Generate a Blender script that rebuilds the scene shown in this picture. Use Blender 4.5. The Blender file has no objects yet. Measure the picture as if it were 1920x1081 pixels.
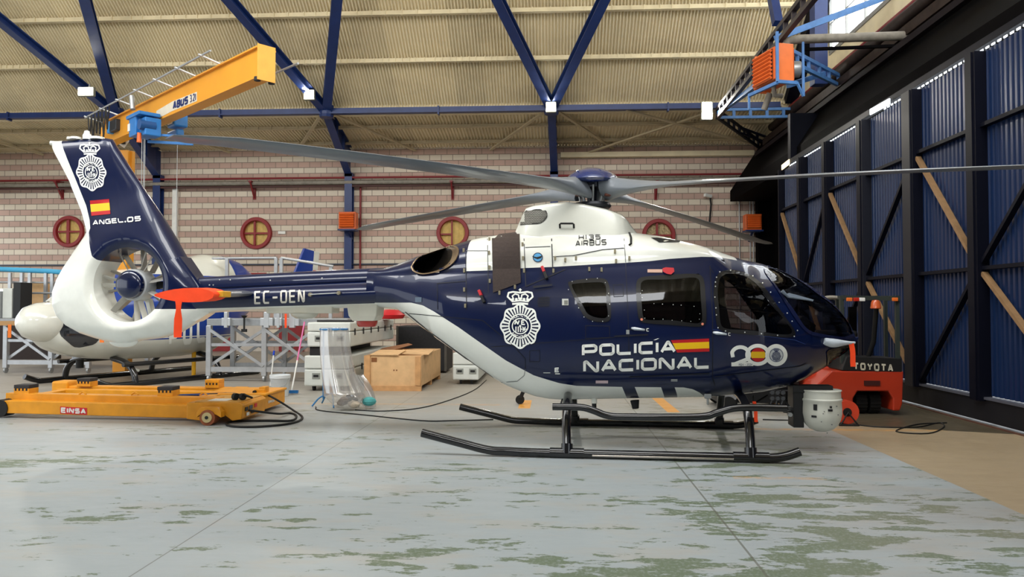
import bpy, bmesh, math, random
from mathutils import Vector, Matrix, noise
from mathutils.geometry import tessellate_polygon
from mathutils.bvhtree import BVHTree
V = Vector
pi = math.pi
random.seed(7)
C = bpy.context.scene
COL = C.collection
# ------------------------------------------------------------ camera
F = 1400.0
YAW = math.atan(75 / F); PIT = math.atan(36.5 / F)
CAM = V((0, 0, 1.5))
FW = V((-math.sin(YAW) * math.cos(PIT), math.cos(YAW) * math.cos(PIT), math.sin(PIT)))
RT = V((math.cos(YAW), math.sin(YAW), 0))
UP = RT.cross(FW)
cd = bpy.data.cameras.new('camera'); cam = bpy.data.objects.new('camera', cd); COL.objects.link(cam)
cd.sensor_width = 36; cd.lens = 36 * F / 1920; cd.clip_end = 300
cam.matrix_world = Matrix(((RT.x, UP.x, -FW.x, 0), (RT.y, UP.y, -FW.y, 0), (RT.z, UP.z, -FW.z, 1.5), (0, 0, 0, 1)))
C.camera = cam
# ------------------------------------------------------------ view, world, lamps
C.view_settings.view_transform = 'Standard'; C.view_settings.look = 'None'
C.view_settings.gamma = 1; C.view_settings.use_curve_mapping = False
C.view_settings.exposure = 0.0
w = bpy.data.worlds.new('world'); C.world = w; w.use_nodes = True
nt = w.node_tree; bg = nt.nodes['Background']
sky = nt.nodes.new('ShaderNodeTexSky'); sky.sky_type = 'HOSEK_WILKIE'; sky.turbidity = 6; sky.sun_direction = V((-.3, -.6, .75)).normalized()
mx = nt.nodes.new('ShaderNodeMix'); mx.data_type = 'RGBA'; mx.inputs[0].default_value = .8
nt.links.new(sky.outputs[0], mx.inputs[6]); mx.inputs[7].default_value = (.90, .95, 1.0, 1)
nt.links.new(mx.outputs[2], bg.inputs[0]); bg.inputs[1].default_value = 2.3
def lamp(name, loc, to, energy, size, color, sy=None, spread=None):
    d = bpy.data.lights.new(name, 'AREA'); d.energy = energy; d.color = color; d.size = size
    if sy: d.shape = 'RECTANGLE'; d.size_y = sy
    if spread: d.spread = spread
    o = bpy.data.objects.new(name, d); COL.objects.link(o); o.location = loc
    o.rotation_euler = (V(to) - V(loc)).to_track_quat('-Z', 'Y').to_euler()
    return o
# daylight through the rooflights of the front slope (outside the picture, above the camera)
for x_ in (-14, -6, 2):
    lamp('rooflight_daylight', (x_, 5.2, 9.9), (x_, 16, 2), 560, 6.5, (1, .98, .95), 2.6)
for x_ in (-9, -1):  # unseen fill lamps, added to brighten the helicopter side from the front
    lamp('front_fill_lamp', (x_, -4, 6.6), (x_, 9, 1), 260, 4, (.96, .98, 1), 1.6)
# ------------------------------------------------------------ pixel helpers (sight lines measured in the photograph)
def ray(px, py):
    return FW + RT * ((px - 960) / F) + UP * ((540.5 - py) / F)
def at_Y(px, py, Y): d = ray(px, py); return CAM + d * (Y / d.y)
def at_X(px, py, X): d = ray(px, py); return CAM + d * (X / d.x)
def at_Z(px, py, Z): d = ray(px, py); return CAM + d * ((Z - 1.5) / d.z)
def at_D(px, py, D): return CAM + ray(px, py) * D
# ------------------------------------------------------------ materials
MATS = {}
def lin(c):
    return tuple((x / 12.92 if x <= .04045 else ((x + .055) / 1.055) ** 2.4) for x in c)
def hexc(h): return lin(tuple(int(h[i:i + 2], 16) / 255 for i in (0, 2, 4)))
def mat(name, col, rough=.5, metal=0, coat=0, var=.06, vs=6, bump=0, bs=60, emit=None, es=0, alpha=1, trans=0, ior=1.45, spec=.5):
    if name in MATS: return MATS[name]
    m = bpy.data.materials.new(name); m.use_nodes = True; n = m.node_tree.nodes; l = m.node_tree.links
    b = n['Principled BSDF']
    if isinstance(col, str): col = hexc(col)
    b.inputs['Roughness'].default_value = rough; b.inputs['Metallic'].default_value = metal
    b.inputs['Coat Weight'].default_value = coat; b.inputs['Coat Roughness'].default_value = .04
    b.inputs['Specular IOR Level'].default_value = spec
    b.inputs['Alpha'].default_value = alpha; b.inputs['Transmission Weight'].default_value = trans; b.inputs['IOR'].default_value = ior
    tc = n.new('ShaderNodeTexCoord'); nz = n.new('ShaderNodeTexNoise'); nz.inputs['Scale'].default_value = vs; nz.inputs['Detail'].default_value = 4
    l.new(tc.outputs['Object'], nz.inputs['Vector'])
    mr = n.new('ShaderNodeMapRange'); mr.inputs[1].default_value = .3; mr.inputs[2].default_value = .7
    mr.inputs[3].default_value = 1 - var; mr.inputs[4].default_value = 1 + var; l.new(nz.outputs['Fac'], mr.inputs[0])
    mm = n.new('ShaderNodeMix'); mm.data_type = 'RGBA'; mm.blend_type = 'MULTIPLY'; mm.inputs[0].default_value = 1
    mm.inputs[6].default_value = (*col, 1); l.new(mr.outputs[0], mm.inputs[7]); l.new(mm.outputs[2], b.inputs['Base Color'])
    if bump:
        nb = n.new('ShaderNodeTexNoise'); nb.inputs['Scale'].default_value = bs; l.new(tc.outputs['Object'], nb.inputs['Vector'])
        bp = n.new('ShaderNodeBump'); bp.inputs['Strength'].default_value = bump; bp.inputs['Distance'].default_value = .01
        l.new(nb.outputs['Fac'], bp.inputs['Height']); l.new(bp.outputs['Normal'], b.inputs['Normal'])
    if emit: b.inputs['Emission Color'].default_value = (*emit, 1); b.inputs['Emission Strength'].default_value = es
    MATS[name] = m
    return m
def glassmat(name, tint, rough=.02, a=.6):
    """tinted pane: mix of see-through tint and mirror-like coat"""
    if name in MATS: return MATS[name]
    m = bpy.data.materials.new(name); m.use_nodes = True; n = m.node_tree.nodes; l = m.node_tree.links
    n.remove(n['Principled BSDF']); o = n['Material Output']
    t = n.new('ShaderNodeBsdfTransparent'); t.inputs[0].default_value = (*tint, 1)
    g = n.new('ShaderNodeBsdfGlossy'); g.inputs['Roughness'].default_value = rough
    fr = n.new('ShaderNodeFresnel'); fr.inputs[0].default_value = 1.5
    nz = n.new('ShaderNodeTexNoise'); nz.inputs['Scale'].default_value = 3
    bp = n.new('ShaderNodeBump'); bp.inputs['Strength'].default_value = .02; l.new(nz.outputs[0], bp.inputs['Height']); l.new(bp.outputs[0], g.inputs['Normal'])
    mx = n.new('ShaderNodeMixShader'); l.new(fr.outputs[0], mx.inputs[0]); l.new(t.outputs[0], mx.inputs[1]); l.new(g.outputs[0], mx.inputs[2])
    l.new(mx.outputs[0], o.inputs[0]); MATS[name] = m
    return m
# ------------------------------------------------------------ mesh building
WM = {}   # world matrix of every object made here
def wm(o): return WM.get(o.name, Matrix.Identity(4)) if o else Matrix.Identity(4)
class MB:
    def __init__(s): s.v = []; s.f = []; s.m = []; s.cm = 0
    def face(s, *idx): s.f.append(tuple(idx)); s.m.append(s.cm)
    def poly(s, pts):
        b = len(s.v); s.v += [V(p) for p in pts]; s.face(*range(b, b + len(pts))); return s
    def box(s, c, sz, R=None):
        b = len(s.v); c = V(c); h = V(sz) / 2
        for dx, dy, dz in ((-1, -1, -1), (1, -1, -1), (1, 1, -1), (-1, 1, -1), (-1, -1, 1), (1, -1, 1), (1, 1, 1), (-1, 1, 1)):
            p = V((dx * h.x, dy * h.y, dz * h.z)); s.v.append(c + (R @ p if R else p))
        for q in ((0, 3, 2, 1), (4, 5, 6, 7), (0, 1, 5, 4), (1, 2, 6, 5), (2, 3, 7, 6), (3, 0, 4, 7)): s.face(*[b + i for i in q])
        return s
    def bb(s, a, b): a = V(a); b = V(b); return s.box((a + b) / 2, [abs(x) for x in (b - a)])
    def bar(s, p0, p1, w, h, up=(0, 0, 1)):
        """box beam between two points, w across, h along 'up'"""
        p0 = V(p0); p1 = V(p1); x = (p1 - p0); L = x.length; x = x / L; u = V(up)
        y = u.cross(x)
        if y.length < 1e-4: y = V((0, 1, 0)).cross(x)
        y.normalize(); z = x.cross(y)
        R = Matrix((x, y, z)).transposed()
        return s.box((p0 + p1) / 2, (L, w, h), R)
    def ibeam(s, p0, p1, w, h, t=.02, up=(0, 0, 1)):
        p0 = V(p0); p1 = V(p1); x = (p1 - p0).normalized(); y = V(up).cross(x).normalized(); z = x.cross(y)
        for k in (1, -1): s.bar(p0 + z * (h / 2 - t / 2) * k, p1 + z * (h / 2 - t / 2) * k, w, t, up)
        return s.bar(p0, p1, t, h - 2 * t, up)
    def tube(s, pts, r, n=10, closed=False, caps=True, flat=1.0):
        pts = [V(p) for p in pts]; k = len(pts); rings = []
        rr = r if isinstance(r, (list, tuple)) else [r] * k
        pn = None
        for i, p in enumerate(pts):
            a = pts[i - 1] if (i or closed) else p; b = pts[(i + 1) % k] if (i < k - 1 or closed) else p
            t = (b - a).normalized()
            if pn is None:
                u = V((0, 0, 1)) if abs(t.z) < .9 else V((0, 1, 0)); pn = (u - t * u.dot(t)).normalized()
            else: pn = (pn - t * pn.dot(t)).normalized()
            bn = t.cross(pn); b0 = len(s.v); rings.append(b0)
            for j in range(n):
                an = 2 * pi * j / n; s.v.append(p + (pn * math.cos(an) * flat + bn * math.sin(an)) * rr[i])
        for i in range(k if closed else k - 1):
            a = rings[i]; b = rings[(i + 1) % k]
            for j in range(n): s.face(a + j, b + j, b + (j + 1) % n, a + (j + 1) % n)
        if caps and not closed:
            s.face(*[rings[0] + j for j in range(n)]); s.face(*[rings[-1] + j for j in range(n - 1, -1, -1)])
        return s
    def lathe(s, prof, o, ax=(0, 0, 1), n=24, arc=1.0):
        """prof: (radius, distance along axis)"""
        o = V(o); ax = V(ax).normalized(); u = V((1, 0, 0)) if abs(ax.x) < .9 else V((0, 1, 0)); u = (u - ax * u.dot(ax)).normalized(); w = ax.cross(u)
        b = len(s.v)
        for (r, h) in prof:
            for j in range(n):
                a = 2 * pi * j / n; s.v.append(o + ax * h + (u * math.cos(a) + w * math.sin(a)) * r)
        for i in range(len(prof) - 1):
            for j in range(n):
                q = (b + i * n + j, b + i * n + (j + 1) % n, b + (i + 1) * n + (j + 1) % n, b + (i + 1) * n + j); s.face(*q)
        if prof[0][0] > 1e-5: s.face(*[b + j for j in range(n - 1, -1, -1)])
        if prof[-1][0] > 1e-5: s.face(*[b + (len(prof) - 1) * n + j for j in range(n)])
        return s
    def cyl(s, p0, p1, r, n=16): return s.tube([p0, p1], r, n)
    def prism(s, pts, d):
        """closed outline (3-D points) pushed by vector d"""
        d = V(d); pts = [V(p) for p in pts]; k = len(pts); b = len(s.v); s.v += pts + [p + d for p in pts]
        for t in tessellate_polygon([pts]): s.face(b + t[0], b + t[1], b + t[2]); s.face(b + k + t[2], b + k + t[1], b + k + t[0])
        for i in range(k): j = (i + 1) % k; s.face(b + i, b + j, b + k + j, b + k + i)
        return s
    def grid(s, rows, wrap=False):
        b = len(s.v); n = len(rows[0])
        for r in rows: s.v += [V(p) for p in r]
        for i in range(len(rows) - 1):
            for j in range(n if wrap else n - 1):
                k = (j + 1) % n; s.face(b + i * n + j, b + i * n + k, b + (i + 1) * n + k, b + (i + 1) * n + j)
        return s
    def build(s, name, m, parent=None, smooth=0, bevel=0, local=False, rec=True):
        """one mesh object; verts in world space unless local (then in the parent's space)"""
        me = bpy.data.meshes.new(name)
        M = wm(parent)
        vs = s.v if local or not parent else [M.inverted() @ v for v in s.v]
        me.from_pydata([tuple(v) for v in vs], [], s.f)
        for mm in (m if isinstance(m, (list, tuple)) else [m]): me.materials.append(mm)
        me.polygons.foreach_set('material_index', s.m)
        if rec:
            bm = bmesh.new(); bm.from_mesh(me); bmesh.ops.remove_doubles(bm, verts=bm.verts, dist=1e-5)
            bmesh.ops.recalc_face_normals(bm, faces=bm.faces); bm.to_mesh(me); bm.free()
        if smooth:
            me.polygons.foreach_set('use_smooth', [True] * len(me.polygons))
            if smooth < 180: me.set_sharp_from_angle(angle=math.radians(smooth))
        me.update()
        o = bpy.data.objects.new(name, me); COL.objects.link(o)
        if parent: o.parent = parent; WM[o.name] = M
        else:
            # origin at the base centre of the mesh
            if not local:
                xs = [v.x for v in vs]; ys = [v.y for v in vs]; zs = [v.z for v in vs]
                c = V(((min(xs) + max(xs)) / 2, (min(ys) + max(ys)) / 2, min(zs)))
                me.transform(Matrix.Translation(-c)); o.location = c; WM[o.name] = Matrix.Translation(c)
        if bevel:
            bv = o.modifiers.new('bevel', 'BEVEL'); bv.width = bevel; bv.segments = 2; bv.limit_method = 'ANGLE'
        return o
def thing(name, label, cat, loc, rot=None, group=None):
    o = bpy.data.objects.new(name, None); COL.objects.link(o); o.empty_display_size = .2
    M = Matrix.Translation(V(loc))
    if rot is not None: M = M @ rot.to_4x4()
    o.matrix_world = M; WM[o.name] = M.copy()
    return tag(o, label, cat, group)
def tag(o, label, cat, group=None):
    o['label'] = label; o['category'] = cat
    if group: o['group'] = group
    return o
def struct(o, label=None):
    o['kind'] = 'structure'
    if label: o['label'] = label
    return o
def copy_thing(root, M, label=None, group=None):
    r = root.copy(); COL.objects.link(r); r.matrix_world = M; WM[r.name] = M.copy()
    if label: r['label'] = label
    if group: r['group'] = group
    for ch in root.children:
        c = ch.copy(); COL.objects.link(c); c.parent = r; WM[c.name] = M.copy()
        for g in ch.children:
            d = g.copy(); COL.objects.link(d); d.parent = c; WM[d.name] = M.copy()
    return r
def spline(pts, n=8):
    """Catmull-Rom through points"""
    P = [V(p) for p in pts]; out = []
    P = [P[0] * 2 - P[1]] + P + [P[-1] * 2 - P[-2]]
    for i in range(1, len(P) - 2):
        for k in range(n):
            t = k / n; a, b, c, d = P[i - 1:i + 3]
            out.append(.5 * ((2 * b) + (c - a) * t + (2 * a - 5 * b + 4 * c - d) * t * t + (3 * b - a - 3 * c + d) * t ** 3))
    out.append(P[-2]); return out
def interp(tab, x):
    if x <= tab[0][0]: return tab[0][1]
    for (a, b), (c, d) in zip(tab, tab[1:]):
        if x <= c: return b + (d - b) * (x - a) / (c - a) if c > a else d
    return tab[-1][1]
# ------------------------------------------------------------ lettering: strokes on a unit box
G = {
 'A': [[(0, 0), (.45, 1), (.55, 1), (1, 0)], [(.2, .3), (.8, .3)]],
 'B': [[(0, 0), (0, 1), (.85, 1), (1, .88), (1, .62), (.88, .52), (0, .52)], [(.88, .52), (1, .4), (1, .12), (.85, 0), (0, 0)]],
 'C': [[(1, 1), (.15, 1), (0, .85), (0, .15), (.15, 0), (1, 0)]],
 'E': [[(1, 1), (0, 1), (0, 0), (1, 0)], [(0, .52), (.9, .52)]],
 'G': [[(1, 1), (.15, 1), (0, .85), (0, .15), (.15, 0), (1, 0), (1, .5), (.55, .5)]],
 'H': [[(0, 0), (0, 1)], [(1, 0), (1, 1)], [(0, .5), (1, .5)]],
 'I': [[(0, 0), (0, 1)]],
 'L': [[(0, 1), (0, .15), (.12, 0), (1, 0)]],
 'N': [[(0, 0), (0, .95), (.12, 1), (.2, .95), (.8, .05), (.88, 0), (1, .05), (1, 1)]],
 'O': [[(.15, 0), (.85, 0), (1, .15), (1, .85), (.85, 1), (.15, 1), (0, .85), (0, .15), (.15, 0)]],
 'P': [[(0, 0), (0, 1), (.85, 1), (1, .85), (1, .5), (.85, .36), (0, .36)]],
 'R': [[(0, 0), (0, 1), (.85, 1), (1, .85), (1, .55), (.85, .42), (0, .42)], [(.5, .42), (1, 0)]],
 'S': [[(1, 1), (.15, 1), (0, .88), (0, .64), (.15, .52), (.85, .52), (1, .4), (1, .12), (.85, 0), (0, 0)]],
 'T': [[(0, 1), (1, 1)], [(.5, 1), (.5, 0)]],
 'U': [[(0, 1), (0, .15), (.15, 0), (.85, 0), (1, .15), (1, 1)]],
 'Y': [[(0, 1), (.5, .5), (1, 1)], [(.5, .5), (.5, 0)]],
 '1': [[(0, .8), (.35, 1), (.35, 0)]],
 '2': [[(0, .8), (.2, 1), (.8, 1), (1, .82), (1, .6), (0, 0), (1, 0)]],
 '3': [[(0, 1), (.85, 1), (1, .88), (1, .62), (.88, .52), (.3, .52)], [(.88, .52), (1, .4), (1, .12), (.85, 0), (0, 0)]],
 '4': [[(.8, 0), (.8, 1), (0, .3), (1, .3)]],
 '5': [[(1, 1), (0, 1), (0, .55), (.85, .55), (1, .42), (1, .12), (.85, 0), (0, 0)]],
 't': [[(.4, .95), (.4, .1), (.55, 0), (.9, 0)], [(0, .68), (.9, .68)]],
 '.': [[(0, 0), (0, .06)]], '-': [[(0, .45), (1, .45)]], "'": [[(0, .8), (.2, 1)]],
}
G['0'] = G['O']
NARROW = {'I': .0, '1': .35, '.': 0, "'": .2, ' ': .35, '-': .95, 't': .5}
def stroke2d(path, t, closed=False):
    """polygons covering a thick polyline"""
    out = []; h = t / 2
    for (a, b) in zip(path, path[1:]):
        a = V((*a, 0)); b = V((*b, 0)); d = b - a
        if d.length < 1e-6: continue
        d.normalize(); n = V((-d.y, d.x, 0)) * h
        out.append([a + n, a - n, b - n, b + n])
    for p in (path[1:-1] if path[0] != path[-1] else path[:-1]):
        out.append([V((p[0] + h * math.cos(k * pi / 4 + .39), p[1] + h * math.sin(k * pi / 4 + .39), 0)) for k in range(8)])
    return out
def text2d(s, lw=1.2, t=.2, gap=.22, slant=0):
    """returns polygons in a box of height 1 and the total width"""
    x = 0; out = []
    for ch in s:
        if ch == ' ': x += .5; continue
        wd = lw if ch not in NARROW else NARROW[ch] * lw
        iw = max(wd - t, 0)
        for path in G[ch]:
            pp = [(x + t / 2 + u * iw, t / 2 + v * (1 - t)) for u, v in path]
            out += stroke2d(pp, t)
        x += max(wd, t) + gap
    x -= gap
    if slant:
        out = [[V((p.x + p.y * slant, p.y, 0)) for p in q] for q in out]
    return out, x
def quadmap(polys, wd, TL, TR, BR, BL):
    TL, TR, BR, BL = [V((*p, 0)) if len(p) == 2 else V(p) for p in (TL, TR, BR, BL)]
    f = lambda p: (BL * (1 - p.x / wd) + BR * (p.x / wd)) * (1 - p.y) + (TL * (1 - p.x / wd) + TR * (p.x / wd)) * p.y
    return [[f(p) for p in q] for q in polys]
def flat_text(s, TL, TR, BR, BL, name, m, parent=None, lift=(0, 0, 0), **k):
    """text straight on a flat face, four 3-D corners, lifted by a small vector; thin solid plates"""
    ps, wd = text2d(s, **k); ps = quadmap(ps, wd, TL, TR, BR, BL); b = MB(); L = V(lift)
    for q in ps: b.prism([p + L * .2 for p in q], L)
    return b.build(name, m, parent)
# ============================================================ setting
class NT:
    """tiny node-tree writer"""
    def __init__(s, name):
        s.m = bpy.data.materials.new(name); s.m.use_nodes = True; s.n = s.m.node_tree.nodes; s.l = s.m.node_tree.links
        s.b = s.n['Principled BSDF']; s.tc = s.n.new('ShaderNodeTexCoord'); s.o = s.tc.outputs['Object']
        sp = s.n.new('ShaderNodeSeparateXYZ'); s.l.new(s.o, sp.inputs[0]); s.x, s.y, s.z = sp.outputs
    def put(s, sock, v):
        if isinstance(v, bpy.types.NodeSocket): s.l.new(v, sock)
        else: sock.default_value = v
    def math(s, op, a, b=0, c=0, clamp=False):
        k = s.n.new('ShaderNodeMath'); k.operation = op; k.use_clamp = clamp
        for i, q in enumerate((a, b, c)): s.put(k.inputs[i], q)
        return k.outputs[0]
    def mix(s, f, a, b, mode='MIX'):
        k = s.n.new('ShaderNodeMix'); k.data_type = 'RGBA'; k.blend_type = mode
        s.put(k.inputs[0], f)
        for i, q in ((6, a), (7, b)): s.put(k.inputs[i], (*q, 1) if isinstance(q, tuple) and len(q) == 3 else q)
        return k.outputs[2]
    def noise(s, scale=(1, 1, 1), sc=1, det=4, rough=.6, loc=(0, 0, 0), dist=0):
        mp = s.n.new('ShaderNodeMapping'); s.l.new(s.o, mp.inputs[0]); mp.inputs['Scale'].default_value = scale; mp.inputs['Location'].default_value = loc
        k = s.n.new('ShaderNodeTexNoise'); s.l.new(mp.outputs[0], k.inputs['Vector'])
        k.inputs['Scale'].default_value = sc; k.inputs['Detail'].default_value = det; k.inputs['Roughness'].default_value = rough; k.inputs['Distortion'].default_value = dist
        return k.outputs['Fac']
    def ramp(s, v, a, b, lo=0., hi=1.):
        k = s.n.new('ShaderNodeMapRange'); s.put(k.inputs[0], v); k.inputs[1].default_value = a; k.inputs[2].default_value = b
        k.inputs[3].default_value = lo; k.inputs[4].default_value = hi; return k.outputs[0]
    def col(s, v): s.put(s.b.inputs['Base Color'], v)
    def bump(s, h, st=.3, d=.02):
        k = s.n.new('ShaderNodeBump'); k.inputs['Strength'].default_value = st; k.inputs['Distance'].default_value = d
        s.put(k.inputs['Height'], h); s.l.new(k.outputs[0], s.b.inputs['Normal'])
# --- floor paint: grey coat worn to green, tan concrete by the doors, dark strip at their foot
t = NT('floor_paint')
n1 = t.noise((1.0, 2.7, 1), 2.1, 12, .70, (3, 1, 0), .15); n2 = t.noise((.35, .8, 1), 1.0, 3, .5, (9, 4, 0)); n3 = t.noise((1, 1, 1), 40, 5, .7)
jl = t.math('SUBTRACT', 1, t.math('MULTIPLY', t.math('ABSOLUTE', t.math('SUBTRACT', t.x, 1.75)), .85), clamp=True)   # more wear along the slab joint
rs = t.ramp(t.x, 1.0, 4, 0, .035)
wear = t.math('ADD', t.math('ADD', t.math('ADD', n1, t.math('MULTIPLY', n2, .35)), t.math('MULTIPLY', jl, .075)), rs)
fr = t.ramp(t.y, 3.0, 11, .012, -.042)
wear = t.math('ADD', wear, fr)
msk = t.ramp(wear, .748, .758)
msk = t.math('MULTIPLY', msk, t.ramp(n3, .35, .5, .45, 1))
grey = t.mix(t.noise((.5, .5, 1), 1.2, 4), hexc('929b9f'), hexc('a3abae'))
grey = t.mix(t.ramp(t.noise((.4, 1.2, 1), 2.5, 6, .7), .5, .62, 0, .35), grey, hexc('a79f92'))
grn = t.mix(n3, hexc('55624f'), hexc('6c7a64'))
c = t.mix(msk, grey, grn)
# back of the hall is dirtier, browner bare concrete
bk = t.ramp(t.math('ADD', t.y, t.math('MULTIPLY', n1, 2)), 9.5, 14.5, 0, .8)
c = t.mix(bk, c, t.mix(n1, hexc('8f8678'), hexc('a89f90')))
brn = t.math('MULTIPLY', t.ramp(t.x, 1.2, 3, 0, .55), t.ramp(n2, .42, .62))
c = t.mix(brn, c, hexc('85786a'))
zone = t.math('MULTIPLY', t.math('GREATER_THAN', t.x, 3.42), 1)
tan = t.mix(t.noise((1, 1, 1), 2.5, 6, .7), hexc('97866c'), hexc('a8977c'))
c = t.mix(zone, c, tan)
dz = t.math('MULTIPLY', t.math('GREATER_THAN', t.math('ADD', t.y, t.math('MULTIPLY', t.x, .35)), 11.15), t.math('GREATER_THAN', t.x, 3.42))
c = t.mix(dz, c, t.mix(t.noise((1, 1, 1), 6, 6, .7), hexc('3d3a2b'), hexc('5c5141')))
# slab joints
for axis, p, wd in ((t.x, 1.2, .008), (t.x, -2.36, .005), (t.y, 12.4, .008)):
    jj = t.math('LESS_THAN', t.math('ABSOLUTE', t.math('SUBTRACT', axis, p)), wd); c = t.mix(t.math('MULTIPLY', jj, .7), c, hexc('595a50'))
# worn yellow lines
n4 = t.ramp(t.noise((2, 6, 1), 3, 6, .7), .42, .56)
def lineY(y0, x0, x1, w=.05, k=.8):
    a = t.math('LESS_THAN', t.math('ABSOLUTE', t.math('SUBTRACT', t.y, y0)), w)
    b = t.math('MULTIPLY', t.math('GREATER_THAN', t.x, x0), t.math('LESS_THAN', t.x, x1))
    return t.math('MULTIPLY', t.math('MULTIPLY', t.math('MULTIPLY', a, b), n4), k)
for q in (lineY(9.45, 2.4, 4.8, .07, .7), lineY(11.6, -4.5, -.8, .09, .45), lineY(6.75, 1.6, 2.4, .05, .5)): c = t.mix(q, c, hexc('cc9950'))
for (x0, y0, y1) in ((1.75, 10.9, 12.6), (-.42, 11.2, 12.2)):
    a = t.math('LESS_THAN', t.math('ABSOLUTE', t.math('SUBTRACT', t.x, x0)), .09)
    b = t.math('MULTIPLY', t.math('GREATER_THAN', t.y, y0), t.math('LESS_THAN', t.y, y1)); c = t.mix(t.math('MULTIPLY', t.math('MULTIPLY', a, b), .9), c, hexc('d9962f'))
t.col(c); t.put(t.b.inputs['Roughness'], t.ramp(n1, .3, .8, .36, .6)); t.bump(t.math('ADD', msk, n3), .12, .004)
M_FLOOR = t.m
# --- block wall: cream and salmon courses
t = NT('split_block_wall')
zz = t.math('DIVIDE', t.math('SUBTRACT', t.z, .17), .4)
fr_ = t.math('FRACT', zz); cream = t.math('LESS_THAN', fr_, .5)
fr2 = t.math('FRACT', t.math('MULTIPLY', zz, 2))
xs = t.math('FRACT', t.math('ADD', t.math('DIVIDE', t.x, .4), t.math('MULTIPLY', cream, .5)))
mh = t.math('LESS_THAN', t.math('MINIMUM', fr2, t.math('SUBTRACT', 1, fr2)), .055)
mv = t.math('LESS_THAN', t.math('MINIMUM', xs, t.math('SUBTRACT', 1, xs)), .026)
mor = t.math('MAXIMUM', mh, mv)
cell = t.n.new('ShaderNodeTexWhiteNoise'); cell.noise_dimensions = '2D'
cb = t.n.new('ShaderNodeCombineXYZ')
t.l.new(t.math('FLOOR', t.math('ADD', t.math('DIVIDE', t.x, .4), t.math('MULTIPLY', cream, .5))), cb.inputs[0]); t.l.new(t.math('FLOOR', t.math('MULTIPLY', zz, 2)), cb.inputs[1]); t.l.new(cb.outputs[0], cell.inputs['Vector'])
vr = t.ramp(cell.outputs['Value'], 0, 1, .93, 1.05)
c = t.mix(cream, hexc('bfa193'), hexc('dbcfbc'))
c = t.mix(1, c, vr, 'MULTIPLY'); c = t.mix(mor, c, hexc('8d7f73'))
dirt = t.ramp(t.noise((.3, 1, 1.5), 1, 5), .4, .7, 1, .9); c = t.mix(1, c, dirt, 'MULTIPLY')
t.col(c); t.b.inputs['Roughness'].default_value = .85; t.bump(t.math('SUBTRACT', t.noise((1, 1, 1), 60, 4), mor), .4, .01)
M_BLOCK = t.m
t = NT('beige_sheet')
sh = t.n.new('ShaderNodeTexWhiteNoise'); sh.noise_dimensions = '1D'; t.l.new(t.math('FLOOR', t.math('DIVIDE', t.x, .89)), sh.inputs['W'])
c = t.mix(1, hexc('ecdfbd'), t.ramp(sh.outputs['Value'], 0, 1, .9, 1.04), 'MULTIPLY')
c = t.mix(t.ramp(t.noise((.35, 1, 1), 1, 5, .6), .5, .68, 0, .4), c, hexc('bfb08f'))
t.col(c); t.b.inputs['Roughness'].default_value = .6
M_SHEET = t.m
t = NT('navy_sheet')
c = t.mix(t.noise((1, 1, .2), 2, 5), hexc('0e2143'), hexc('152b52'))
t.col(c); t.b.inputs['Roughness'].default_value = .33
M_DOOR = t.m
M_BEIGE = mat('beige_paint', 'e0d3b0', .55, vs=3, var=.08)
M_BLUE = mat('blue_steel_paint', '1a3064', .38, vs=4, var=.12)
M_LBLUE = mat('worn_light_blue_paint', '4d7db8', .45, vs=6, var=.15)
M_NAVYST = mat('navy_steel_paint', '0a0c18', .5, spec=.15)  # darkened so that steel faces turned to the camera look unlit
M_DARK = mat('shade_dark_paint', '070607', .8, var=.2, spec=.05)  # near-black: shade of door header and hall corner put into the colour
M_RED = mat('oxide_red_paint', '8c2325', .45, vs=5)
M_REDP = mat('red_pipe_paint', '7a2024', .45)
M_GREYP = mat('grey_pipe_lagging', '857f74', .6, vs=9, var=.2)
M_BLACK = mat('black_rubber', '121212', .6)
M_WHITE = mat('white_enamel', 'e6e6e0', .4)
M_TAN = mat('bare_timber_tan', '8c6d4b', .7, vs=8, var=.15)
M_ORANGE = mat('orange_enamel', 'e0672a', .4, vs=4)
M_ALU = mat('aluminium_profile', 'b9bcbf', .35, .7, vs=9, var=.08)
M_GALV = mat('galvanised_steel', 'a8abac', .4, .6)
M_YELC = mat('yellow_curtain', 'd9bb72', .8, vs=10, var=.1)
M_LAMP = mat('lamp_glass', (1, 1, .95), .3, emit=(1, .97, .86), es=40)
WY = 25.4
# floor
struct(MB().poly([(-30, -10, 0), (9, -10, 0), (9, 27, 0), (-30, 27, 0)]).build('floor', M_FLOOR, rec=False))
fo = bpy.data.objects['floor']; fo.data.transform(Matrix.Translation(fo.location)); fo.location = (0, 0, 0)
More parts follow.
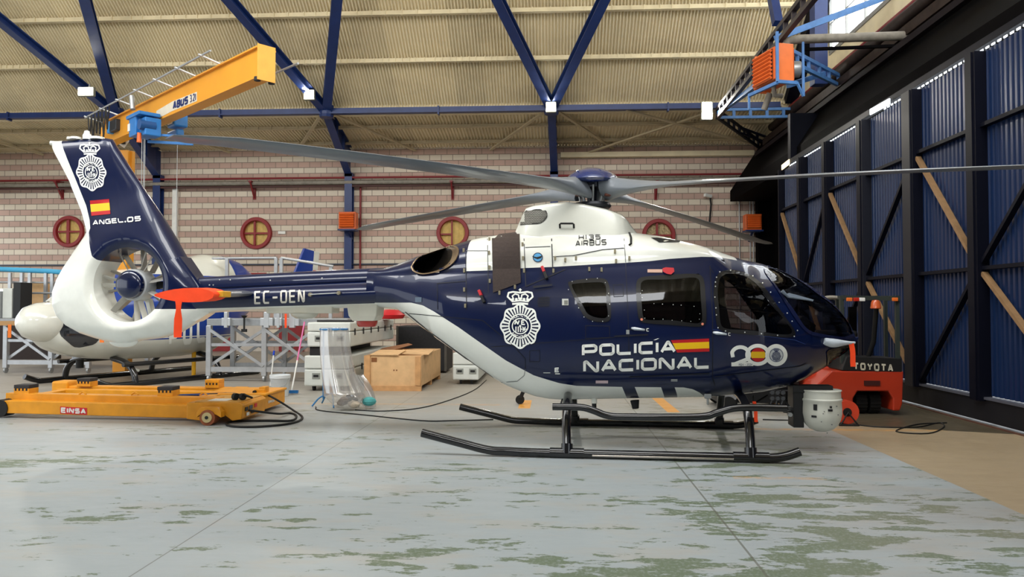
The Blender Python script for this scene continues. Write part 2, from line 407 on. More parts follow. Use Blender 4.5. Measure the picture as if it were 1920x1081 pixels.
# back wall with four round windows cut through
XR = 7.25; XL = -20
wins = [(130, 434), (481, 437), (849, 436), (1235, 441)]
wc = [at_Y(x, y, WY) for x, y in wins]
b = MB(); zt = 7.05; rw = .5; nseg = 32
def wallquad(x0, z0, x1, z1): b.poly([(x0, WY, z0), (x1, WY, z0), (x1, WY, z1), (x0, WY, z1)])
xs_ = [-30]
z0 = wc[0].z - .7; z1 = wc[0].z + .7
wallquad(XL, 0, XR, z0); wallquad(XL, z1, XR, zt)
px_ = XL
for c_ in wc:
    wallquad(px_, z0, c_.x - .7, z1); px_ = c_.x + .7
    ring = [V((c_.x + rw * math.cos(2 * pi * k / nseg), WY, c_.z + rw * math.sin(2 * pi * k / nseg))) for k in range(nseg)]
    sq = []
    for k in range(nseg):
        a = 2 * pi * k / nseg; cc, ss = math.cos(a), math.sin(a); m_ = max(abs(cc), abs(ss)); q = V((c_.x + .7 * cc / m_, WY, c_.z + .7 * ss / m_)); q.z = z1 if q.z > c_.z + .69 else (z0 if q.z < c_.z - .69 else q.z); sq.append(q)
    for k in range(nseg): j = (k + 1) % nseg; b.poly([ring[k], sq[k], sq[j], ring[j]])
    for k in range(nseg): j = (k + 1) % nseg; b.poly([ring[k], ring[j], ring[j] + V((0, .25, 0)), ring[k] + V((0, .25, 0))])
wallquad(px_, z0, XR, z1)
o = struct(b.build('wall_back', M_BLOCK)); o.data.transform(Matrix.Translation(o.location)); o.location = (0, 0, 0)
for i, c_ in enumerate(wc):
    r = MB(); rr = [(.42, -.06), (.44, -.1), (.54, -.1), (.56, -.06), (.56, .02), (.42, .02)]
    r.grid([[c_ + V((a_ * math.cos(q_ * pi / 20), y_, a_ * math.sin(q_ * pi / 20))) for q_ in range(40)] for a_, y_ in rr + rr[:1]], wrap=True)
    fr = struct(r.build('window_%d' % (i + 1), M_RED, smooth=40))
    off = -.06 + (.02 if i == 0 else 0)
    q = MB().bar(c_ + V((off, 0, -.44)), c_ + V((off, 0, .44)), .07 if i else .1, .06, (0, 1, 0)).bar(c_ + V((-.44, 0, 0)), c_ + V((.44, 0, 0)), .06, .04, (0, 1, 0))
    if i == 2: q = MB().bar(c_ + V((-.03, 0, -.44)), c_ + V((-.03, 0, .44)), .05, .06, (0, 1, 0)).bar(c_ + V((-.44, 0, -.05)), c_ + V((0, 0, -.05)), .05, .04, (0, 1, 0))
    mm = q.build('mullion', M_RED, fr)
    cm = M_YELC if i < 3 else mat('striped_curtain', 'b8a57e', .8, vs=25, var=.5)
    pn = MB(); n = 16
    pts = []
    for k in range(n + 1):
        u = -0.46 + .92 * k / n; h = math.sqrt(max(.47 ** 2 - u * u, .0004)); d = .1 + .015 * math.sin(k * 2.2)
        pts.append([c_ + V((u, d, -h)), c_ + V((u, d, h))])
    pn.grid(pts).build('curtain', cm, fr, rec=False)
# (WM entries of curtain/mullion follow the frame object)
# roof: corrugated soffit at the eave, steep sheet above, ridge, front slope
def corr(name, prof, x0, x1, pitch, depth, m, up):
    """prof: list of (Y,Z) line; corrugations across X"""
    b = MB(); xs = []; k = 0
    while x0 + k * pitch < x1:
        a = x0 + k * pitch
        xs += [(a, 0), (a + pitch * .3, 0), (a + pitch * .5, 1), (a + pitch * .8, 1)]; k += 1
    U = V((0, *up)).normalized() * depth
    rows = [[V((x, y, z)) + U * h for x, h in xs] for y, z in prof]
    return b.grid(rows).build(name, m, rec=False)
RS = .716; RY, RZ = 22.25, 7.5
def roofz(Y): return RZ + RS * (RY - Y)
XL = -20
o = struct(corr('ceiling', [(WY + .05, 7.0), (22.1, 7.46)], XL, XR, .105, .05, M_SHEET, (0, 1)))
o = struct(corr('ceiling', [(RY, RZ), (12, roofz(12))], XL, XR, .088, .07, M_SHEET, (RS, 1)))
o = struct(corr('ceiling', [(12, roofz(12)), (7.2, 11.4)], XL, XR, .3, .03, M_SHEET, (-RS, 1)))
o = struct(corr('ceiling', [(3.4, 8.6), (1, 7.3), (-10, 6.9)], XL, XR, .3, .03, M_SHEET, (-RS, 1)))
tn = [0]
def trim(b, m, **k):
    tn[0] += 1; return struct(b.build('trim_%d' % tn[0], m, **k))
def clipped_rail(Y, z, h, d, x0, x1, step, m, jit=0):
    b = MB().bb((x0, Y - d / 2, z - h), (x1, Y + d / 2, z)); 
    b.bb((x0, Y - d / 2 - .05, z - h), (x1, Y - d / 2, z - h + .02))
    x = x0 + .3
    while x < x1:
        b.bb((x, Y - d / 2 - .035, z - h - .008), (x + .02, Y - d / 2 - .002, z + .01)); x += step * (1 + jit * random.uniform(-.3, .3))
    return trim(b, m)
for py, st in ((8, .42), (100, .22)):
    k = (577 - py) / F * 1.0
    Y = (RZ - 1.5 + RS * RY) / (RS + k); clipped_rail(Y, roofz(Y) - .02, .13, .08, XL, XR, st, M_BEIGE, 1)
for Y in (18.2, 16.9, 15.5, 14.1, 12.8): clipped_rail(Y, roofz(Y) - .02, .13, .08, XL, XR, .5, M_BEIGE)
clipped_rail(22.25, RZ + .14, .32, .14, XL, XR, .42, M_BEIGE, .5)     # eave channel
for py in (229, 259):
    k = (577 - py) / F; Y = (7.0 - 1.5 + .139 * WY) / (.139 + k); clipped_rail(Y, 7.0 + .139 * (WY - Y) - .01, .1, .08, XL, XR, .43, mat('dull_beige_paint', 'c4b594', .6))
# left and right ends
struct(MB().poly([(XL, 26, 5.2), (XL, -10, 5.2), (XL, -10, 12), (XL, 26, 12)]).build('wall_left', M_BLOCK, rec=False))     # open hangar door below
struct(MB().poly([(XL, -10, 0), (9, -10, 0), (9, -10, 12), (XL, -10, 12)]).build('wall_front', mat('dim_grey_wall', '3d3a38', .8), rec=False))
b = MB().poly([(XR, WY, 0), (XR, 17.5, 0), (XR, 17.5, 7.2), (XR, WY, 7.2)]).build('wall_right', M_DARK, rec=False); struct(b)
# clerestory on the right: beige panels below, glazing above
CW_ = 7.1
b = MB(); zb = 7.35
def cz(py, px): return at_X(px, py, CW_)
wz0, wz1 = 8.0, 10.4
wy0, wy1 = 8.5, at_X(1556, 110, CW_).y
b.poly([(CW_, -10, zb), (CW_, 22.3, zb), (CW_, 22.3, wz0), (CW_, -10, wz0)])
b.poly([(CW_, wy1, wz0), (CW_, 22.3, wz0), (CW_, 22.3, 9), (CW_, wy1, 11.9)])
b.poly([(CW_, -10, wz0), (CW_, wy0, wz0), (CW_, wy0, wz1), (CW_, -10, wz1)])
b.poly([(CW_, -10, wz1), (CW_, wy1, wz1), (CW_, 12, 16), (CW_, -10, 16)])
struct(b.build('wall_clerestory', M_BEIGE, rec=False))
M_SKYW = mat('bright_rooflight_glazing', (.9, .95, 1), .3, emit=(.93, .97, 1), es=5)
wf = struct(MB().bb((CW_ - .03, wy0, wz0 - .06), (CW_ + .05, wy1, wz0 + .04)).bb((CW_ - .03, wy1 - .08, wz0), (CW_ + .05, wy1, wz1)).build('window_5', mat('window_frame_grey', '8c8c88', .5)))
g = MB()
g.poly([(CW_ + .04, wy0, wz0), (CW_ + .04, wy1, wz0), (CW_ + .04, wy1, wz1), (CW_ + .04, wy0, wz1)]).build('pane', M_SKYW, wf, rec=False)
y = wy1 - 1.1; g = MB()
while y > wy0: g.bb((CW_ - .02, y, wz0), (CW_ + .03, y + .03, wz1)); y -= 1.1
for z in (8.7, 9.5): g.bb((CW_ - .02, wy0, z), (CW_ + .03, wy1, z + .025))
g.build('glazing_bar', bpy.data.materials['window_frame_grey'], wf)
# header over the doors; its shade is put into the dark beam colours
hx, hz = 5.66, 4.92
trim(MB().poly([(CW_, -10, zb), (CW_, 22.5, zb), (6.9, 22.5, 6.9), (6.9, -5, 6.9)]).poly([(6.9, -5, 6.9), (6.9, 25, 6.9), (5.9, 25, hz + .45), (5.9, -5, hz + .45)])
     .poly([(5.9, -5, hz + .45), (5.9, 25, hz + .45), (5.9, 25, hz + .1), (5.9, -5, hz + .1)]).poly([(5.9, -5, hz + .1), (5.9, 25, hz + .1), (7, 25, hz + .1), (7, -5, hz + .1)]), M_DARK, rec=False)
trim(MB().tube([(6.98, -5, 7.4), (6.98, 23.5, 7.4)], .045, 10), M_REDP, smooth=60)
trim(MB().tube([(6.85, -5, 7.12), (6.85, 23.5, 7.12)], .13, 14), mat('rusty_brown_duct', '2e2420', .6, vs=7, var=.3, spec=.15), smooth=60)
trim(MB().bb((6.55, -5, 6.55), (6.8, 23.5, 6.75)), mat('rusty_brown_duct', '2e2420'))
trim(MB().bb((6.3, -5, 6.2), (6.42, 23.5, 6.32)), mat('dusty_mauve_steel', '1a1519', .6, spec=.1))
trim(MB().bb((5.62, -2, hz), (5.72, 18.4, hz + .1)), M_NAVYST)     # top track of the doors
trim(MB().bb((5.5, -5, -.01), (5.54, 19, .015)), mat('rusty_rail', '5a3c30', .6))
# daylight slots over the door heads
b = MB(); y = 2.5
M_GAP = mat('daylight_gap', (.9, .95, 1), .5, emit=(.9, .95, 1), es=2.2)
while y < 18:
    if not (13 < y < 14.2): b.bb((5.655, y, hz - .045), (5.665, y + .07, hz - .02))
    y += .13
trim(b, M_GAP)
trim(MB().bar(at_X(1632, 210, 5.6), at_X(1668, 190, 5.6), .02, .10), M_GAP)
trim(MB().bar(at_X(1466, 314, 5.6), at_X(1480, 303, 5.6), .02, .12), mat('warm_gap_light', (1, .8, .5), emit=(1, .8, .5), es=1.5))
# dark corner post and return between block wall and doors
trim(MB().bb((7.0, 17.9, 0), (7.3, 18.5, 6.6)).bb((5.75, 18.25, 0), (7.3, 18.45, 6.2)), M_NAVYST)
c0 = at_Y(1418, 300, WY - .2)
trim(MB().bb((c0.x, WY - .35, 0), (c0.x + .5, WY, 6.6)), M_DARK)
# --- sliding door leaves, each between two posts
posts = [at_X(px, 577, 5.64).y for px in (1470, 1512, 1561, 1630, 1727, 1848)] + [8.05, 6.3, 4.6, 2.9]
def door_leaf(i, y0, y1):
    """y0 far, y1 near"""
    fr = MB()
    big = i in (3,)
    w_ = .15 if not big else .26
    fr.bb((5.5, y1, .3), (5.68, y1 + w_, hz - .06)).bb((5.52, y0 - .05, .3), (5.68, y0, hz - .06))
    o = struct(fr.build('door_%d' % (i + 1), M_NAVYST if not big else mat('near_black_steel', '0c0f1c', .5)))
    b = MB(); y = y1; n = 0; P = .105
    row = []
    while y < y0:
        row += [(y, 0), (y + P * .35, 0), (y + P * .45, 1), (y + P * .9, 1)]; y += P
    b.grid([[V((5.70 - .03 * h, yy, z)) for yy, h in row] for z in (.36, hz - .05)]).build('corrugated_sheet', M_DOOR, o, rec=False)
    b = MB().bb((5.6, y1, 0.03), (5.7, y0, .33)); b.build('kick_board', mat('black_kick_board', '0b0c14', .6), o)
    MB().bb((5.57, y1, .32), (5.7, y0, .35)).build('weather_strip', mat('grey_strip', '50525c', .5), o)
    for z in (2.02, 3.88 if i < 6 else 3.9):
        MB().bar((5.62, y0, z), (5.62, y1, z), .09, .05).build('rail', M_NAVYST, o)
    up = [0, 1, 0, 1, 0, 1, 0, 1, 0, 1][i]
    A = (5.6, y0 - .05, 3.8); B = (5.6, y1 + .12, 2.1)
    if up: A = (5.6, y0 - .05, 2.1); B = (5.6, y1 + .12, 3.8)
    MB().bar(A, B, .05, .075, (1, 0, 0)).build('brace', M_TAN if not up else M_NAVYST, o)
    A = (5.6, y0 - .05, 1.95); B = (5.6, y1 + .12, .4)
    if not up: A = (5.6, y0 - .05, .4); B = (5.6, y1 + .12, 1.95)
    MB().bar(A, B, .05, .075, (1, 0, 0)).build('brace', M_TAN if up else M_NAVYST, o)
for i, (a, c_) in enumerate(zip(posts, posts[1:])): door_leaf(i, a, c_)
# ============================================================ steel frames, pipes, lamps
NX = [at_D(px, py, 22.4) for px, py in ((205, 205), (612, 208), (1034, 207))]
SP = NX[2].x - NX[1].x
zn = NX[1].z; YN = NX[1].y
COLX = [at_Y(px, 400, WY).x for px in (301, 657, 1039)]
desc = ['behind the jib crane', 'between second and third round windows', 'behind the rotor hub']
for i, (n_, cx) in enumerate(zip(NX, COLX)):
    nx = n_.x
    t_ = thing('steel_frame', 'blue steel wall column with tapered knee ' + desc[i], 'column', (cx, WY - .15, 0), group='blue steel frames on the block wall')
    MB().ibeam((cx, WY - .16, 0), (cx, WY - .16, 6.1), .26, .28, .03, (0, 1, 0)).bb((cx - .14, WY - .3, 6.0), (cx + .14, WY - .02, 6.12)).build('column', M_BLUE, t_)
    # tapered knee from wall to eave node
    b = MB(); w_ = .13
    A = V((cx, WY - .1, 6.1)); B = V((cx, WY - .3, 7.0)); T = V((nx, YN, zn))
    pts = [(cx, WY - .05, 6.1), (cx, WY - .35, 6.1), (nx, YN - .1, zn - .05), (nx, YN - .1, zn + .12), (cx, WY - .4, 7.0), (cx, WY - .05, 6.98)]
    b.prism([V(p) - V((.015, 0, 0)) for p in pts], (.03, 0, 0))
    b.bar((cx, WY - .35, 6.1), (nx, YN - .1, zn - .05), .24, .03).bar((nx, YN, zn + .12), (cx, WY - .3, 7.0), .24, .03)
    for s_ in (.3, .6): 
        p = V((cx, WY - .35, 6.1)).lerp(V((nx, YN - .1, zn - .05)), s_); q = V((cx, WY - .35, 7.0)).lerp(V((nx, YN - .1, zn + .12)), s_); b.bar(p, q, .2, .02, (0, 1, 0))
    b.build('knee_bracket', M_BLUE, t_)
    for sx in (-1, 1):
        d = V((sx * 1.36, -3.6, 1.85)); st = V((nx, YN, zn)); e = st + d * 2.35
        tag(MB().ibeam(st, e, .26, .22, .03).build('roof_strut', M_BLUE), 'blue roof strut rising %s from the frame node %s' % ('left' if sx < 0 else 'right', ('above the tail fin', 'above the left main rotor blade', 'above the rotor hub')[i]), 'beam', 'blue struts rising into the roof')
    MB().lathe([(.0, -.2), (.2, -.2), (.22, -.12), (.22, .16), (.0, .2)], V((nx, YN, zn)), (0, 0, 1), 10).build('node_plate', M_BLUE, t_)
# eave tie beam in bays
xsn = [NX[0].x - SP] + [n.x for n in NX] + [NX[2].x + SP]
lab = ('at far left over the tail fin', 'behind the yellow crane', 'between the two middle floodlights', 'right of the middle floodlight')
for i in range(4):
    x0, x1 = xsn[i] + .12, xsn[i + 1] - .12
    b = MB().bar((x0, YN, zn - .02), (x1, YN, zn - .02), .16, .17).bar((x0, YN - .1, zn - .1), (x1, YN - .1, zn - .1), .12, .03).bb(((x0 + x1) / 2, YN - .14, zn - .17), ((x0 + x1) / 2 + .05, YN + .05, zn + .08))
    tag(b.build('eave_tie_beam', M_BLUE), 'horizontal blue tie beam under the roof, ' + lab[i], 'beam', 'blue tie beams along the eave')
    # soffit braces
    for sx, xx in ((1, x0), (-1, x1)):
        e = V((xx + sx * 1.95, WY - .1, 6.9)); s0 = V((xx, YN, zn - .05))
        if i == 3 and sx < 0: s0 = V((5.05, YN, zn - .05)); e = V((1.2, WY - .1, 6.75))
        trim(MB().bar(s0, e, .1, .05), bpy.data.materials['dull_beige_paint'])
trim(MB().bar((.3, WY - .12, 6.68), (XR - .5, WY - .12, 6.68), .2, .17), M_BEIGE)
trim(MB().bar((2.2, YN, zn - .1), (7.0, WY - .3, 6.85), .1, .05), bpy.data.materials['dull_beige_paint'])
# pipes on the wall
zp = lambda py: at_Y(1000, py, WY - .2).z
def wallpipe(py, r, m, lab, x1=XR - .6, off=.25):
    z = zp(py); return tag(MB().tube([(XL, WY - off, z), (-8, WY - off, z), (x1, WY - off, z)], r, 12).build('wall_pipe', m, smooth=60), lab, 'pipe', 'pipes along the block wall')
wallpipe(330, .035, M_REDP, 'thin red pipe along the block wall, topmost of the pipe run')
wallpipe(339, .075, M_GREYP, 'thick grey lagged pipe along the block wall, middle of the run')
wallpipe(346, .04, mat('dark_brown_pipe', '4a2f2c', .5), 'thin dark pipe along the block wall, lowest of the pipe run')
for i, (px, lb) in enumerate(((118, 'behind the tail fin'), (478, 'above the second round window'), (849, 'above the third round window'), (1229, 'above the fourth round window'))):
    c_ = at_Y(px, 342, WY); b = MB().bb((c_.x - .05, WY - .04, c_.z - .6), (c_.x + .05, WY, c_.z + .02)).bar((c_.x, WY - .02, c_.z - .55), (c_.x, WY - .42, c_.z - .02), .06, .05, (1, 0, 0)).bb((c_.x - .05, WY - .45, c_.z - .06), (c_.x + .05, WY, c_.z - .0))
    tag(b.build('pipe_bracket', M_REDP), 'red triangular pipe bracket on the block wall ' + lb, 'bracket', 'red pipe brackets')
c_ = at_Y(676, 347, WY - .1)
tag(MB().tube([(c_.x, WY - .1, c_.z), (c_.x, WY - .1, 0)], .035, 8).build('vertical_pipe', M_REDP, smooth=60), 'thin vertical red pipe on the wall beside the middle blue column', 'pipe')
for px, lb, r in ((1386, 'left', .02), (1406, 'middle', .018), (1412, 'right', .018)):
    c_ = at_Y(px, 355, WY - .05)
    tag(MB().tube([(c_.x, WY - .05, c_.z - .2), (c_.x, WY - .05, 0)], r, 8).build('conduit', M_GALV, smooth=60), 'thin vertical conduit at the right end of the block wall, %s of three' % lb, 'conduit', 'conduits at the right wall end')
a, b_ = at_Y(322, 352, WY - .1), at_Y(327, 470, WY - .1)
tag(MB().bb((b_.x - .09, WY - .13, b_.z - 1.6), (b_.x + .09, WY - .01, a.z)).build('cable_trunking', M_WHITE, bevel=.01), 'white vertical cable trunking on the wall behind the fin', 'trunking')
c_ = at_Y(529, 436, WY)
tag(MB().box(c_ + V((0, -.03, 0)), (.26, .06, .1)).build('emergency_light', M_WHITE, bevel=.01), 'small white light fitting right of the second round window', 'light fitting')
# long thin dark pipe low on the wall
z = at_Y(400, 496, WY).z
tag(MB().tube([(XL, WY - .08, z), (2.5, WY - .08, z)], .025, 8).build('wall_conduit', mat('slate_conduit', '3f4657', .5), smooth=60), 'thin dark conduit along the wall below the round windows', 'conduit')
# doors and panels low in the back wall
def wallbox(px0, py0, px1, name, m, lb, cat, zt=None):
    a = at_Y(px0, py0, WY - .05); c_ = at_Y(px1, py0, WY - .05)
    return tag(MB().bb((a.x, WY - .06, 0), (c_.x, WY, a.z)).build(name, m, bevel=.01), lb, cat)
wallbox(398, 606, 440, 'red_cabinet', M_RED, 'dark red cabinet against the wall left of the white panels', 'cabinet')
wallbox(440, 606, 500, 'white_panel_door', mat('cream_panel', 'c9c0b4', .6), 'cream panelled double door in the back wall', 'door')
wallbox(523, 606, 570, 'red_door', M_RED, 'dark red door behind the grey work stand', 'door')
a = at_Y(452, 511, WY - .05); c_ = at_Y(500, 516, WY)
sg = tag(MB().bb((a.x, WY - .05, c_.z - .15), (c_.x, WY, a.z)).build('wall_sign', M_RED), 'dark red sign with white letters low on the wall above the blue boom', 'sign')
# wall heaters
def heater(px, py, lb, s=.6, Yh=WY - .75):
    c_ = at_Y(px, py, Yh)
    t_ = thing('air_heater', lb, 'heater', c_ - V((0, 0, s / 2)), group='orange air heaters')
    MB().bb(c_ + V((-s / 2, -.02, -s / 2)), c_ + V((s / 2, .35, s / 2))).build('casing', M_ORANGE, t_, bevel=.015)
    for k in range(6):
        z = -s / 2 + .09 + k * (s - .14) / 5.5
        MB().bar(c_ + V((-s / 2 + .05, -.06, z)), c_ + V((s / 2 - .05, -.06, z)), .05, .055, (0, .6, .8)).build('louvre', M_ORANGE, t_)
    MB().bb(c_ + V((-s / 2 + .04, -.024, -s / 2 + .06)), c_ + V((s / 2 - .04, -.02, s / 2 - .05))).build('grille_backing', mat('dark_brown', '54281a', .6), t_)
    MB().bar(c_ + V((-.28, .1, -s / 2 - .03)), c_ + V((.28, .1, -s / 2 - .03)), .5, .05).bar(c_ + V((0, .15, -s / 2 - .04)), c_ + V((0, .62, -s / 2 - .3)), .06, .06, (1, 0, 0)).build('shelf_bracket', M_BLUE, t_)
heater(651, 413, 'orange air heater on the middle blue column', .58)
heater(1413, 416, 'orange air heater at the right end of the block wall', .52)
c_ = at_Y(1327, 366, WY - .2)
cm_ = thing('security_camera', 'small white camera with hanging cables on the block wall', 'camera', c_)
MB().bar(c_ + V((-.12, -.1, 0)), c_ + V((.12, .05, -.03)), .1, .1).build('housing', M_WHITE, cm_)
MB().tube([c_ + V((.1, .1, -.05)), c_ + V((.13, .12, -.3)), c_ + V((.08, .15, -.9))], .03, 6).build('cable', M_BLACK, cm_)
# floodlights
fl = [(160, 171, 20.6, 'floodlight on the left roof strut above the tail fin'), (579, 177, 21.6, 'floodlight on the strut left of the middle blue column'), (1033, 200, 21.6, 'floodlight at the frame node above the rotor hub'), (1326, 207, 20.9, 'white floodlight at the end of the right lattice girder')]
for i, (px, py, D, lb) in enumerate(fl):
    c_ = at_D(px, py, D); t_ = thing('floodlight', 'bright ' + lb, 'floodlight', c_, group='floodlights under the roof')
    w_, h_ = ((.4, .2), (.26, .24), (.25, .25), (.26, .46))[i]
    tilt = (.25, .1, 0, .3)[i]
    MB().box(c_ + V((0, .06, 0)), (w_ + .06, .1, h_ + .06)).build('housing', mat('grey_lamp_housing', '77786f', .5), t_, bevel=.01)
    MB().box(c_ + V((0, .0, 0)), (w_, .03, h_)).build('lens', M_LAMP, t_, bevel=.01)
    MB().tube([c_ + V((0, .1, 0)), c_ + V((.02, .16, .25))], .02, 6).build('stirrup', M_GALV, t_)
    lamp('floodlight_glow', c_ + V((0, -.05, 0)), c_ + V((0, -6, -5)), 160, .3, (1, .96, .85))
# --- right lattice girder, cross members and hung heater
GA = at_D(1345, 213, 21.2); GX = GA.x
def laced(p0, p1, m, name, lb, depth=.16, w=.06, n=None):
    p0 = V(p0); p1 = V(p1); L = (p1 - p0).length; n = n or max(2, int(L / .55)); b = MB(); x = (p1 - p0) / L
    y = V((0, 0, 1)).cross(x).normalized(); z = x.cross(y)
    for k in (1, -1): b.bar(p0 + z * depth * .42 * k, p1 + z * depth * .42 * k, w, depth * .28)
    for k in range(n + 1):
        c_ = p0 + x * (L * k / n); b.bar(c_ - x * .04, c_ + x * .04, w * .8, depth * .9)
    return tag(b.build(name, m), lb, 'beam', 'lattice members by the sliding doors')
GB = at_D(1456, 72, 14.6); GC = GB + (GB - GA) * 1.2
M_BRN = mat('brown_black_steel', '2b2326', .5, var=.15)
laced(GA, GC, M_BRN, 'lattice_girder', 'long dark slotted girder running toward the viewer beside the doors', .3, .1, 26)
A2 = V((7.0, GA.y, GA.z))
laced(GA, A2, M_LBLUE, 'slotted_beam', 'light blue slotted arm from the floodlight to the door header', .26, .07, 5)
cc = V((7.0, WY - .3, 6.85)); laced(GA, cc, M_NAVYST, 'slotted_beam', 'dark slotted arm from the floodlight down to the hall corner', .26, .07, 9)
q = V((7.0, WY - 1.6, 6.7)); laced(GA.lerp(cc, .45), q, M_NAVYST, 'slotted_beam', 'short dark slotted arm at the hall corner', .2, .06, 4)
B2 = at_X(1700, 78, 6.9)
GBp = at_D(1468, 78, 14.2)
tag(MB().tube([GBp + V((.05, 0, -.25)), GBp + V((.08, 0, 0)), GBp + V((.3, 0, .04)), V((6.9, GBp.y - .2, GBp.z + .0))], .085, 12).build('flue_pipe', M_GREYP, smooth=60), 'grey flue pipe from the hung heater to the door header', 'pipe')
tag(MB().bar(GBp + V((.35, 0, -.16)), V((6.9, GBp.y - .2, GBp.z - .18)), .06, .05).build('dark_angle', M_DARK), 'dark angle bar just under the grey flue pipe', 'beam')
tag(MB().bar(at_D(1455, 72, 14.4), at_X(1662, -6, 6.9), .1, .12).build('light_blue_strut', M_LBLUE), 'light blue strut rising right from above the hung heater', 'beam', 'light blue struts by the hung heater')
laced(at_D(1472, 100, 14.4), at_X(1572, 150, 6.6), M_LBLUE, 'slotted_beam', 'light blue slotted arm from the hung heater down to the door header', .27, .07, 5)
tag(MB().bar(at_D(1348, 212, 21.0), at_D(1450, 136, 15.5), .1, .1).build('light_blue_strut', M_LBLUE), 'light blue strut from the floodlight up to the hung heater', 'beam', 'light blue struts by the hung heater')
tag(MB().bar(at_D(1478, 160, 15.2), at_D(1545, 138, 17), .08, .1).build('light_blue_strut', M_LBLUE), 'short light blue strut below right of the hung heater', 'beam', 'light blue struts by the hung heater')
tag(MB().bar(at_D(1535, -40, 17.5), at_D(1535, 160, 17.5), .3, .3).build('blue_post', M_BLUE), 'dark blue post behind the grey flue pipe', 'beam')
tag(MB().bar(at_D(1446, -20, 18.4), at_D(1458, 44, 18.0), .2, .2).build('blue_stub_strut', M_BLUE), 'short blue strut meeting the top of the slotted girder', 'beam')
trim(MB().bar(at_D(1550, -40, 18.5), at_D(1482, 185, 21.8), .35, .4), M_NAVYST)
# hung heater: two orange boxes in a blue cradle
c_ = at_D(1450, 130, 14.3)
t_ = thing('hung_air_heater', 'orange air heater hung in a light blue cradle under the girder', 'heater', c_ - V((0, 0, .4)))
hw, hd, hh = .52, .75, .62
Rz = Matrix.Rotation(math.radians(16), 3, 'Z')
def hp(x, y, z): return c_ + Rz @ V((x, y, z))
MB().box(c_, (hw - .1, hd, hh), Rz).build('casing', M_ORANGE, t_, bevel=.02)
# the louvred face looks left-front; side cheeks are plain orange
for k in range(8):
    z = -hh / 2 + .07 + k * .072
    MB().bar(hp(-hw / 2 + .0, -hd / 2 + .05, z - .03), hp(-hw / 2 + .0, hd / 2 - .1, z - .03), .05, .045, (.6, 0, .8)).build('louvre', M_ORANGE, t_)
MB().box(hp(-hw / 2 + .045, 0, 0), (.012, hd - .12, hh - .06), Rz).build('grille_backing', bpy.data.materials['dark_brown'], t_)
for yy in (-hd / 2 - .02, hd / 2): MB().box(hp(.0, yy, 0), (hw * .62, .05, hh + .1), Rz).build('cheek', mat('bright_orange_enamel', 'f27c3d', .4), t_, bevel=.01)
b = MB()
for yy in (-hd / 2 - .07,):
    b.bar(hp(-.2, yy, .55), hp(-.2, yy, -.38), .05, .05, (0, 1, 0)).bar(hp(-.2, yy, -.38), hp(.2, yy, -.38), .05, .06).bar(hp(.2, yy, -.36), hp(.34, yy, -.62), .05, .03).bar(hp(.34, yy, .4), hp(.34, yy, -.62), .04, .04, (0, 1, 0))
b.bar(hp(-.2, -hd / 2 - .07, -.4), hp(-.3, hd / 2, -.42), .05, .06).bar(hp(-.3, hd / 2, -.42), hp(-.3, hd / 2, -.7), .04, .04, (0, 1, 0))
b.build('cradle', M_LBLUE, t_)
MB().lathe([(.0, 0), (.12, .0), (.15, .05), (.15, .2), (0, .22)], hp(.2, -.2, -.05), (1, 0, 0), 16).build('motor', M_GALV, t_, smooth=40)
MB().tube([hp(0, 0, -.3), hp(.02, 0, -.5), hp(.18, 0, -.5)], .05, 8).tube([hp(.05, .2, -.4), hp(-.02, .3, -.7)], .06, 8).build('gas_valve', M_GREYP, t_, smooth=60)
# ============================================================ main helicopter
HROT = Matrix.Rotation(math.radians(-4.0), 3, 'Z')
HO = at_D(1110, 577, 8.5); HO.z = 0
HM = Matrix.Translation(HO) @ HROT.to_4x4(); HI = HM.inverted()
heli = thing('helicopter', 'navy and white police helicopter with four grey rotor blades standing in the foreground', 'helicopter', HO, HROT)
CL = HI @ CAM
def L(px, py, y=0.0):
    """point of the sight line through a pixel on the helicopter-local plane y"""
    d = HI.to_3x3() @ ray(px, py); return CL + d * ((y - CL.y) / d.y)
def curve(tab, y):
    return sorted([(p.x, p.z) for p in (L(a, b, y if not callable(y) else y(a)) for a, b in tab)])
def fcurve_mask(t, x, x0, x1, tab, lo, hi):
    """value of a height curve at x, through a Float Curve node"""
    mr = t.ramp(x, x0, x1, 0, 1); k = t.n.new('ShaderNodeFloatCurve'); t.put(k.inputs['Value'], mr); k.inputs['Factor'].default_value = 1
    cu = k.mapping.curves[0]; pts = [((a - x0) / (x1 - x0), (b - lo) / (hi - lo)) for a, b in tab]
    pts = [p for p in pts if 0 <= p[0] <= 1]
    cu.points[0].location = pts[0]; cu.points[1].location = pts[-1]
    for p in pts[1:-1]: cu.points.new(*p)
    for p in cu.points: p.handle_type = 'VECTOR'
    k.mapping.update()
    return t.ramp(k.outputs[0], 0, 1, lo, hi)
NAVY = hexc('03123a'); PWHITE = hexc('eaebe2')
def paint(t):
    t.b.inputs['Roughness'].default_value = .3; t.b.inputs['Specular IOR Level'].default_value = .25; t.b.inputs['Coat Weight'].default_value = .7; t.b.inputs['Coat Roughness'].default_value = .03
WCAB = [(700, .27), (740, .36), (780, .47), (830, .57), (880, .64), (950, .71), (1020, .76), (1080, .79), (1360, .79), (1430, .75), (1480, .67), (1520, .58), (1555, .46), (1582, .31), (1600, .16), (1609, .03)]
ws = lambda px: interp(WCAB, px)
TOP = [(700, 502), (720, 500), (745, 492), (775, 480), (830, 462), (874, 449), (900, 443), (960, 434), (1080, 432), (1190, 434), (1240, 441), (1300, 456), (1350, 471), (1395, 485), (1430, 492), (1465, 504), (1500, 520), (1530, 538), (1560, 561), (1580, 581), (1596, 602), (1606, 620), (1610, 632)]
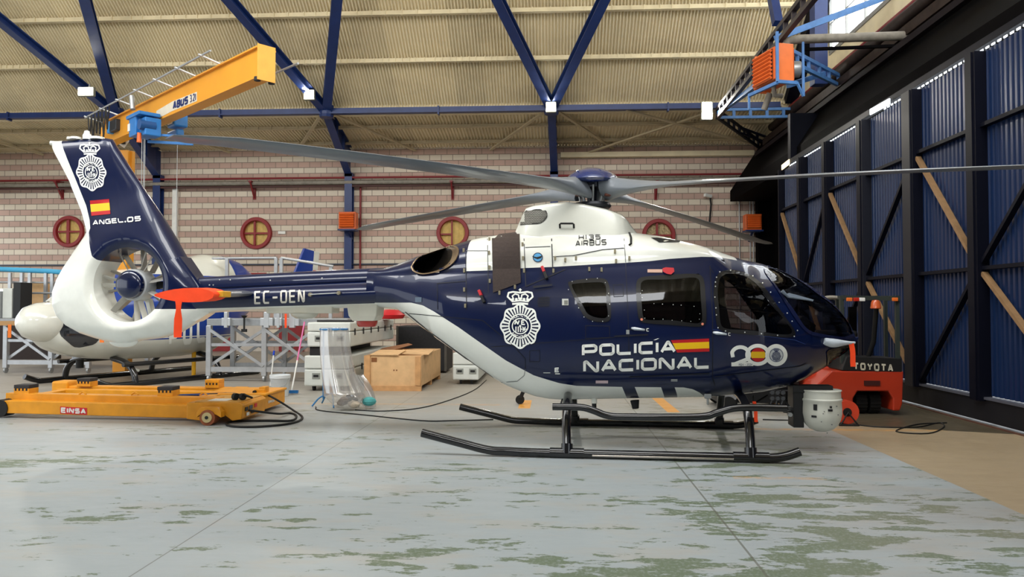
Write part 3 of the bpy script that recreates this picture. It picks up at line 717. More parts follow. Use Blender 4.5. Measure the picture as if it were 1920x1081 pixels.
BOT = [(700, 575), (742, 581), (767, 602), (800, 626), (830, 648), (860, 669), (891, 691), (922, 713), (945, 727), (971, 738), (1000, 748), (1025, 753), (1050, 755), (1330, 750), (1400, 746), (1440, 741), (1480, 732), (1515, 717), (1550, 695), (1578, 671), (1598, 651), (1607, 640), (1610, 634)]
SHO = [(700, 515), (760, 515), (800, 512), (874, 508), (923, 506), (986, 502), (1038, 500), (1122, 495), (1171, 492), (1220, 489), (1255, 486), (1315, 483), (1360, 484)]
cT = curve(TOP, -.18); cB = curve(BOT, lambda a: -.45 * ws(a) / .79); cS = curve(SHO, lambda a: -ws(a) * .78)
cW = sorted([(L(a, 577, -b).x, b) for a, b in WCAB])
X0, X1 = L(700, 577, 0).x, L(1610, 577, -.05).x
xF0, xF1 = L(1330, 577, -.6).x, L(1400, 577, -.6).x
def sect(x, n=44):
    zt = interp(cT, x); zb = interp(cB, x); w_ = interp(cW, x)
    if zt - zb < .02: zt = zb + .02
    k = min(max((x - xF0) / (xF1 - xF0), 0), 1)        # 0 cabin with cowling, 1 nose
    zm = zb + (.48 - .03 * k) * (zt - zb) if k == 1 else zb + .48 * (interp(cS, x) - zb) * (1 - k) + .45 * (zt - zb) * k
    zs = interp(cS, x) * (1 - k) + (zm + .45 * (zt - zm)) * k
    kb = min(max((x - X0) / .8, 0), 1)
    r = .80 * (1 - k) + .90 * k; r = r * kb + .9 * (1 - kb)
    zs = min(zs, zt - .01)
    out = []
    n1, n2, n3 = n // 3, n // 3, n - 2 * (n // 3)
    e = 2.7 - .5 * k if kb == 1 else 2.1
    for i in range(n1):                                   # belly: angle 0 bottom centre .. side
        a = i / n1 * pi / 2; y = w_ * math.sin(a) ** (2 / e); z = zm - (zm - zb) * math.cos(a) ** (2 / e); out.append((y, z))
    for i in range(n2):
        u = i / n2; y = w_ * (1 - (1 - r) * u ** 2.4); out.append((y, zm + (zs - zm) * u))
    e2 = 2.0
    for i in range(n3 + 1):
        a = i / n3 * pi / 2; out.append((w_ * r * math.cos(a) ** (2 / e2), zs + (zt - zs) * math.sin(a) ** (2 / (e2 + .5 * (1 - k)))))
    return out
NS = 210
xs = [X0 + (X1 - X0) * (1 - (1 - i / NS) ** 1.12) for i in range(NS + 1)]
rows = []
for x in xs:
    s_ = sect(x); rows.append([V((x, -y, z)) for y, z in s_] + [V((x, y, z)) for y, z in reversed(s_[:-1])][:-1])
body = MB().grid(rows, wrap=True)
# ---- pixel polygons of the glazing
Wrear = [(1063, 530), (1070, 527), (1100, 522), (1133, 521), (1142, 530), (1145, 560), (1146, 590), (1144, 600), (1136, 604), (1115, 603), (1098, 596), (1090, 585)]
Wdoor = [(1192, 530), (1198, 521), (1210, 518), (1290, 513), (1312, 514), (1320, 522), (1323, 560), (1325, 600), (1321, 610), (1310, 613), (1260, 609), (1208, 606), (1197, 600), (1194, 570)]
Wfront = [(1337, 545), (1341, 520), (1350, 509), (1370, 505), (1395, 510), (1420, 524), (1437, 543), (1452, 566), (1470, 592), (1485, 612), (1492, 624), (1488, 631), (1470, 632), (1420, 628), (1370, 624), (1350, 620), (1343, 610), (1340, 580)]
Wshield = [(1433, 497), (1460, 503), (1500, 522), (1530, 541), (1560, 565), (1582, 588), (1598, 611), (1603, 630), (1585, 637), (1540, 632), (1512, 626), (1488, 595), (1468, 562), (1448, 530), (1432, 510)]
Wchin = [(1548, 655), (1575, 650), (1600, 641), (1596, 650), (1578, 668), (1556, 687), (1549, 690), (1551, 672)]
def inpoly(p, poly):
    x, y = p; c = False; j = len(poly) - 1
    for i in range(len(poly)):
        xi, yi = poly[i]; xj, yj = poly[j]
        if (yi > y) != (yj > y) and x < (xj - xi) * (y - yi) / (yj - yi) + xi: c = not c
        j = i
    return c
def pix(p):
    d = HM @ V(p) - CAM; z = d.dot(FW); return (960 + F * d.dot(RT) / z, 540.5 - F * d.dot(UP) / z)
def shrink(poly, k):
    cx = sum(p[0] for p in poly) / len(poly); cy = sum(p[1] for p in poly) / len(poly)
    out = []
    for x, y in poly:
        d = math.hypot(x - cx, y - cy); out.append((cx + (x - cx) * (1 - k / d), cy + (y - cy) * (1 - k / d)))
    return out
def hit(px, py, bv):
    d = (HI.to_3x3() @ ray(px, py)).normalized(); h = bv.ray_cast(CL, d)
    return h if h[0] is not None else bv.find_nearest(CL + d * (-CL.y / d.y))
# skin tree for laying decals (full skin)
BV = BVHTree.FromPolygons([tuple(v) for v in body.v], body.f)
EXH = [(772, 500), (778, 490), (787, 481), (801, 473), (817, 466), (834, 461), (847, 460.5), (857, 464), (859, 473), (854, 487), (842, 499), (826, 507), (807, 512), (790, 513), (777, 508)]
holes = [shrink(EXH, 1)] + [shrink(p, 5) for p in (Wrear, Wdoor, Wfront, Wshield, Wchin)]
keep = []
for f in body.f:
    c_ = sum((body.v[i] for i in f), V()) / len(f)
    m_ = V((c_.x, -abs(c_.y), c_.z)); q = pix(m_)
    if abs(c_.y) > .03 and any(inpoly(q, h) for h in holes): continue
    if c_.x > L(1455, 540, -.4).x and abs(c_.y) <= .03 * 8 and c_.z > L(1600, 625, 0).z and False: continue
    keep.append(f)
skin = MB(); skin.v = body.v; skin.f = keep; skin.m = [0] * len(keep)
t = NT('police_livery_paint'); paint(t)
STR = [(700, 567), (771, 567), (793, 572), (815, 584), (860, 613), (949, 676), (1000, 704), (1048, 719.5), (1080, 725), (1163, 727.5), (1285, 729), (1303, 733), (1318, 741), (1335, 755)]
cSt = curve(STR, lambda a: -ws(a) * .97)
zlo, zhi = 0, 3.0
zb_ = fcurve_mask(t, t.x, X0 - .02, X1, [(X0 - .02, cSt[0][1])] + cSt + [(cSt[-1][0] + .05, 0.05), (X1, 0.0)], 0, 3)
belly = t.math('LESS_THAN', t.z, zb_)
CWB = [(874, 508), (923, 506.5), (986, 502), (1038, 500), (1122, 495), (1171, 492.5), (1220, 489), (1255, 485), (1315, 481), (1350, 481.5), (1390, 485)]
cCw = curve(CWB, lambda a: -ws(a) * .8)
za_ = fcurve_mask(t, t.x, cCw[0][0], cCw[-1][0], cCw, 0, 3)
up_ = t.math('GREATER_THAN', t.z, za_); up_ = t.math('MULTIPLY', up_, t.math('GREATER_THAN', t.x, cCw[0][0])); up_ = t.math('MULTIPLY', up_, t.math('LESS_THAN', t.x, cCw[-1][0]))
# two slanted navy bands across the belly
def band(pxa, pxb, pya, pyb):
    a = L(pxa[0], pya, -.7); b = L(pxb[0], pyb, -.6); wd = L(pxa[1], pya, -.7).x - a.x
    s_ = (b.x - a.x) / (b.z - a.z)
    xx = t.math('SUBTRACT', t.x, t.math('ADD', a.x - s_ * a.z, t.math('MULTIPLY', t.z, s_)))
    return t.math('MULTIPLY', t.math('GREATER_THAN', xx, 0), t.math('LESS_THAN', xx, wd))
bd = t.math('MAXIMUM', band((1167, 1191), (1176, 1200), 727, 749), band((1241, 1267), (1249, 1276), 728, 749))
belly = t.math('MULTIPLY', belly, t.math('SUBTRACT', 1, bd))
isw = t.math('MAXIMUM', belly, up_)
c = t.mix(isw, NAVY, PWHITE)
c = t.mix(1, c, t.ramp(t.noise((1, 1, 1), 3, 3), .3, .7, .96, 1.04), 'MULTIPLY'); t.col(c)
M_LIV = t.m
fus = skin.build('fuselage', M_LIV, heli, smooth=180, local=True)
# ---- decal cutter: lay flat outlines on the skin
def lay(polys, name, m, parent, off=.006, grid=5, bv=None, y=None, mirror=False, loops=None, smooth=0):
    bv = bv or BV
    bm = bmesh.new()
    for q in polys:
        vs = [bm.verts.new((p[0], p[1], 0)) for p in q]
        try: bm.faces.new(vs)
        except ValueError: pass
    if loops:
        pts = [V((p[0], p[1], 0)) for l_ in loops for p in l_]; vs = [bm.verts.new(p) for p in pts]
        for tr in tessellate_polygon([[V((p[0], p[1], 0)) for p in l_] for l_ in loops]):
            try: bm.faces.new([vs[i] for i in tr])
            except ValueError: pass
    xsx = [v.co.x for v in bm.verts]; ysy = [v.co.y for v in bm.verts]
    for ax, lo, hi in ((0, min(xsx), max(xsx)), (1, min(ysy), max(ysy))):
        g = math.floor(lo / grid) * grid + grid
        while g < hi:
            co = (g, 0, 0) if ax == 0 else (0, g, 0); no = (1, 0, 0) if ax == 0 else (0, 1, 0)
            bmesh.ops.bisect_plane(bm, geom=bm.verts[:] + bm.edges[:] + bm.faces[:], plane_co=co, plane_no=no, dist=.001); g += grid
    HR = HI.to_3x3(); bad = []
    for v in bm.verts:
        d = (HR @ ray(v.co.x, v.co.y)).normalized()
        h = bv.ray_cast(CL, d)
        if h[0] is None:
            n = bv.find_nearest(CL + d * ((0 - CL.y) / d.y)); h = n
        n_ = h[1] if h[1].dot(d) < 0 else -h[1]
        v.co = h[0] + n_ * off - d * 0.0
    o_v = [v.co.copy() for v in bm.verts]; bm.verts.index_update(); o_f = [[v.index for v in f.verts] for f in bm.faces]; bm.free()
    b = MB(); b.v = o_v; b.f = [tuple(f) for f in o_f]; b.m = [0] * len(b.f)
    if mirror:
        b2 = MB(); b2.v = [V((v.x, -v.y, v.z)) for v in b.v]; b2.f = [tuple(reversed(f)) for f in o_f]; b2.m = [0] * len(o_f)
        b2.build(name, m, parent, local=True, smooth=smooth)
    return b.build(name, m, parent, local=True, smooth=smooth)
def rnd(poly, r=.25, n=3):
    """soften the corners of an outline"""
    for _ in range(n - 1):
        out = []
        for i in range(len(poly)):
            a = poly[i]; b = poly[(i + 1) % len(poly)]
            out += [(a[0] * (1 - r) + b[0] * r, a[1] * (1 - r) + b[1] * r), (a[0] * r + b[0] * (1 - r), a[1] * r + b[1] * (1 - r))]
        poly = out
    return poly
M_FRIT = mat('black_glazing_border', '0b0b0e', .35, coat=.4)
M_GLASS = glassmat('tinted_cockpit_glass', (.36, .34, .36)); M_GLASS2 = glassmat('smoked_cabin_glass', (.09, .08, .09))
MISC = []
def px_line(pts, name, m, w=1.2, parent=None, off=.005):
    return lay(stroke2d([tuple(p) for p in pts], w), name, m, parent or fus, off=off, grid=14)
for poly, nm, gm, bw in ((Wrear, 'rear_side_window', M_GLASS2, 8), (Wdoor, 'sliding_door_window', M_GLASS2, 9), (Wfront, 'cockpit_door_window', M_GLASS, 8), (Wshield, 'windscreen', M_GLASS, 7), (Wchin, 'chin_window', M_GLASS, 4)):
    P = rnd(poly)
    wn = lay([], nm, gm, fus, off=.006, grid=9, mirror=True, loops=[P], smooth=180)
    inner = shrink(P, bw)
    lay([], 'window_border', M_FRIT if nm != 'windscreen' else mat('navy_border', '10173a', .3, coat=.6), wn, off=.009, grid=9, mirror=True, loops=[P, inner])
M_RIV = mat('bright_rivet', 'd8dad8', .3, .3)
def dots(pts, name, m, r=1.3, parent=None):
    polys = [[(x + r * math.cos(k * pi / 3), y + r * math.sin(k * pi / 3)) for k in range(6)] for x, y in pts]
    return lay(polys, name, m, parent or fus, off=.011, grid=60)
dots([(1341, 529), (1341, 537), (1343, 520), (1349, 510), (1369, 507), (1411, 518), (1429, 531), (1444, 548), (1340, 557), (1342, 577), (1343, 590), (1346, 614), (1360, 620), (1396, 622.5), (1427, 625), (1457, 628), (1488, 630), (1494, 619), (1484, 602), (1475, 587), (1460, 567)], 'rivet', M_RIV)
dots([(1073, 528), (1100, 524), (1120, 522), (1135, 530), (1141, 550), (1143, 570), (1141, 592), (1130, 602), (1111, 602), (1095, 594), (1085, 577), (1066, 543)], 'rivet', M_RIV, .9)
dots([(1204, 545), (1204, 558), (1208, 581), (1209, 596), (1226, 597), (1243, 598), (1260, 600), (1278, 601), (1295, 602), (1312, 588), (1311, 598), (1226, 569), (1242, 570), (1262, 571), (1277, 572), (1301, 574), (1201, 550)], 'rivet', M_RIV, .8)
dots([(1203, 598.5), (1317, 607)], 'jettison_marker', mat('salmon_marker', 'e58a70', .4), 2.6)
px_line([(1340, 537), (1380, 539), (1440, 546)], 'window_rail', mat('dark_rail', '2a2a30', .3), 2)
px_line([(1342, 577), (1400, 582), (1470, 588)], 'window_rail', bpy.data.materials['dark_rail'], 1.6)
px_line([(1430, 549), (1445, 570), (1457, 583)], 'vent_frame', mat('pale_frame', '9aa0a8', .3), 1.4)
px_line([(1205, 567), (1312, 574)], 'window_rail', bpy.data.materials['dark_rail'], 3)
# ---- lettering and marks on the hull
M_LW = mat('white_decal', 'f2f4ee', .35, var=.03)
def L2(s_, TL, TR, BR, BL, name='lettering', m=M_LW, parent=None, off=.005, bv=None, **k):
    ps, wd = text2d(s_, **k); return lay(quadmap(ps, wd, TL, TR, BR, BL), name, m, parent or fus, off=off + .002, grid=4, bv=bv)
k_ = dict(lw=1.45, t=.25, gap=.17)
L2('POLICIA', (1091, 645.5), (1267, 637.5), (1267, 661), (1091, 668), **k_)
lay([[(1233, 634), (1236, 634), (1229, 637), (1225, 637)]], 'accent_mark', M_LW, fus, off=.005)
L2('NACIONAL', (1093.5, 675), (1331, 666), (1331, 690), (1093.5, 698), **k_)
M_FR = mat('flag_red', 'b5161d', .35, var=.03); M_FY = mat('flag_yellow', 'e9b90f', .35, var=.03); M_FK = mat('decal_black', '17171a', .4)
def flag(TL, TR, BR, BL, parent, bv=None, off=.005):
    lp = lambda a, b, t_: (a[0] + (b[0] - a[0]) * t_, a[1] + (b[1] - a[1]) * t_)
    for (u, v_, m, nm) in ((0, .25, M_FR, 'flag_stripe'), (.25, .75, M_FY, 'flag_stripe'), (.75, 1, M_FR, 'flag_stripe')):
        lay([[lp(TL, BL, u), lp(TR, BR, u), lp(TR, BR, v_), lp(TL, BL, v_)]], nm, m, parent, off=off, grid=8, bv=bv)
flag((1258, 637.3), (1329.3, 634.2), (1330, 658.3), (1269.5, 660.3), fus)
def ring(cx, cy, rx, ry, t_, n=40, a0=0, a1=2 * pi):
    out = []
    for k in range(n):
        a = a0 + (a1 - a0) * k / n; b = a0 + (a1 - a0) * (k + 1) / n
        out.append([(cx + rx * math.cos(a), cy + ry * math.sin(a)), (cx + rx * math.cos(b), cy + ry * math.sin(b)), (cx + (rx - t_) * math.cos(b), cy + (ry - t_) * math.sin(b)), (cx + (rx - t_) * math.cos(a), cy + (ry - t_) * math.sin(a))])
    return out
def disc(cx, cy, rx, ry, n=32): return [[(cx + rx * math.cos(2 * pi * k / n), cy + ry * math.sin(2 * pi * k / n)) for k in range(n)]]
def crest(cx, cy, rx, ry, crw, crh, parent, sk=0, bv=None, m=M_LW, off=.005, small=False):
    """rayed oval badge with crown; centre and radii in picture units"""
    P = []
    def oct_(a): return 1 + .06 * math.cos(8 * (a + pi / 2)) 
    n = 64
    for k in range(n):
        a = 2 * pi * k / n; b = 2 * pi * (k + 1) / n; q = []
        for aa, rr in ((a, 1), (b, 1), (b, .915), (a, .915)):
            r_ = rr * oct_(aa); q.append((cx + rx * r_ * math.cos(aa), cy + ry * r_ * math.sin(aa)))
        P.append(q)
    N = 32
    for k in range(N):
        a = 2 * pi * k / N; o1 = oct_(a) * .95; i1 = .60
        w1 = .055; w0 = .030
        q = []
        for r_, w_ in ((i1, -w0), (o1, -w1), (o1, w1), (i1, w0)):
            q.append((cx + rx * (r_ * math.cos(a) - w_ * math.sin(a)), cy + ry * (r_ * math.sin(a) + w_ * math.cos(a))))
        P.append(q)
    P += ring(cx, cy, rx * .62, ry * .58, rx * .07) + ring(cx, cy, rx * .44, ry * .38, rx * .06)
    # shield quarter marks
    for u in (-.25, -.13, -.01): P.append([(cx + rx * u, cy + ry * .02), (cx + rx * (u + .06), cy + ry * .02), (cx + rx * (u + .06), cy + ry * .27), (cx + rx * u, cy + ry * .27)])
    for k in range(6):
        a = k * pi / 3; c2 = (cx + rx * .2, cy + ry * .14); P += stroke2d([c2, (c2[0] + rx * .15 * math.cos(a), c2[1] + ry * .13 * math.sin(a))], rx * .05)
    P += disc(cx, cy, rx * .06, ry * .06, 8)
    P += stroke2d([(cx - rx * .28, cy - ry * .08), (cx - rx * .22, cy - ry * .24), (cx - rx * .12, cy - ry * .1), (cx - rx * .05, cy - ry * .26)], rx * .07)
    P += stroke2d([(cx + rx * .08, cy - ry * .27), (cx + rx * .08, cy - ry * .08), (cx + rx * .25, cy - ry * .08)], rx * .07) + stroke2d([(cx + rx * .08, cy - ry * .27), (cx + rx * .22, cy - ry * .27)], rx * .06) + stroke2d([(cx + rx * .08, cy - ry * .18), (cx + rx * .2, cy - ry * .18)], rx * .06)
    # word arcs
    for word, a0, a1, sg in (('POLICIA', -pi * .78, -pi * .22, 1), ('NACIONAL', pi * .78, pi * .22, -1)):
        for k, ch in enumerate(word):
            a = a0 + (a1 - a0) * (k + .5) / len(word); rr = .52; h = .1
            for path in G[ch]:
                pts = []
                for u, v_ in path:
                    uu = (u - .5) * .11; vv = (v_ - .5) * h
                    if ch == 'I': uu = 0
                    # tangent direction
                    r_ = rr + vv * sg; aa = a + (uu / rr) * sg
                    pts.append((cx + rx * r_ * math.cos(aa), cy + ry * r_ * .96 * math.sin(aa)))
                P += stroke2d(pts, rx * .03)
    # crown
    ct = cy - ry * 1.0; hb = crh
    y0 = ct - .02 * ry
    P += stroke2d([(cx - crw * .62, y0), (cx, y0 - hb * .06), (cx + crw * .62, y0)], rx * .1)
    P += stroke2d([(cx - crw * .66, y0 - hb * .17), (cx, y0 - hb * .24), (cx + crw * .66, y0 - hb * .17)], rx * .07)
    for k in range(5):
        a = (k - 2) / 2 * .9; x0 = cx + crw * .3 * (k - 2) * 1.0
        P += disc(x0, y0 - hb * (.36 - .03 * abs(k - 2)), rx * .075, rx * .075, 8)
    for s_ in (-1, 1):
        P += stroke2d([(cx + s_ * crw * .62, y0 - hb * .2), (cx + s_ * crw * .98, y0 - hb * .5), (cx + s_ * crw * .9, y0 - hb * .78), (cx + s_ * crw * .55, y0 - hb * .84), (cx + s_ * crw * .2, y0 - hb * .8), (cx, y0 - hb * .78)], rx * .09)
        P += stroke2d([(cx + s_ * crw * .5, y0 - hb * .3), (cx + s_ * crw * .62, y0 - hb * .55), (cx + s_ * crw * .4, y0 - hb * .7), (cx + s_ * crw * .12, y0 - hb * .62), (cx + s_ * crw * .1, y0 - hb * .3)], rx * .07)
    P += stroke2d([(cx, y0 - hb * .75), (cx, y0 - hb * 1.08)], rx * .06) + stroke2d([(cx - rx * .08, y0 - hb * .98), (cx + rx * .08, y0 - hb * .98)], rx * .05)
    if sk: P = [[(x + (cy - y) * sk, y) for x, y in [(p[0], p[1]) for p in q]] for q in P]
    return lay(P, 'crest_emblem', m, parent, off=off, grid=12, bv=bv)
crest(975.5, 611, 36, 40.5, 24, 27, fus)
# anniversary number
P = stroke2d([(1374, 669)] + [(1388 + 16.5 * math.cos(a), 664.5 + 14.5 * math.sin(a)) for a in [pi + k * pi * 1.18 / 12 for k in range(1, 13)]] + [(1378, 681.5)], 7)
P += stroke2d([(1371, 682.3), (1412, 681.3)], 7.5)
P += ring(1420.5, 664.5, 23.5, 20.5, 7) + ring(1455, 665, 21, 20.5, 7)
lay(P, 'anniversary_number', M_LW, fus, off=.005, grid=9)
lay(disc(1455, 665, 14.2, 13.8), 'number_disc', mat('pale_disc', 'cdd2d4', .35), fus, off=.0045, grid=9)
o_ = crest(1455, 667, 8.2, 8.6, 5, 5, fus, m=mat('decal_blue', '27345e', .35), off=.007)
lay(ring(1455, 665, 13, 12.6, 1), 'disc_outline', bpy.data.materials['decal_blue'], fus, off=.0065)
def disc_band(cx, cy, rx, ry, y0, y1, n=12):
    pts = []
    for k in range(n + 1):
        v_ = y0 + (y1 - y0) * k / n; pts.append((cx - rx * math.sqrt(max(1 - v_ * v_, 0)), cy + ry * v_))
    pts2 = [(2 * cx - x, y) for x, y in reversed(pts)]
    return [pts + pts2]
for a, b_, m in ((-1, -.45, M_FR), (-.45, .45, M_FY), (.45, 1, M_FR)): lay(disc_band(1421, 664.5, 13.5, 13, a, b_), 'flag_disc', m, fus, off=.0065, grid=9)
L2('1524 - 2024', (1384.5, 680.7), (1410, 680), (1410, 684), (1384.5, 684.7), name='year_lettering', m=bpy.data.materials['decal_blue'], lw=.8, t=.16, gap=.25, off=.0085)
L2('H135', (1085, 441), (1126, 440), (1126, 449), (1085, 450), m=M_FK, lw=1.1, t=.17, gap=.3)
L2('AIRBUS', (1079, 452), (1137, 449), (1137, 459), (1079, 462), m=M_FK, lw=1.1, t=.17, gap=.25)
# round blue eagle decal
lay(disc(1008.5, 482.5, 9.5, 9), 'round_badge', mat('badge_navy', '1c2c4e', .4), fus, off=.005, grid=9)
lay(disc(1008.5, 482.5, 7.8, 7.4), 'round_badge', mat('badge_sky', '5aa6d8', .4), fus, off=.0065, grid=9)
lay([[(997, 480), (1006, 482), (1011, 481), (1017, 479), (1015, 484), (1008, 486), (1003, 484)]], 'eagle_mark', M_FK, fus, off=.008, grid=9)
# dark mesh panel over the intake, seams, latches, placards
M_MESH = mat('woven_intake_mesh', '3e322d', .7, var=.15, vs=40, bump=.6, bs=300)
lay([], 'intake_screen', M_MESH, fus, off=.012, grid=8, loops=[[(922.6, 441.7), (974.3, 435.8), (977, 530), (925, 549)]])
M_SEAM = mat('dark_seam', '23252c', .6); M_SEAMW = mat('grey_seam', '6a6c6a', .6); M_SN = mat('navy_seam', '070b1c', .5)
def seam(pts, m=M_SEAMW, w=1.1): return px_line(pts, 'panel_seam', m, w)
seam([(914, 442), (916, 549)], M_SEAM); seam([(982, 433), (986, 537)], M_SEAM, 1.3); seam([(985, 434), (1034, 430)], M_SEAMW)
seam([(874, 470), (915, 470)]); seam([(985, 464), (1032, 462)], M_SEAM); seam([(1033.5, 430), (1037, 516)], M_SEAM, 1.8); seam([(1036, 438), (1170, 432)])
seam([(1037, 481), (1075, 479), (1130, 468), (1143, 467), (1170, 465)], M_SEAM, 1.4); seam([(1169, 431), (1173, 492)], M_SEAMW, 1.3)
seam([(1173, 494), (1178, 600)], M_SN); seam([(1331, 498), (1336, 600), (1336, 708), (1340, 722)], M_SN, 1.6); seam([(1178, 600), (1180, 690), (1190, 697)], M_SN)
seam([(921, 650), (1085, 637), (1152, 632)], M_SN, 1.2); seam([(745, 585), (830, 593), (905, 600), (960, 645), (985, 672), (985, 690)], M_SN, 1.2)
seam([(985, 692), (983, 703), (970, 714), (940, 716)], M_SEAMW, 1); seam([(760, 584), (800, 617), (891, 684), (935, 715)], M_SEAM, 1.4)
seam([(873, 450), (875, 580)], M_SN, 1.2); seam([(820, 531), (874, 527)], M_SN); seam([(820, 531), (821, 580)], M_SN); seam([(986, 537), (1060, 505)], M_SN, 1.6)
seam([(1180, 617), (1215, 617)], M_SN, 2.6); seam([(1152, 630), (1215, 627)], M_SN, 3); seam([(1180, 706), (1330, 699)], M_SN, 2.4); seam([(1340, 705), (1500, 686), (1512, 680)], M_SN, 1.4)
seam([(1336, 617), (1490, 637), (1510, 645)], mat('navy_highlight_edge', '2c3d72', .2, coat=1), 1.2)
seam([(1330, 500), (1338, 512)], M_SN, 1.2)
def slab(q, name, m, off=.007): return lay([q], name, m, fus, off=off, grid=20)
box_ = lambda x, y, w_, h_: [(x, y), (x + w_, y), (x + w_, y + h_), (x, y + h_)]
slab(box_(1054, 560, 12, 12), 'static_port_plate', mat('pale_plate', 'c9cac3', .4)); slab(box_(1058, 563, 7, 8), 'plate_recess', mat('plate_grey', '7b7c74', .5), .009)
slab(box_(1117, 712, 23, 5.5), 'placard', mat('pink_placard', 'c9b3b8', .5)); slab(box_(1214, 505, 28, 6), 'placard', mat('peach_placard', 'cfa893', .5))
slab([(1242, 505), (1248, 503), (1263, 504), (1264, 511), (1258, 516), (1250, 515), (1243, 511)], 'door_lock_cover', mat('signal_red', 'c2222b', .45), .03)
slab(box_(1174, 618, 6, 8), 'placard', M_GALV); slab(box_(779, 557, 12, 9), 'placard', mat('slate_placard', '5b6b7c', .5))
for k in range(6): slab([(1008 + (2 if k in (0, 5) else 0), 557 + k * 3.1), (1031 - (2 if k in (0, 5) else 0), 556 + k * 3.1), (1031, 558 + k * 3.1), (1008, 559 + k * 3.1)], 'vent_louvre', M_SN)
slab([(1000, 537), (1036, 533), (1036, 537), (1001, 541)], 'vent_scoop', M_SN, .02)
slab(box_(1258, 709, 12, 4.5), 'access_latch', M_GALV, .01)
for x, y in ((1040, 692),): L2('E', (1040, 688.5), (1049, 688), (1049, 697), (1040, 697.5), name='placard_letter', lw=1, t=.25)
slab(box_(1041, 699, 9, 1.5), 'placard', M_LW); slab(box_(1019, 697.5, 13, 1), 'placard', M_LW)
for q in ([(993, 657), (1012, 656), (1012, 677), (993, 678)], [(1150, 534), (1168, 533), (1169, 555), (1151, 556)], [(1098, 610), (1143, 611), (1143, 632), (1098, 634)]):
    px_line(q + q[:1], 'access_panel_seam', M_SN, 1)
slab([(1220, 446), (1232, 446), (1277, 452), (1272, 454), (1236, 455)], 'cowl_intake', mat('intake_black', '0c0c0e', .7))
# latches
M_LAT = mat('brass_latch', 'a39a80', .35, .5)
for k, (x, y) in enumerate([(918, 450), (917.5, 474), (918, 501), (919, 527), (966, 538), (937, 549), (980, 459), (981, 484), (983, 508), (870, 470), (871, 507), (871, 543), (873, 573), (1038, 508), (1041, 484), (1080, 484), (1060, 487), (1155, 489), (1180, 484), (1105, 505), (1128, 506), (1153, 472)]):
    h = hit(x, y, BV); n_ = h[1] if h[1].dot(h[0] - CL) < 0 else -h[1]
    MB().box(h[0] + n_ * .01, (.022, .02, .045)).build('cowl_latch', M_LAT, fus, local=True, bevel=.004)
def tagged(x, y, x2, y2):
    a = hit(x, y, BV)[0]; b_ = hit(x2, y2, BV)[0]
    off = V((0, -.03, 0)); m_ = a.lerp(b_, .45)
    MB().bar(a + off, m_ + off, .03, .05, (0, 1, 0)).build('red_intake_tag', bpy.data.materials['signal_red'], fus, local=True, bevel=.005)
    MB().bar(m_ + off, b_ + off, .03, .045, (0, 1, 0)).build('tag_strap', M_BLACK, fus, local=True, bevel=.004)
tagged(1017, 500, 1026, 523); tagged(899, 544, 909, 567)
def handle(pts, y_, name='grab_handle', r=.011, m=M_BLACK, par=None):
    P_ = []
    for x, yy in pts:
        h = hit(x, yy, BV); P_.append(h[0])
    q = [P_[0]] + [p + V((0, -y_, 0)) for p in P_[1:-1]] + [P_[-1]]
    return MB().tube(q, r, 8).build(name, m, par or fus, local=True, smooth=60)
handle([(1178, 436), (1180, 437), (1183, 446), (1183, 457), (1180, 459)], .04)
for x, y in ((1185, 615), (1338, 623)):
    p = hit(x, y, BV)[0]; q = hit(x + 23, y + 3, BV)[0]
    MB().tube([p, p.lerp(q, .2) + V((0, -.03, 0)), q + V((0, -.03, 0)), q], [.012, .018, .012, .008], 8).build('door_handle', mat('bright_handle', 'c4ccd4', .25, .5), fus, local=True, smooth=60)
    L2('C', (x + 27, y), (x + 32, y), (x + 32, y + 6), (x + 27, y + 6), name='handle_mark', lw=.8, t=.18)
# ---- exhaust stub: opening in the hull, heat-stained lip, duct running inward
M_EXI = mat('heat_stained_exhaust', '9a8468', .35, .6, vs=5, var=.3); M_EXD = mat('exhaust_soot', '14110f', .35, .5)
ed = EXH
e3 = [hit(x, y, BV)[0] for x, y in ed]; cen = sum(e3, V()) / len(e3)
rim = spline(e3 + [e3[0]], 5)[:-1]
def duct(k, dd): return [cen + (p - cen) * k + dd for p in rim]
ax_ = V((-.35, .6, -.02)).normalized()
MB().grid([duct(1.04, V((0, -.004, 0))), duct(1.02, V((0, -.03, 0))), duct(.97, V((0, -.028, 0))), duct(.93, ax_ * .03), duct(.90, ax_ * .12)], wrap=True).build('exhaust_lip', M_EXI, fus, local=True, smooth=60, rec=False)
dk = MB().grid([duct(.90, ax_ * .12), duct(.86, ax_ * .3), duct(.8, ax_ * .55)], wrap=True); k0 = len(rim) * 2; dk.f.append(tuple(range(k0, k0 + len(rim)))); dk.m.append(0)
dk.build('exhaust_duct', M_EXD, fus, local=True, smooth=60, rec=False)
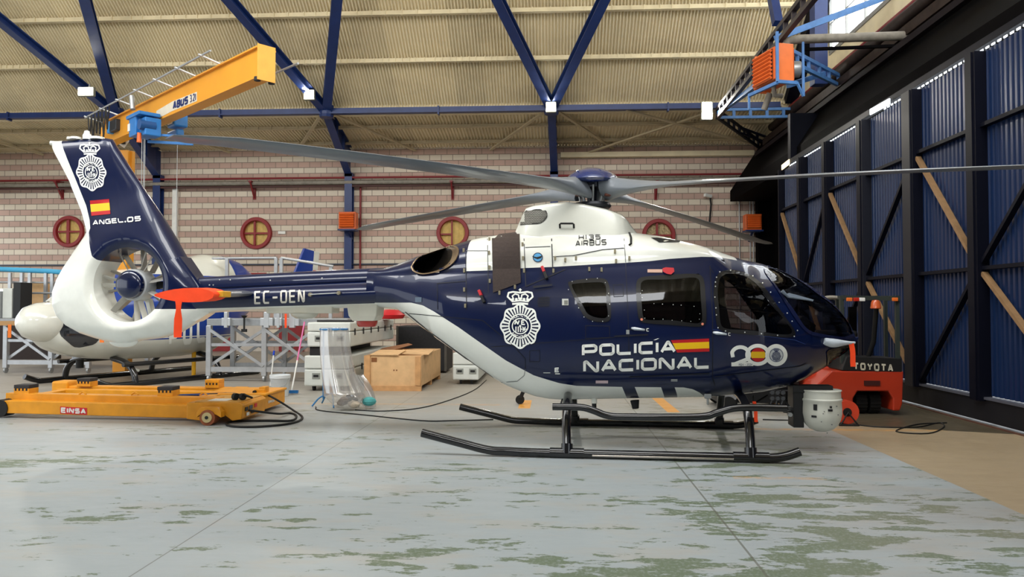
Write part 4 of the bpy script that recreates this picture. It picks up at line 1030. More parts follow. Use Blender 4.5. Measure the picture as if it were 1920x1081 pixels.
# ---- mast fairing on top
FT = [(963, 433), (971, 416), (985, 386.5), (1002, 382), (1030, 378.5), (1060, 376), (1093, 379), (1137, 389), (1168, 400), (1178, 411), (1188, 425), (1196, 434)]
cF = curve(FT, -.2); xa, xb = cF[0][0], cF[-1][0]
rows = []
NF = 40
for i in range(NF + 1):
    x = xa + (xb - xa) * i / NF; zt = interp(cF, x); s_ = min((x - xa) / .35, (xb - x) / .28, 1); s_ = max(s_, .02)
    wb = .22 + .17 * math.sin(s_ * pi / 2); zb = L(1080, 452, -.4).z
    wt = wb * .74; zb = min(zb, zt - .001)
    pr = []
    for k in range(9): u = k / 8; pr.append((wb - (wb - wt) * u ** 1.5, zb + (zt - .06 - zb) * u) if zt - .06 > zb else (wb, zb + (zt - zb) * u * .5))
    for k in range(1, 9):
        a = k / 8 * pi / 2; pr.append((wt * math.cos(a) ** .9 if k < 8 else 0, max(zt - .06, zb + (zt - zb) * .5) + (zt - max(zt - .06, zb + (zt - zb) * .5)) * math.sin(a)))
    rows.append([V((x, -y, z)) for y, z in pr] + [V((x, y, z)) for y, z in reversed(pr[:-1])])
b = MB().grid(rows); b.f.append(tuple(range(len(rows[0])))); b.m.append(0)
M_PW = mat('gloss_white_paint', 'dcddd3', .25, coat=1, var=.03)
fair = b.build('mast_fairing', M_PW, heli, local=True, smooth=50)
BF = BVHTree.FromPolygons([tuple(v) for v in b.v], b.f)
GP = rnd([(966, 423), (985, 394), (994, 395), (1003, 392), (1014, 392), (1018, 395), (1024, 394), (1027, 402), (1026, 408), (1020, 415), (1012, 420), (990, 421)], .2, 2)
lay([], 'vent_mesh', mat('dark_mesh_backing', '221f1c', .7, vs=60, var=.4), fair, off=.004, grid=8, bv=BF, loops=[GP])
hexs = []
for r_ in range(15):
    for c_i in range(26):
        x = 966 + c_i * 3.0 + (r_ % 2) * 1.5; y = 391.5 + r_ * 2.3
        if inpoly((x, y), shrink(GP, 2)): hexs += ring(x, y, 1.75, 1.5, .3, 6)
lay(hexs, 'vent_mesh_wire', mat('pale_mesh', 'b9b6aa', .5), fair, off=.007, grid=50, bv=BF)
pts = [(1050, 427), (1050, 421), (1052, 419.5), (1074, 419.5), (1076, 421), (1076, 427)]
P_ = [hit(x, y, BF)[0] for x, y in pts]
MB().tube([P_[0]] + [p + V((0, -.04, 0)) for p in P_[1:-1]] + [P_[-1]], .011, 8).build('grab_handle', M_BLACK, fair, local=True, smooth=60)
# ---- tail boom
TB_T = [(372, 519), (400, 517), (470, 513), (560, 508), (640, 504), (725, 500)]
TB_B = [(372, 590), (400, 585), (460, 583), (560, 580), (640, 577), (725, 574)]
bt = curve(TB_T, -.1); bb_ = curve(TB_B, -.1); xA, xB = L(352, 550, 0).x, L(722, 550, 0).x
rows = []
for i in range(41):
    x = xA + (xB - xA) * i / 40; zt = interp(bt, x); zb = interp(bb_, x); k = i / 40; w_ = .15 + .13 * k; h = (zt - zb)
    zr = zt - .32 * h           # ridge fairing starts here
    r = []
    zc = (zr + zb) / 2; hh = (zr - zb) / 2
    for j in range(25):
        a = -pi / 2 + pi * j / 24 * .86; r.append((w_ * math.cos(a), zc + hh * math.sin(a) / .99))
    yk, zk = r[-1]; r.append((yk * .98, zk + .006)); r.append((yk * 1.02 + .01, zk + .012))
    for j in range(1, 9): a = j / 8 * pi / 2; r.append(((yk * 1.02 + .01) * math.cos(a) ** .8 if j < 8 else 0, zk + .02 + (zt - zk - .02) * math.sin(a)))
    rows.append([V((x, -y, z)) for y, z in r] + [V((x, y, z)) for y, z in reversed(r[:-1])][:-1])
bmb = MB().grid(rows, wrap=True)
t = NT('boom_paint'); paint(t)
ln = curve([(340, 579), (404, 575.5), (560, 572), (640, 570), (725, 567.5)], -.22)
(xq, zq), (xr, zr_) = ln[0], ln[-1]; sl = (zr_ - zq) / (xr - xq)
lim = t.math('ADD', zq - sl * xq, t.math('MULTIPLY', t.x, sl))
c = t.mix(t.math('LESS_THAN', t.z, lim), NAVY, PWHITE); c = t.mix(1, c, t.ramp(t.noise((1, 1, 1), 4, 3), .3, .7, .95, 1.05), 'MULTIPLY'); t.col(c)
boom = bmb.build('tail_boom', t.m, heli, local=True, smooth=35)
BB = BVHTree.FromPolygons([tuple(v) for v in bmb.v], bmb.f)
L2('EC-OEN', (477, 546), (572, 543), (572, 566), (477, 569.5), parent=boom, bv=BB, lw=.6, t=.15, gap=.15, m=mat('cream_decal', 'd8d3c8', .4))
def hitb(px, py, bv=BB): return hit(px, py, bv)[0]
a, b_ = hitb(583, 552), hitb(636, 549)
MB().tube([a + V((0, -.03, 0)), b_ + V((0, -.03, 0))], .007, 8).build('antenna_rod', M_GALV, boom, local=True, smooth=60)
for p in (a, b_): MB().tube([p, p + V((0, -.035, 0))], .022, 12).build('antenna_mount', M_LAT, boom, local=True, smooth=60)
for px in (393, 400, 412, 400, 432, 507, 604): p = hitb(px, 534 if px < 410 else (524 if px < 500 else (525 if px == 507 else 521))); MB().tube([p + V((0, .005, 0)), p + V((0, -.006, 0))], .008, 8).build('boom_screw', M_RIV, boom, local=True)
# fairing strip, dome and red lamp under the boom
pl = lambda px, py, y=0: L(px, py, y)
a = pl(508, 577); c_ = pl(630, 587)
MB().bb((a.x, -.13, c_.z), (c_.x, .13, a.z + .03)).build('belly_antenna_fairing', mat('warm_white_paint', 'cfccbd', .35, coat=.4), boom, local=True, bevel=.012)
a = pl(571, 587); MB().lathe([(0, -.07), (.1, -.062), (.15, -.03), (.165, 0), (.0, 0)], a, (0, 0, 1), 24).build('antenna_dome', bpy.data.materials['warm_white_paint'], boom, local=True, smooth=40)
a = pl(658, 571); c_ = pl(715, 601)
ins = .045
b = MB(); zt = a.z + .04; zb = c_.z
b.prism([V((a.x, -.17, zt)), V((c_.x, -.17, zt)), V((c_.x - .015, -.15, zb + .06)), V((c_.x - .05, -.13, zb)), V((a.x + .06, -.13, zb)), V((a.x + .02, -.15, zb + .06))], (0, .3, 0))
b.build('beacon_housing', bpy.data.materials['warm_white_paint'], boom, local=True, bevel=.012)
c2 = pl(688, 601); b = MB(); 
b.grid([[V((c2.x + u * r_, v_ * r_ * .8, c2.z - d_)) for u, v_ in [(.125 * math.cos(q * pi / 12), .125 * math.sin(q * pi / 12)) for q in range(24)]] for r_, d_ in ((1.02, 0), (1, .03), (.93, .055), (.8, .07), (.01, .072))], wrap=True)
b.build('beacon_lens', mat('red_beacon_lens', 'b32a1c', .2, coat=1), boom, local=True, smooth=40)
# ---- fin and ducted fan shroud
FC = L(237, 533, -.22); fcx, fcz = FC.x, FC.z
Rr = (L(303, 533, -.22).x - L(172, 533, -.22).x) / 2
OUT = [(385, 560), (385, 540), (372, 519), (345, 481), (326, 446), (300, 402), (270, 357), (240, 312), (215, 272), (208, 260), (196, 258), (150, 260), (112, 263), (97, 264), (96, 270), (106, 280), (115, 296), (130, 340), (148, 385), (162, 424), (163, 432), (158, 442), (140, 468), (118, 500), (104, 524), (96, 548), (96, 572), (104, 592), (122, 610), (150, 625), (178, 634), (200, 640), (225, 645), (245, 644), (262, 638), (300, 634), (335, 624), (365, 606), (395, 587), (392, 575)]
OL = [L(x, y, -.03) for x, y in OUT]
def ang(p): return math.atan2(p.z - fcz, p.x - fcx)
def outer(a):
    d = V((math.cos(a), 0, math.sin(a))); best = None; n = len(OL)
    for i in range(n):
        p = OL[i]; q = OL[(i + 1) % n]; ex, ez = q.x - p.x, q.z - p.z; det = d.x * ez - d.z * ex
        if abs(det) < 1e-9: continue
        wx, wz = p.x - fcx, p.z - fcz; t_ = (wx * ez - wz * ex) / det; s_ = (wx * d.z - wz * d.x) / det
        if -1e-6 <= s_ <= 1 + 1e-6 and t_ > 0 and (best is None or t_ > best): best = t_
    return best
NA = 240; angs = sorted([2 * pi * k / NA for k in range(NA)] + [ang(p) % (2 * pi) for p in OL])
rows_r = []
SR = [0, .02, .05, .1, .16, .24, .33, .43, .54, .65, .75, .84, .91, .96, .985, 1]
for a in angs:
    Ro = outer(a); rowp = []
    for s_ in SR:
        r = Rr + (Ro - Rr) * s_; d_in = r - Rr; d_out = Ro - r
        base = .235
        far = max(0, min(1, (r - Rr * 1.25) / (Rr * 1.3)))
        base = base * (1 - far) + .085 * far
        lip = .80 + .20 * math.sin(min(1, d_in / .09) * pi / 2)
        ee = min(1, d_out / (.22 if math.cos(a) > -.2 or math.sin(a) < 0 else .30)); edge = math.sqrt(max(0, 1 - (1 - ee) ** 2)) if ee < 1 else 1
        # boom side stays thick
        if abs(math.atan2(math.sin(a), math.cos(a))) < .5 and r > Rr * 1.3: edge = max(edge, .6)
        T = base * lip * (.05 + .95 * edge)
        rowp.append((r, T))
    rows_r.append((a, rowp))
b = MB(); n = len(rows_r); m_ = len(SR); ringv = []
lines = []
for a, rp in rows_r:
    P_ = lambda r, y: V((fcx + r * math.cos(a), y, fcz + r * math.sin(a)))
    near = [P_(r, -T) for r, T in rp]; far_ = [P_(r, T) for r, T in reversed(rp)]
    lines.append(near + far_)
b.grid(lines + [lines[0]], wrap=True)
t = NT('fin_paint'); paint(t)
zc1 = L(200, 484, -.2).z; zc2 = L(340, 579, -.1).z
gt = [(112, 262, -.05), (118, 275, -.06), (126, 292, -.06), (140, 328, -.07), (158, 375, -.08), (171, 412, -.1), (173, 428, -.12), (169, 436, -.14), (165, 452, -.2), (167, 468, -.24), (172, 480, -.24), (180, 487, -.24), (190, 489, -.24)]
gp = sorted([(L(x, y, yy).z, L(x, y, yy).x) for x, y, yy in gt])
zA, zB = gp[0][0], gp[-1][0] + .1
gp = [(zA - .3, fcx), (zA - .005, fcx)] + gp
xlo, xhi = fcx - 1.5, fcx + 1.5
gx = fcurve_mask(t, t.z, zA - .3, zB, gp, xlo, xhi)
gx = t.mix(0, gx, gx) if False else gx
isw = t.math('LESS_THAN', t.x, gx); isw = t.math('MAXIMUM', isw, t.math('LESS_THAN', t.z, zc2))
c = t.mix(isw, NAVY, PWHITE); c = t.mix(1, c, t.ramp(t.noise((1, 1, 1), 4, 3), .3, .7, .95, 1.05), 'MULTIPLY'); t.col(c)
fin = b.build('fin_and_fan_shroud', t.m, heli, local=True, smooth=50)
BFN = BVHTree.FromPolygons([tuple(v) for v in b.v], b.f)
crest(171.5, 323, 27, 33.5, 19, 21, fin, bv=BFN, sk=-.06)
flag((169, 376), (205, 373), (207.5, 401), (172, 404.5), fin, bv=BFN)
L2('ANGEL', (175, 413), (231, 407.5), (233, 417), (174.5, 422.5), parent=fin, bv=BFN, lw=1.3, t=.24, gap=.2)
lay(disc(235.5, 415.5, 1.6, 1.6, 8), 'lettering_dot', M_LW, fin, bv=BFN)
L2('05', (239, 407), (264.5, 404.5), (264.5, 414), (239, 417), parent=fin, bv=BFN, lw=1.25, t=.24, gap=.25)
a = L(163, 257, 0); MB().lathe([(.05, -.03), (.05, .02), (.035, .05), (.03, .075), (0, .09)], a, (0, 0, 1), 14).build('beacon_light', mat('pale_lens', 'd9dde0', .2, coat=1), fin, local=True, smooth=50)
for px, w_ in ((132, .045), (142, .07), (183, .085)):
    a = L(px, 258.5, 0); MB().lathe([(w_, -.02), (w_ * .9, .01), (0, .022)], a, (0, 0, 1), 16).build('antenna_cap', M_PW, fin, local=True, smooth=50)
a = L(100, 268, 0); MB().tube([a + V((-.03, 0, 0)), a + V((.08, 0, -.01))], .03, 12).build('tail_light', M_PW, fin, local=True, smooth=50)
a = L(232, 640, -.03); MB().grid([[a + V((.19 * math.sin(p_) * math.cos(q_), .05 * math.sin(p_) * math.sin(q_), .075 * math.cos(p_))) for q_ in [j * pi / 12 for j in range(24)]] for p_ in [.01 + k * (pi - .02) / 12 for k in range(13)]], wrap=True).build('tail_bumper', M_PW, fin, local=True, smooth=50)
# fan
M_FAN = mat('fan_grey', 'a5a29a', .4, vs=8); M_FANP = mat('fan_blade_pale', 'c6c3ba', .4)
hc = V((fcx, -.12, fcz))
fan = MB().lathe([(0, -.09), (.12, -.088), (.16, -.075), (.172, -.05), (.172, 0), (0, 0)], hc, (0, 1, 0), 32).build('fan_hub', mat('fan_hub_navy', '0c1638', .2, coat=1), heli, local=True, smooth=70)
MB().lathe([(.168, 0), (.19, .01), (.2, .12), (.2, .2), (.0, .2)], hc, (0, 1, 0), 32).build('fan_hub_ring', mat('pale_hub_grey', 'b7bbbd', .35), fan, local=True, smooth=40)
for k in range(10):
    a = 2 * pi * (k + .35 * math.sin(k * 2.1)) / 10 + .2; d = V((math.cos(a), 0, math.sin(a))); tng = V((-math.sin(a), 0, math.cos(a)))
    b = MB(); tw = .5
    for s_, r, cw_ in ((0, .17, .03), (1, .24, .034), (2, Rr - .012, .036)):
        tw = 1.0 - .12 * s_; ch = tng * math.cos(tw) + V((0, 1, 0)) * math.sin(tw); nn = ch.cross(d)
        for u, v_ in ((-1, 0), (-.4, .16), (.5, .12), (1, 0), (.5, -.08), (-.4, -.12)): b.v.append(hc + V((0, .08, 0)) + d * r + ch * cw_ * u + nn * cw_ * v_)
    for s_ in range(2):
        for j in range(6): q = (j + 1) % 6; b.face(s_ * 6 + j, s_ * 6 + q, s_ * 6 + 6 + q, s_ * 6 + 6 + j)
    b.face(0, 1, 2, 3, 4, 5); b.face(17, 16, 15, 14, 13, 12)
    b.build('fan_blade', M_FANP if k % 3 else M_FAN, fan, local=True)
for k in range(11):
    a = 2 * pi * k / 11 + .45; d = V((math.cos(a), 0, math.sin(a)))
    MB().bar(hc + V((0, .26, 0)) + d * .18, hc + V((0, .24, 0)) + d * (Rr + .01), .022 if k != 8 else .05, .09, (0, 1, 0)).build('stator_vane', M_FAN if k != 8 else M_PW, fan, local=True)
MB().tube([hc + V((0, .24, 0)), hc + V((Rr, .24, -.0))], .05, 12).build('drive_shaft', M_BLACK, fan, local=True, smooth=60)
# ---- horizontal stabiliser with covered tips
for s_, nm in ((-1, 'near'), (1, 'far')):
    r0 = L(470, 549, -.2); l0 = L(385, 550, -.2); Y1 = -1.3 if s_ < 0 else 1.2
    tipL, tipR = L(293, 555, -1.3), L(405, 551, -1.3)
    def foil(xl, xr, y, z, th, n=10):
        out = []
        for k in range(2 * n):
            u = k / n if k <= n else 2 - k / n; uu = .5 - .5 * math.cos(pi * u); yt = th * 2.2 * (math.sqrt(max(1 - uu, 0)) * .9 * uu ** .8 + .02)
            out.append(V((xl + (xr - xl) * uu, y, z + (yt if k <= n else -yt))))
        return out
    def stab(y0, y1, th):
        f_ = lambda y: abs(y) / 1.3
        g = []
        for y in (y0, (y0 + y1) / 2, y1):
            k = min(f_(y), 1); g.append(foil(l0.x * (1 - k) + tipL.x * k, r0.x * (1 - k) + tipR.x * k, y, r0.z * (1 - k) + (tipL.z + .01) * k, th))
        b = MB().grid(g, wrap=True); b.face(*range(20)); b.face(*range(59, 39, -1)); return b
    st = stab(s_ * .12, s_ * 1.1, .045).build('horizontal_stabiliser', mat('stabiliser_grey', '5c6068', .35, coat=.3), heli, local=True, smooth=50)
    if s_ < 0:
        cv = stab(-1.0, -1.34, .085).build('red_tip_cover', mat('fluorescent_orange_cloth', 'ff4a16', .7, bump=.4, bs=12, vs=8), heli, local=True, smooth=60)
        MB().bb((tipR.x - .06, -1.2, tipR.z - .03), (tipR.x + .02, -1.02, tipR.z + .035)).build('tip_band', mat('tip_yellow', 'd8a02a', .5), cv, local=True, bevel=.01)
        a = L(337, 563, -1.35); e = L(335, 632, -1.35); w_ = .035; pts = []
        rows = []
        for k in range(9):
            u = k / 8; p = a.lerp(e, u); ww = w_ * (1.1 - 1.0 * math.sin(min(u * 2.2, 1) * pi) * .45); tw = .8 * math.sin(u * 3)
            rows.append([p + V((-ww * math.cos(tw), -.02 - ww * math.sin(tw), 0)), p + V((ww * math.cos(tw), -.02 + ww * math.sin(tw), 0)), p + V((ww * math.cos(tw), -.017 + ww * math.sin(tw), 0)), p + V((-ww * math.cos(tw), -.017 - ww * math.sin(tw), 0))])
        MB().grid(rows, wrap=True).build('warning_ribbon', bpy.data.materials['fluorescent_orange_cloth'], cv, local=True, smooth=60)
# ---- rotor
M_BLD = mat('rotor_blade_grey', '6f757c', .38, coat=.2, vs=3, var=.06); M_BLR = mat('blade_root_grey', '8c98a0', .35, coat=.3)
hub = L(1110, 350, 0)
M_CAP = mat('rotor_cap_navy', '1c2b5e', .12, coat=1)
rot = MB().tube([hub + V((0, 0, -.35)), hub + V((0, 0, .1))], .055, 16).tube([hub + V((0, 0, -.02)), hub + V((0, 0, .1))], .16, 20).build('rotor_mast', mat('dark_steel', '2e3036', .4, .5), heli, local=True, smooth=40)
MB().lathe([(.29, -.03), (.31, 0), (.275, .06), (.2, .11), (.1, .145), (0, .155)], hub + V((0, 0, .06)), (0, 0, 1), 36).build('rotor_cap', M_CAP, rot, local=True, smooth=60)
for k in range(8):
    a = k * pi / 4 + .1; d = V((math.cos(a), math.sin(a), 0)); MB().tube([hub + d * .12 + V((0, 0, -.22)), hub + d * .17 + V((0, 0, .0))], .012, 8).build('pitch_link', M_GALV, rot, local=True, smooth=60)
MB().lathe([(.0, 0), (.2, 0), (.22, .03), (.2, .06), (0, .06)], hub + V((0, 0, -.25)), (0, 0, 1), 24).build('swashplate', bpy.data.materials['dark_steel'], rot, local=True, smooth=40)
camang = math.atan2(HI.to_3x3().col[0].length * 0 + (HI.to_3x3() @ RT).y, (HI.to_3x3() @ RT).x)
tips = {48: 2.53, 135.3: 2.745, 228: 2.65, 315: 2.50}
for th, zt_ in tips.items():
    a = math.radians(th) + camang; d = V((math.cos(a), math.sin(a), 0)); tn_ = V((-d.y, d.x, 0)); R_ = 4.76; b = MB(); rows = []
    z0 = hub.z - .035
    secs = [(.16, .075, .6, .15), (.32, .085, .5, .11), (.5, .10, .35, .075), (.75, .125, .22, .045), (1.0, .14, .17, .026), (1.5, .145, .15, .018), (2.4, .145, .13, .017), (3.4, .145, .10, .016), (4.0, .145, .08, .015), (4.35, .14, .07, .014), (4.6, .115, .06, .010), (R_, .07, .05, .004)]
    for r, hc_, tw, thk in secs:
        u = r / R_; z = z0 + (zt_ - z0) * (.62 * u + .38 * u * u); ch = (tn_ * math.cos(tw) + V((0, 0, 1)) * math.sin(tw)); nn = d.cross(ch)
        sweep = -.05 if r > 4.5 else 0
        p = V((hub.x, hub.y, z)) + d * r + tn_ * sweep
        rows.append([p + ch * hc_ * math.cos(q * pi / 7) + nn * thk * math.sin(q * pi / 7) * (1 + .4 * math.cos(q * pi / 7)) for q in range(14)])
    b.grid(rows, wrap=True); b.face(*range(14)); k = 14 * (len(rows) - 1); b.face(*range(k + 13, k - 1, -1))
    bl = b.build('rotor_blade', M_BLD, rot, local=True, smooth=50)
    MB().lathe([(.0, 0), (.05, .01), (.055, .05), (.04, .08), (0, .085)], hub + d * .24 + V((0, 0, -.14)), (0, 0, 1), 12).build('blade_damper', mat('rusty_damper', '6a3a2c', .5), rot, local=True, smooth=50)
# ---- skids
M_SK = mat('black_skid_paint', '101013', .2, coat=.6)
def hz(px, py, y): p = L(px, py, y); return p
near = [hz(791, 811, -1.02), hz(860, 829, -1.02), hz(915, 843, -1.02), hz(955, 849, -1.02), hz(1010, 850, -1.02), hz(1200, 853, -1.02), hz(1380, 857, -1.02), hz(1440, 858, -1.02), hz(1472, 855, -1.02), hz(1500, 846, -1.02)]
dz = .048 - hz(1100, 851, -1.02).z
zsk = .046
def flat_(P_): 
    out = []
    for p in P_: out.append(p)
    return out
for p in near[4:8]: p.z = zsk
near[3].z = max(near[3].z, zsk + .006); near[8].z = max(near[8].z, zsk + .01)
sk = MB().tube(spline(near, 5), .044, 14).build('landing_skid', M_SK, heli, local=True, smooth=60)
xsn_ = [p.x for p in near]
farp = [V((p.x, 1.02, p.z)) for p in near]
sf = MB().tube(spline(farp, 5), .044, 14).build('landing_skid', M_SK, heli, local=True, smooth=60)
for s_, par in ((-1, sk), (1, sf)):
    MB().bar((hz(1110, 850, -1.02).x, s_ * 1.05, .035), (hz(1430, 850, -1.02).x, s_ * 1.05, .035), .03, .022).build('wear_shoe', mat('polished_steel', 'b5aca4', .2, .9), par, local=True, bevel=.005)
for px, nm in ((1063, 'rear'), (1408, 'front')):
    x = hz(px, 850, -1.02).x; xt = hz(px - (4 if px > 1300 else 1), 770, -.9).x
    arch = spline([(x, -1.02, .07), (xt, -.93, .3), (xt, -.78, .50), (xt, -.5, .575), (xt, 0, .59), (xt, .5, .575), (xt, .78, .5), (xt, .93, .3), (x, 1.02, .07)], 5)
    MB().tube(arch, .045, 14).build('cross_tube', M_SK, heli, local=True, smooth=60)
    for s_, par in ((-1, sk), (1, sf)):
        MB().tube([(x - .17, s_ * 1.02, zsk + .004), (x + .17, s_ * 1.02, zsk + .004)], .052, 14).tube([(x, s_ * 1.02, zsk), (x, s_ * 1.0, .14)], .06, 14).build('skid_saddle', M_SK, par, local=True, smooth=40)
a1 = L(1063, 757, -.5); MB().tube([a1 + V((-.07, 0, -.02)), a1 + V((-.05, -.02, .05)), a1 + V((.05, -.02, .05)), a1 + V((.07, 0, -.02))], .012, 8).build('tube_clamp', M_SK, heli, local=True, smooth=60)
stp = [L(1036, 762, -1.0), L(1088, 763, -1.0), L(1112, 769, -1.0), L(1140, 779, -1.0), L(1180, 781, -1.0), L(1310, 781, -1.0), L(1345, 773, -1.0), L(1385, 764, -1.0), L(1475, 765, -1.0)]
MB().tube(spline(stp, 5), .036, 12).build('boarding_step', M_SK, heli, local=True, smooth=60)
for x, y in ((1133, 775), (1152, 778)): pass
stp2 = [V((p.x, 1.0, p.z)) for p in stp]
MB().tube(spline(stp2, 5), .036, 12).build('boarding_step', M_SK, heli, local=True, smooth=60)
# ---- belly kit: antenna stub, drains, lamps, camera ball
p = L(1114, 745, -.35); MB().tube([p + V((0, 0, .03)), p + V((0, 0, -.06))], .032, 14).build('belly_antenna', M_PW, heli, local=True, smooth=60)
MB().tube([p + V((0, 0, -.06)), p + V((0, 0, -.12))], .025, 12).build('antenna_tip', M_BLACK, heli, local=True, smooth=60)
MB().lathe([(.05, 0), (.06, -.012), (.05, -.02), (0, -.02)], p + V((0, 0, .03)), (0, 0, 1), 18).build('antenna_collar', M_SEAMW, heli, local=True, smooth=40)
p = L(1190, 750, -.2); MB().tube([p, p + V((.01, 0, -.09))], [.05, .035], 12).build('landing_lamp', M_BLACK, heli, local=True, smooth=60)
p = L(1327, 742, -.5); MB().box(p, (.07, .05, .05)).box(p + V((0, 0, -.05)), (.025, .03, .08)).build('step_bracket', M_GALV, heli, local=True, bevel=.008)
t_ = MB(); p = L(1447, 735, -.35)
for k in range(3):
    for j in range(2): q = p + V((k * .055, 0, -j * .06)); t_.lathe([(.0, -.03), (.022, -.03), (.026, 0), (.018, .03), (0, .03)], q, (0, 1, 0), 12)
    t_.tube([p + V((k * .055, 0, -.08)), p + V((k * .055 - .02, 0, -.15)), p + V((k * .055 - .08, .02, -.2))], .008, 6)
t_.build('cable_connector', mat('grey_connector', '4c4e52', .4), heli, local=True, smooth=50)
b = MB(); q0 = L(1395, 745, -.2)
random.seed(3)
for k in range(9):
    a = q0 + V((random.uniform(-.05, .6), random.uniform(-.2, .3), random.uniform(.0, .05))); b.tube(spline([a, a + V((random.uniform(-.1, .1), 0, -.1)), a + V((random.uniform(.0, .25), 0, random.uniform(-.12, -.2))), a + V((random.uniform(.2, .4), 0, -.02))], 4), .01, 6)
b.build('wiring_harness', M_BLACK, heli, local=True, smooth=60)
ballc = L(1540, 770, -.3); sc_ = 66 / F * (CL - ballc).length / 2
arm = MB().bb(L(1487, 725, -.34), L(1497, 795, -.1)).bb(L(1487, 722, -.36), L(1554, 734, -.2)).build('camera_bracket', mat('black_anodised', '16171a', .4), heli, local=True, bevel=.008)
for y in (766, 777): p = L(1482, y, -.5); MB().tube([p, p + V((0, .06, 0))], .022, 14).build('mount_button', M_GALV, arm, local=True, smooth=40)
MB().tube([L(1475, 766, -.75), L(1484, 766, -.5)], .02, 8).build('step_fastener', M_SK, arm, local=True)
r = sc_
ball = MB().lathe([(0, .97 * r), (.98 * r, .97 * r), (1.0 * r, .93 * r), (.95 * r, .9 * r), (.96 * r, .55 * r), (1.01 * r, .5 * r), (1.01 * r, .42 * r), (.98 * r, .38 * r), (1.0 * r, 0), (1.0 * r, -.25 * r), (.94 * r, -.55 * r), (.8 * r, -.84 * r), (.6 * r, -1.04 * r), (.3 * r, -1.17 * r), (0, -1.2 * r)], ballc + V((0, 0, .03)), (0, 0, 1), 40).build('camera_ball', mat('turret_white', 'd3d4c9', .4), heli, local=True, smooth=40)
def onball(px, py, sx, sz, m, nm):
    p = L(px, py, ballc.y); dx = p.x - ballc.x; yy = -math.sqrt(max(r * r - dx * dx, .0001)); MB().box(V((p.x, ballc.y + yy - .002, p.z)), (sx, .012, sz), Matrix.Rotation(math.atan2(dx, -yy), 3, 'Z')).build(nm, m, ball, local=True)
onball(1520, 759, .035, .06, M_FK, 'ball_label'); onball(1546, 764, .045, .022, M_FK, 'ball_label'); onball(1547, 758, .02, .02, M_FK, 'ball_lens'); onball(1518, 776, .05, .02, M_FK, 'ball_slot')
for x, y in ((1535, 766), (1533, 770), (1530, 785), (1549, 790), (1562, 773), (1540, 805), (1559, 757)): onball(x, y, .009, .009, M_SEAMW, 'ball_screw')
# pitot cover and ribbon at the nose, second ribbon under the belly
a = L(1545, 639, -.50); e = L(1603, 642, -.42)
MB().tube(spline([a, a.lerp(e, .25) + V((0, 0, -.015)), a.lerp(e, .6) + V((0, 0, -.01)), e], 5), [.03, .038, .04, .042, .045, .046, .045, .043, .04, .035, .03, .025, .02, .016, .014, .012], 10).build('pitot_cover', mat('pale_cloth_cover', 'b9c2cc', .6, bump=.5, bs=20), heli, local=True, smooth=60)
def ribbon(x, y0, y1, yy, w_, par=None):
    a = L(x, y0, yy); e = L(x + 5, y1, yy); b = MB(); u = V((w_, 0, 0)); rows = []
    for k in range(6): p = a.lerp(e, k / 5) + V((.006 * math.sin(k), 0, 0)); rows.append([p - u, p + u, p + u + V((0, .004, 0)), p - u + V((0, .004, 0))])
    b.grid(rows, wrap=True); b.f.append((0, 1, 2, 3)); b.m.append(0); b.f.append((20, 21, 22, 23)); b.m.append(0)
    return b.build('warning_ribbon', bpy.data.materials['fluorescent_orange_cloth'], heli, local=True)
ribbon(1596, 643, 687, -.44, .026); ribbon(1414, 752, 791, -.5, .018)
# wiper and nose details
MB().tube([L(1466, 545, -.62), L(1478, 556, -.62), L(1522, 563, -.52)], [.02, .012, .008], 8).build('wiper_arm', mat('grey_wiper', '74808e', .35), heli, local=True, smooth=60)
lay([[(1474, 551), (1478, 550), (1523, 563), (1521, 566), (1476, 556)]], 'sun_strip', bpy.data.materials['grey_wiper'], fus, off=.02)
# ---- interior: floor, seats, panel, rear bulkhead
M_SEAT = mat('charcoal_seat_cloth', '2c2b30', .8, bump=.2); M_INT = mat('dark_cabin_lining', '1d1c20', .7)
fz = .82
MB().bb((L(1060, 577).x, -.5, fz - .05), (L(1430, 577).x, .5, fz)).build('cabin_floor', M_INT, heli, local=True)
MB().bb((L(1045, 577).x - .03, -.6, fz), (L(1045, 577).x, .6, 2.0)).build('rear_bulkhead', M_INT, heli, local=True)
MB().bb((L(1060, 577).x, -.45, 1.93), (L(1350, 577).x, .45, 1.95)).build('headliner', M_INT, heli, local=True)
def seat(x, y, f=1):
    s_ = MB().bb((x - .22, y - .2, fz), (x + .22, y + .2, fz + .28)).build('seat_box', M_INT, heli, local=True, bevel=.02)
    MB().bb((x - .24, y - .22, fz + .28), (x + .26, y + .22, fz + .4)).build('seat_cushion', M_SEAT, s_, local=True, bevel=.04)
    MB().bar((x - f * .2, y, fz + .36), (x - f * .34, y, fz + 1.02), .44, .1, (1, 0, 0)).bar((x - f * .33, y, fz + .98), (x - f * .37, y, fz + 1.16), .26, .09, (1, 0, 0)).build('seat_back', M_SEAT, s_, local=True, bevel=.03)
for y in (-.36, .36): seat(L(1385, 577).x, y); seat(L(1265, 577).x, y, -1); seat(L(1140, 577).x, y)
MB().prism([(L(1468, 577).x, -.38, fz + .1), (L(1500, 577).x, -.38, fz + .2), (L(1512, 577).x, -.38, fz + .5), (L(1490, 577).x, -.38, fz + .6), (L(1470, 577).x, -.38, fz + .5)], (0, .76, 0)).build('instrument_panel', mat('panel_black', '141416', .6), heli, local=True, bevel=.01)
MB().bb((L(1410, 577).x, -.12, fz), (L(1470, 577).x, .12, fz + .35)).build('centre_console', bpy.data.materials['panel_black'], heli, local=True, bevel=.02)
MB().bar((L(1335, 577).x, -.66, fz), (L(1335, 577).x + .02, -.58, 2.0), .06, .05, (1, 0, 0)).bar((L(1335, 577).x, .66, fz), (L(1335, 577).x + .02, .58, 2.0), .06, .05, (1, 0, 0)).build('door_pillar', M_INT, heli, local=True)
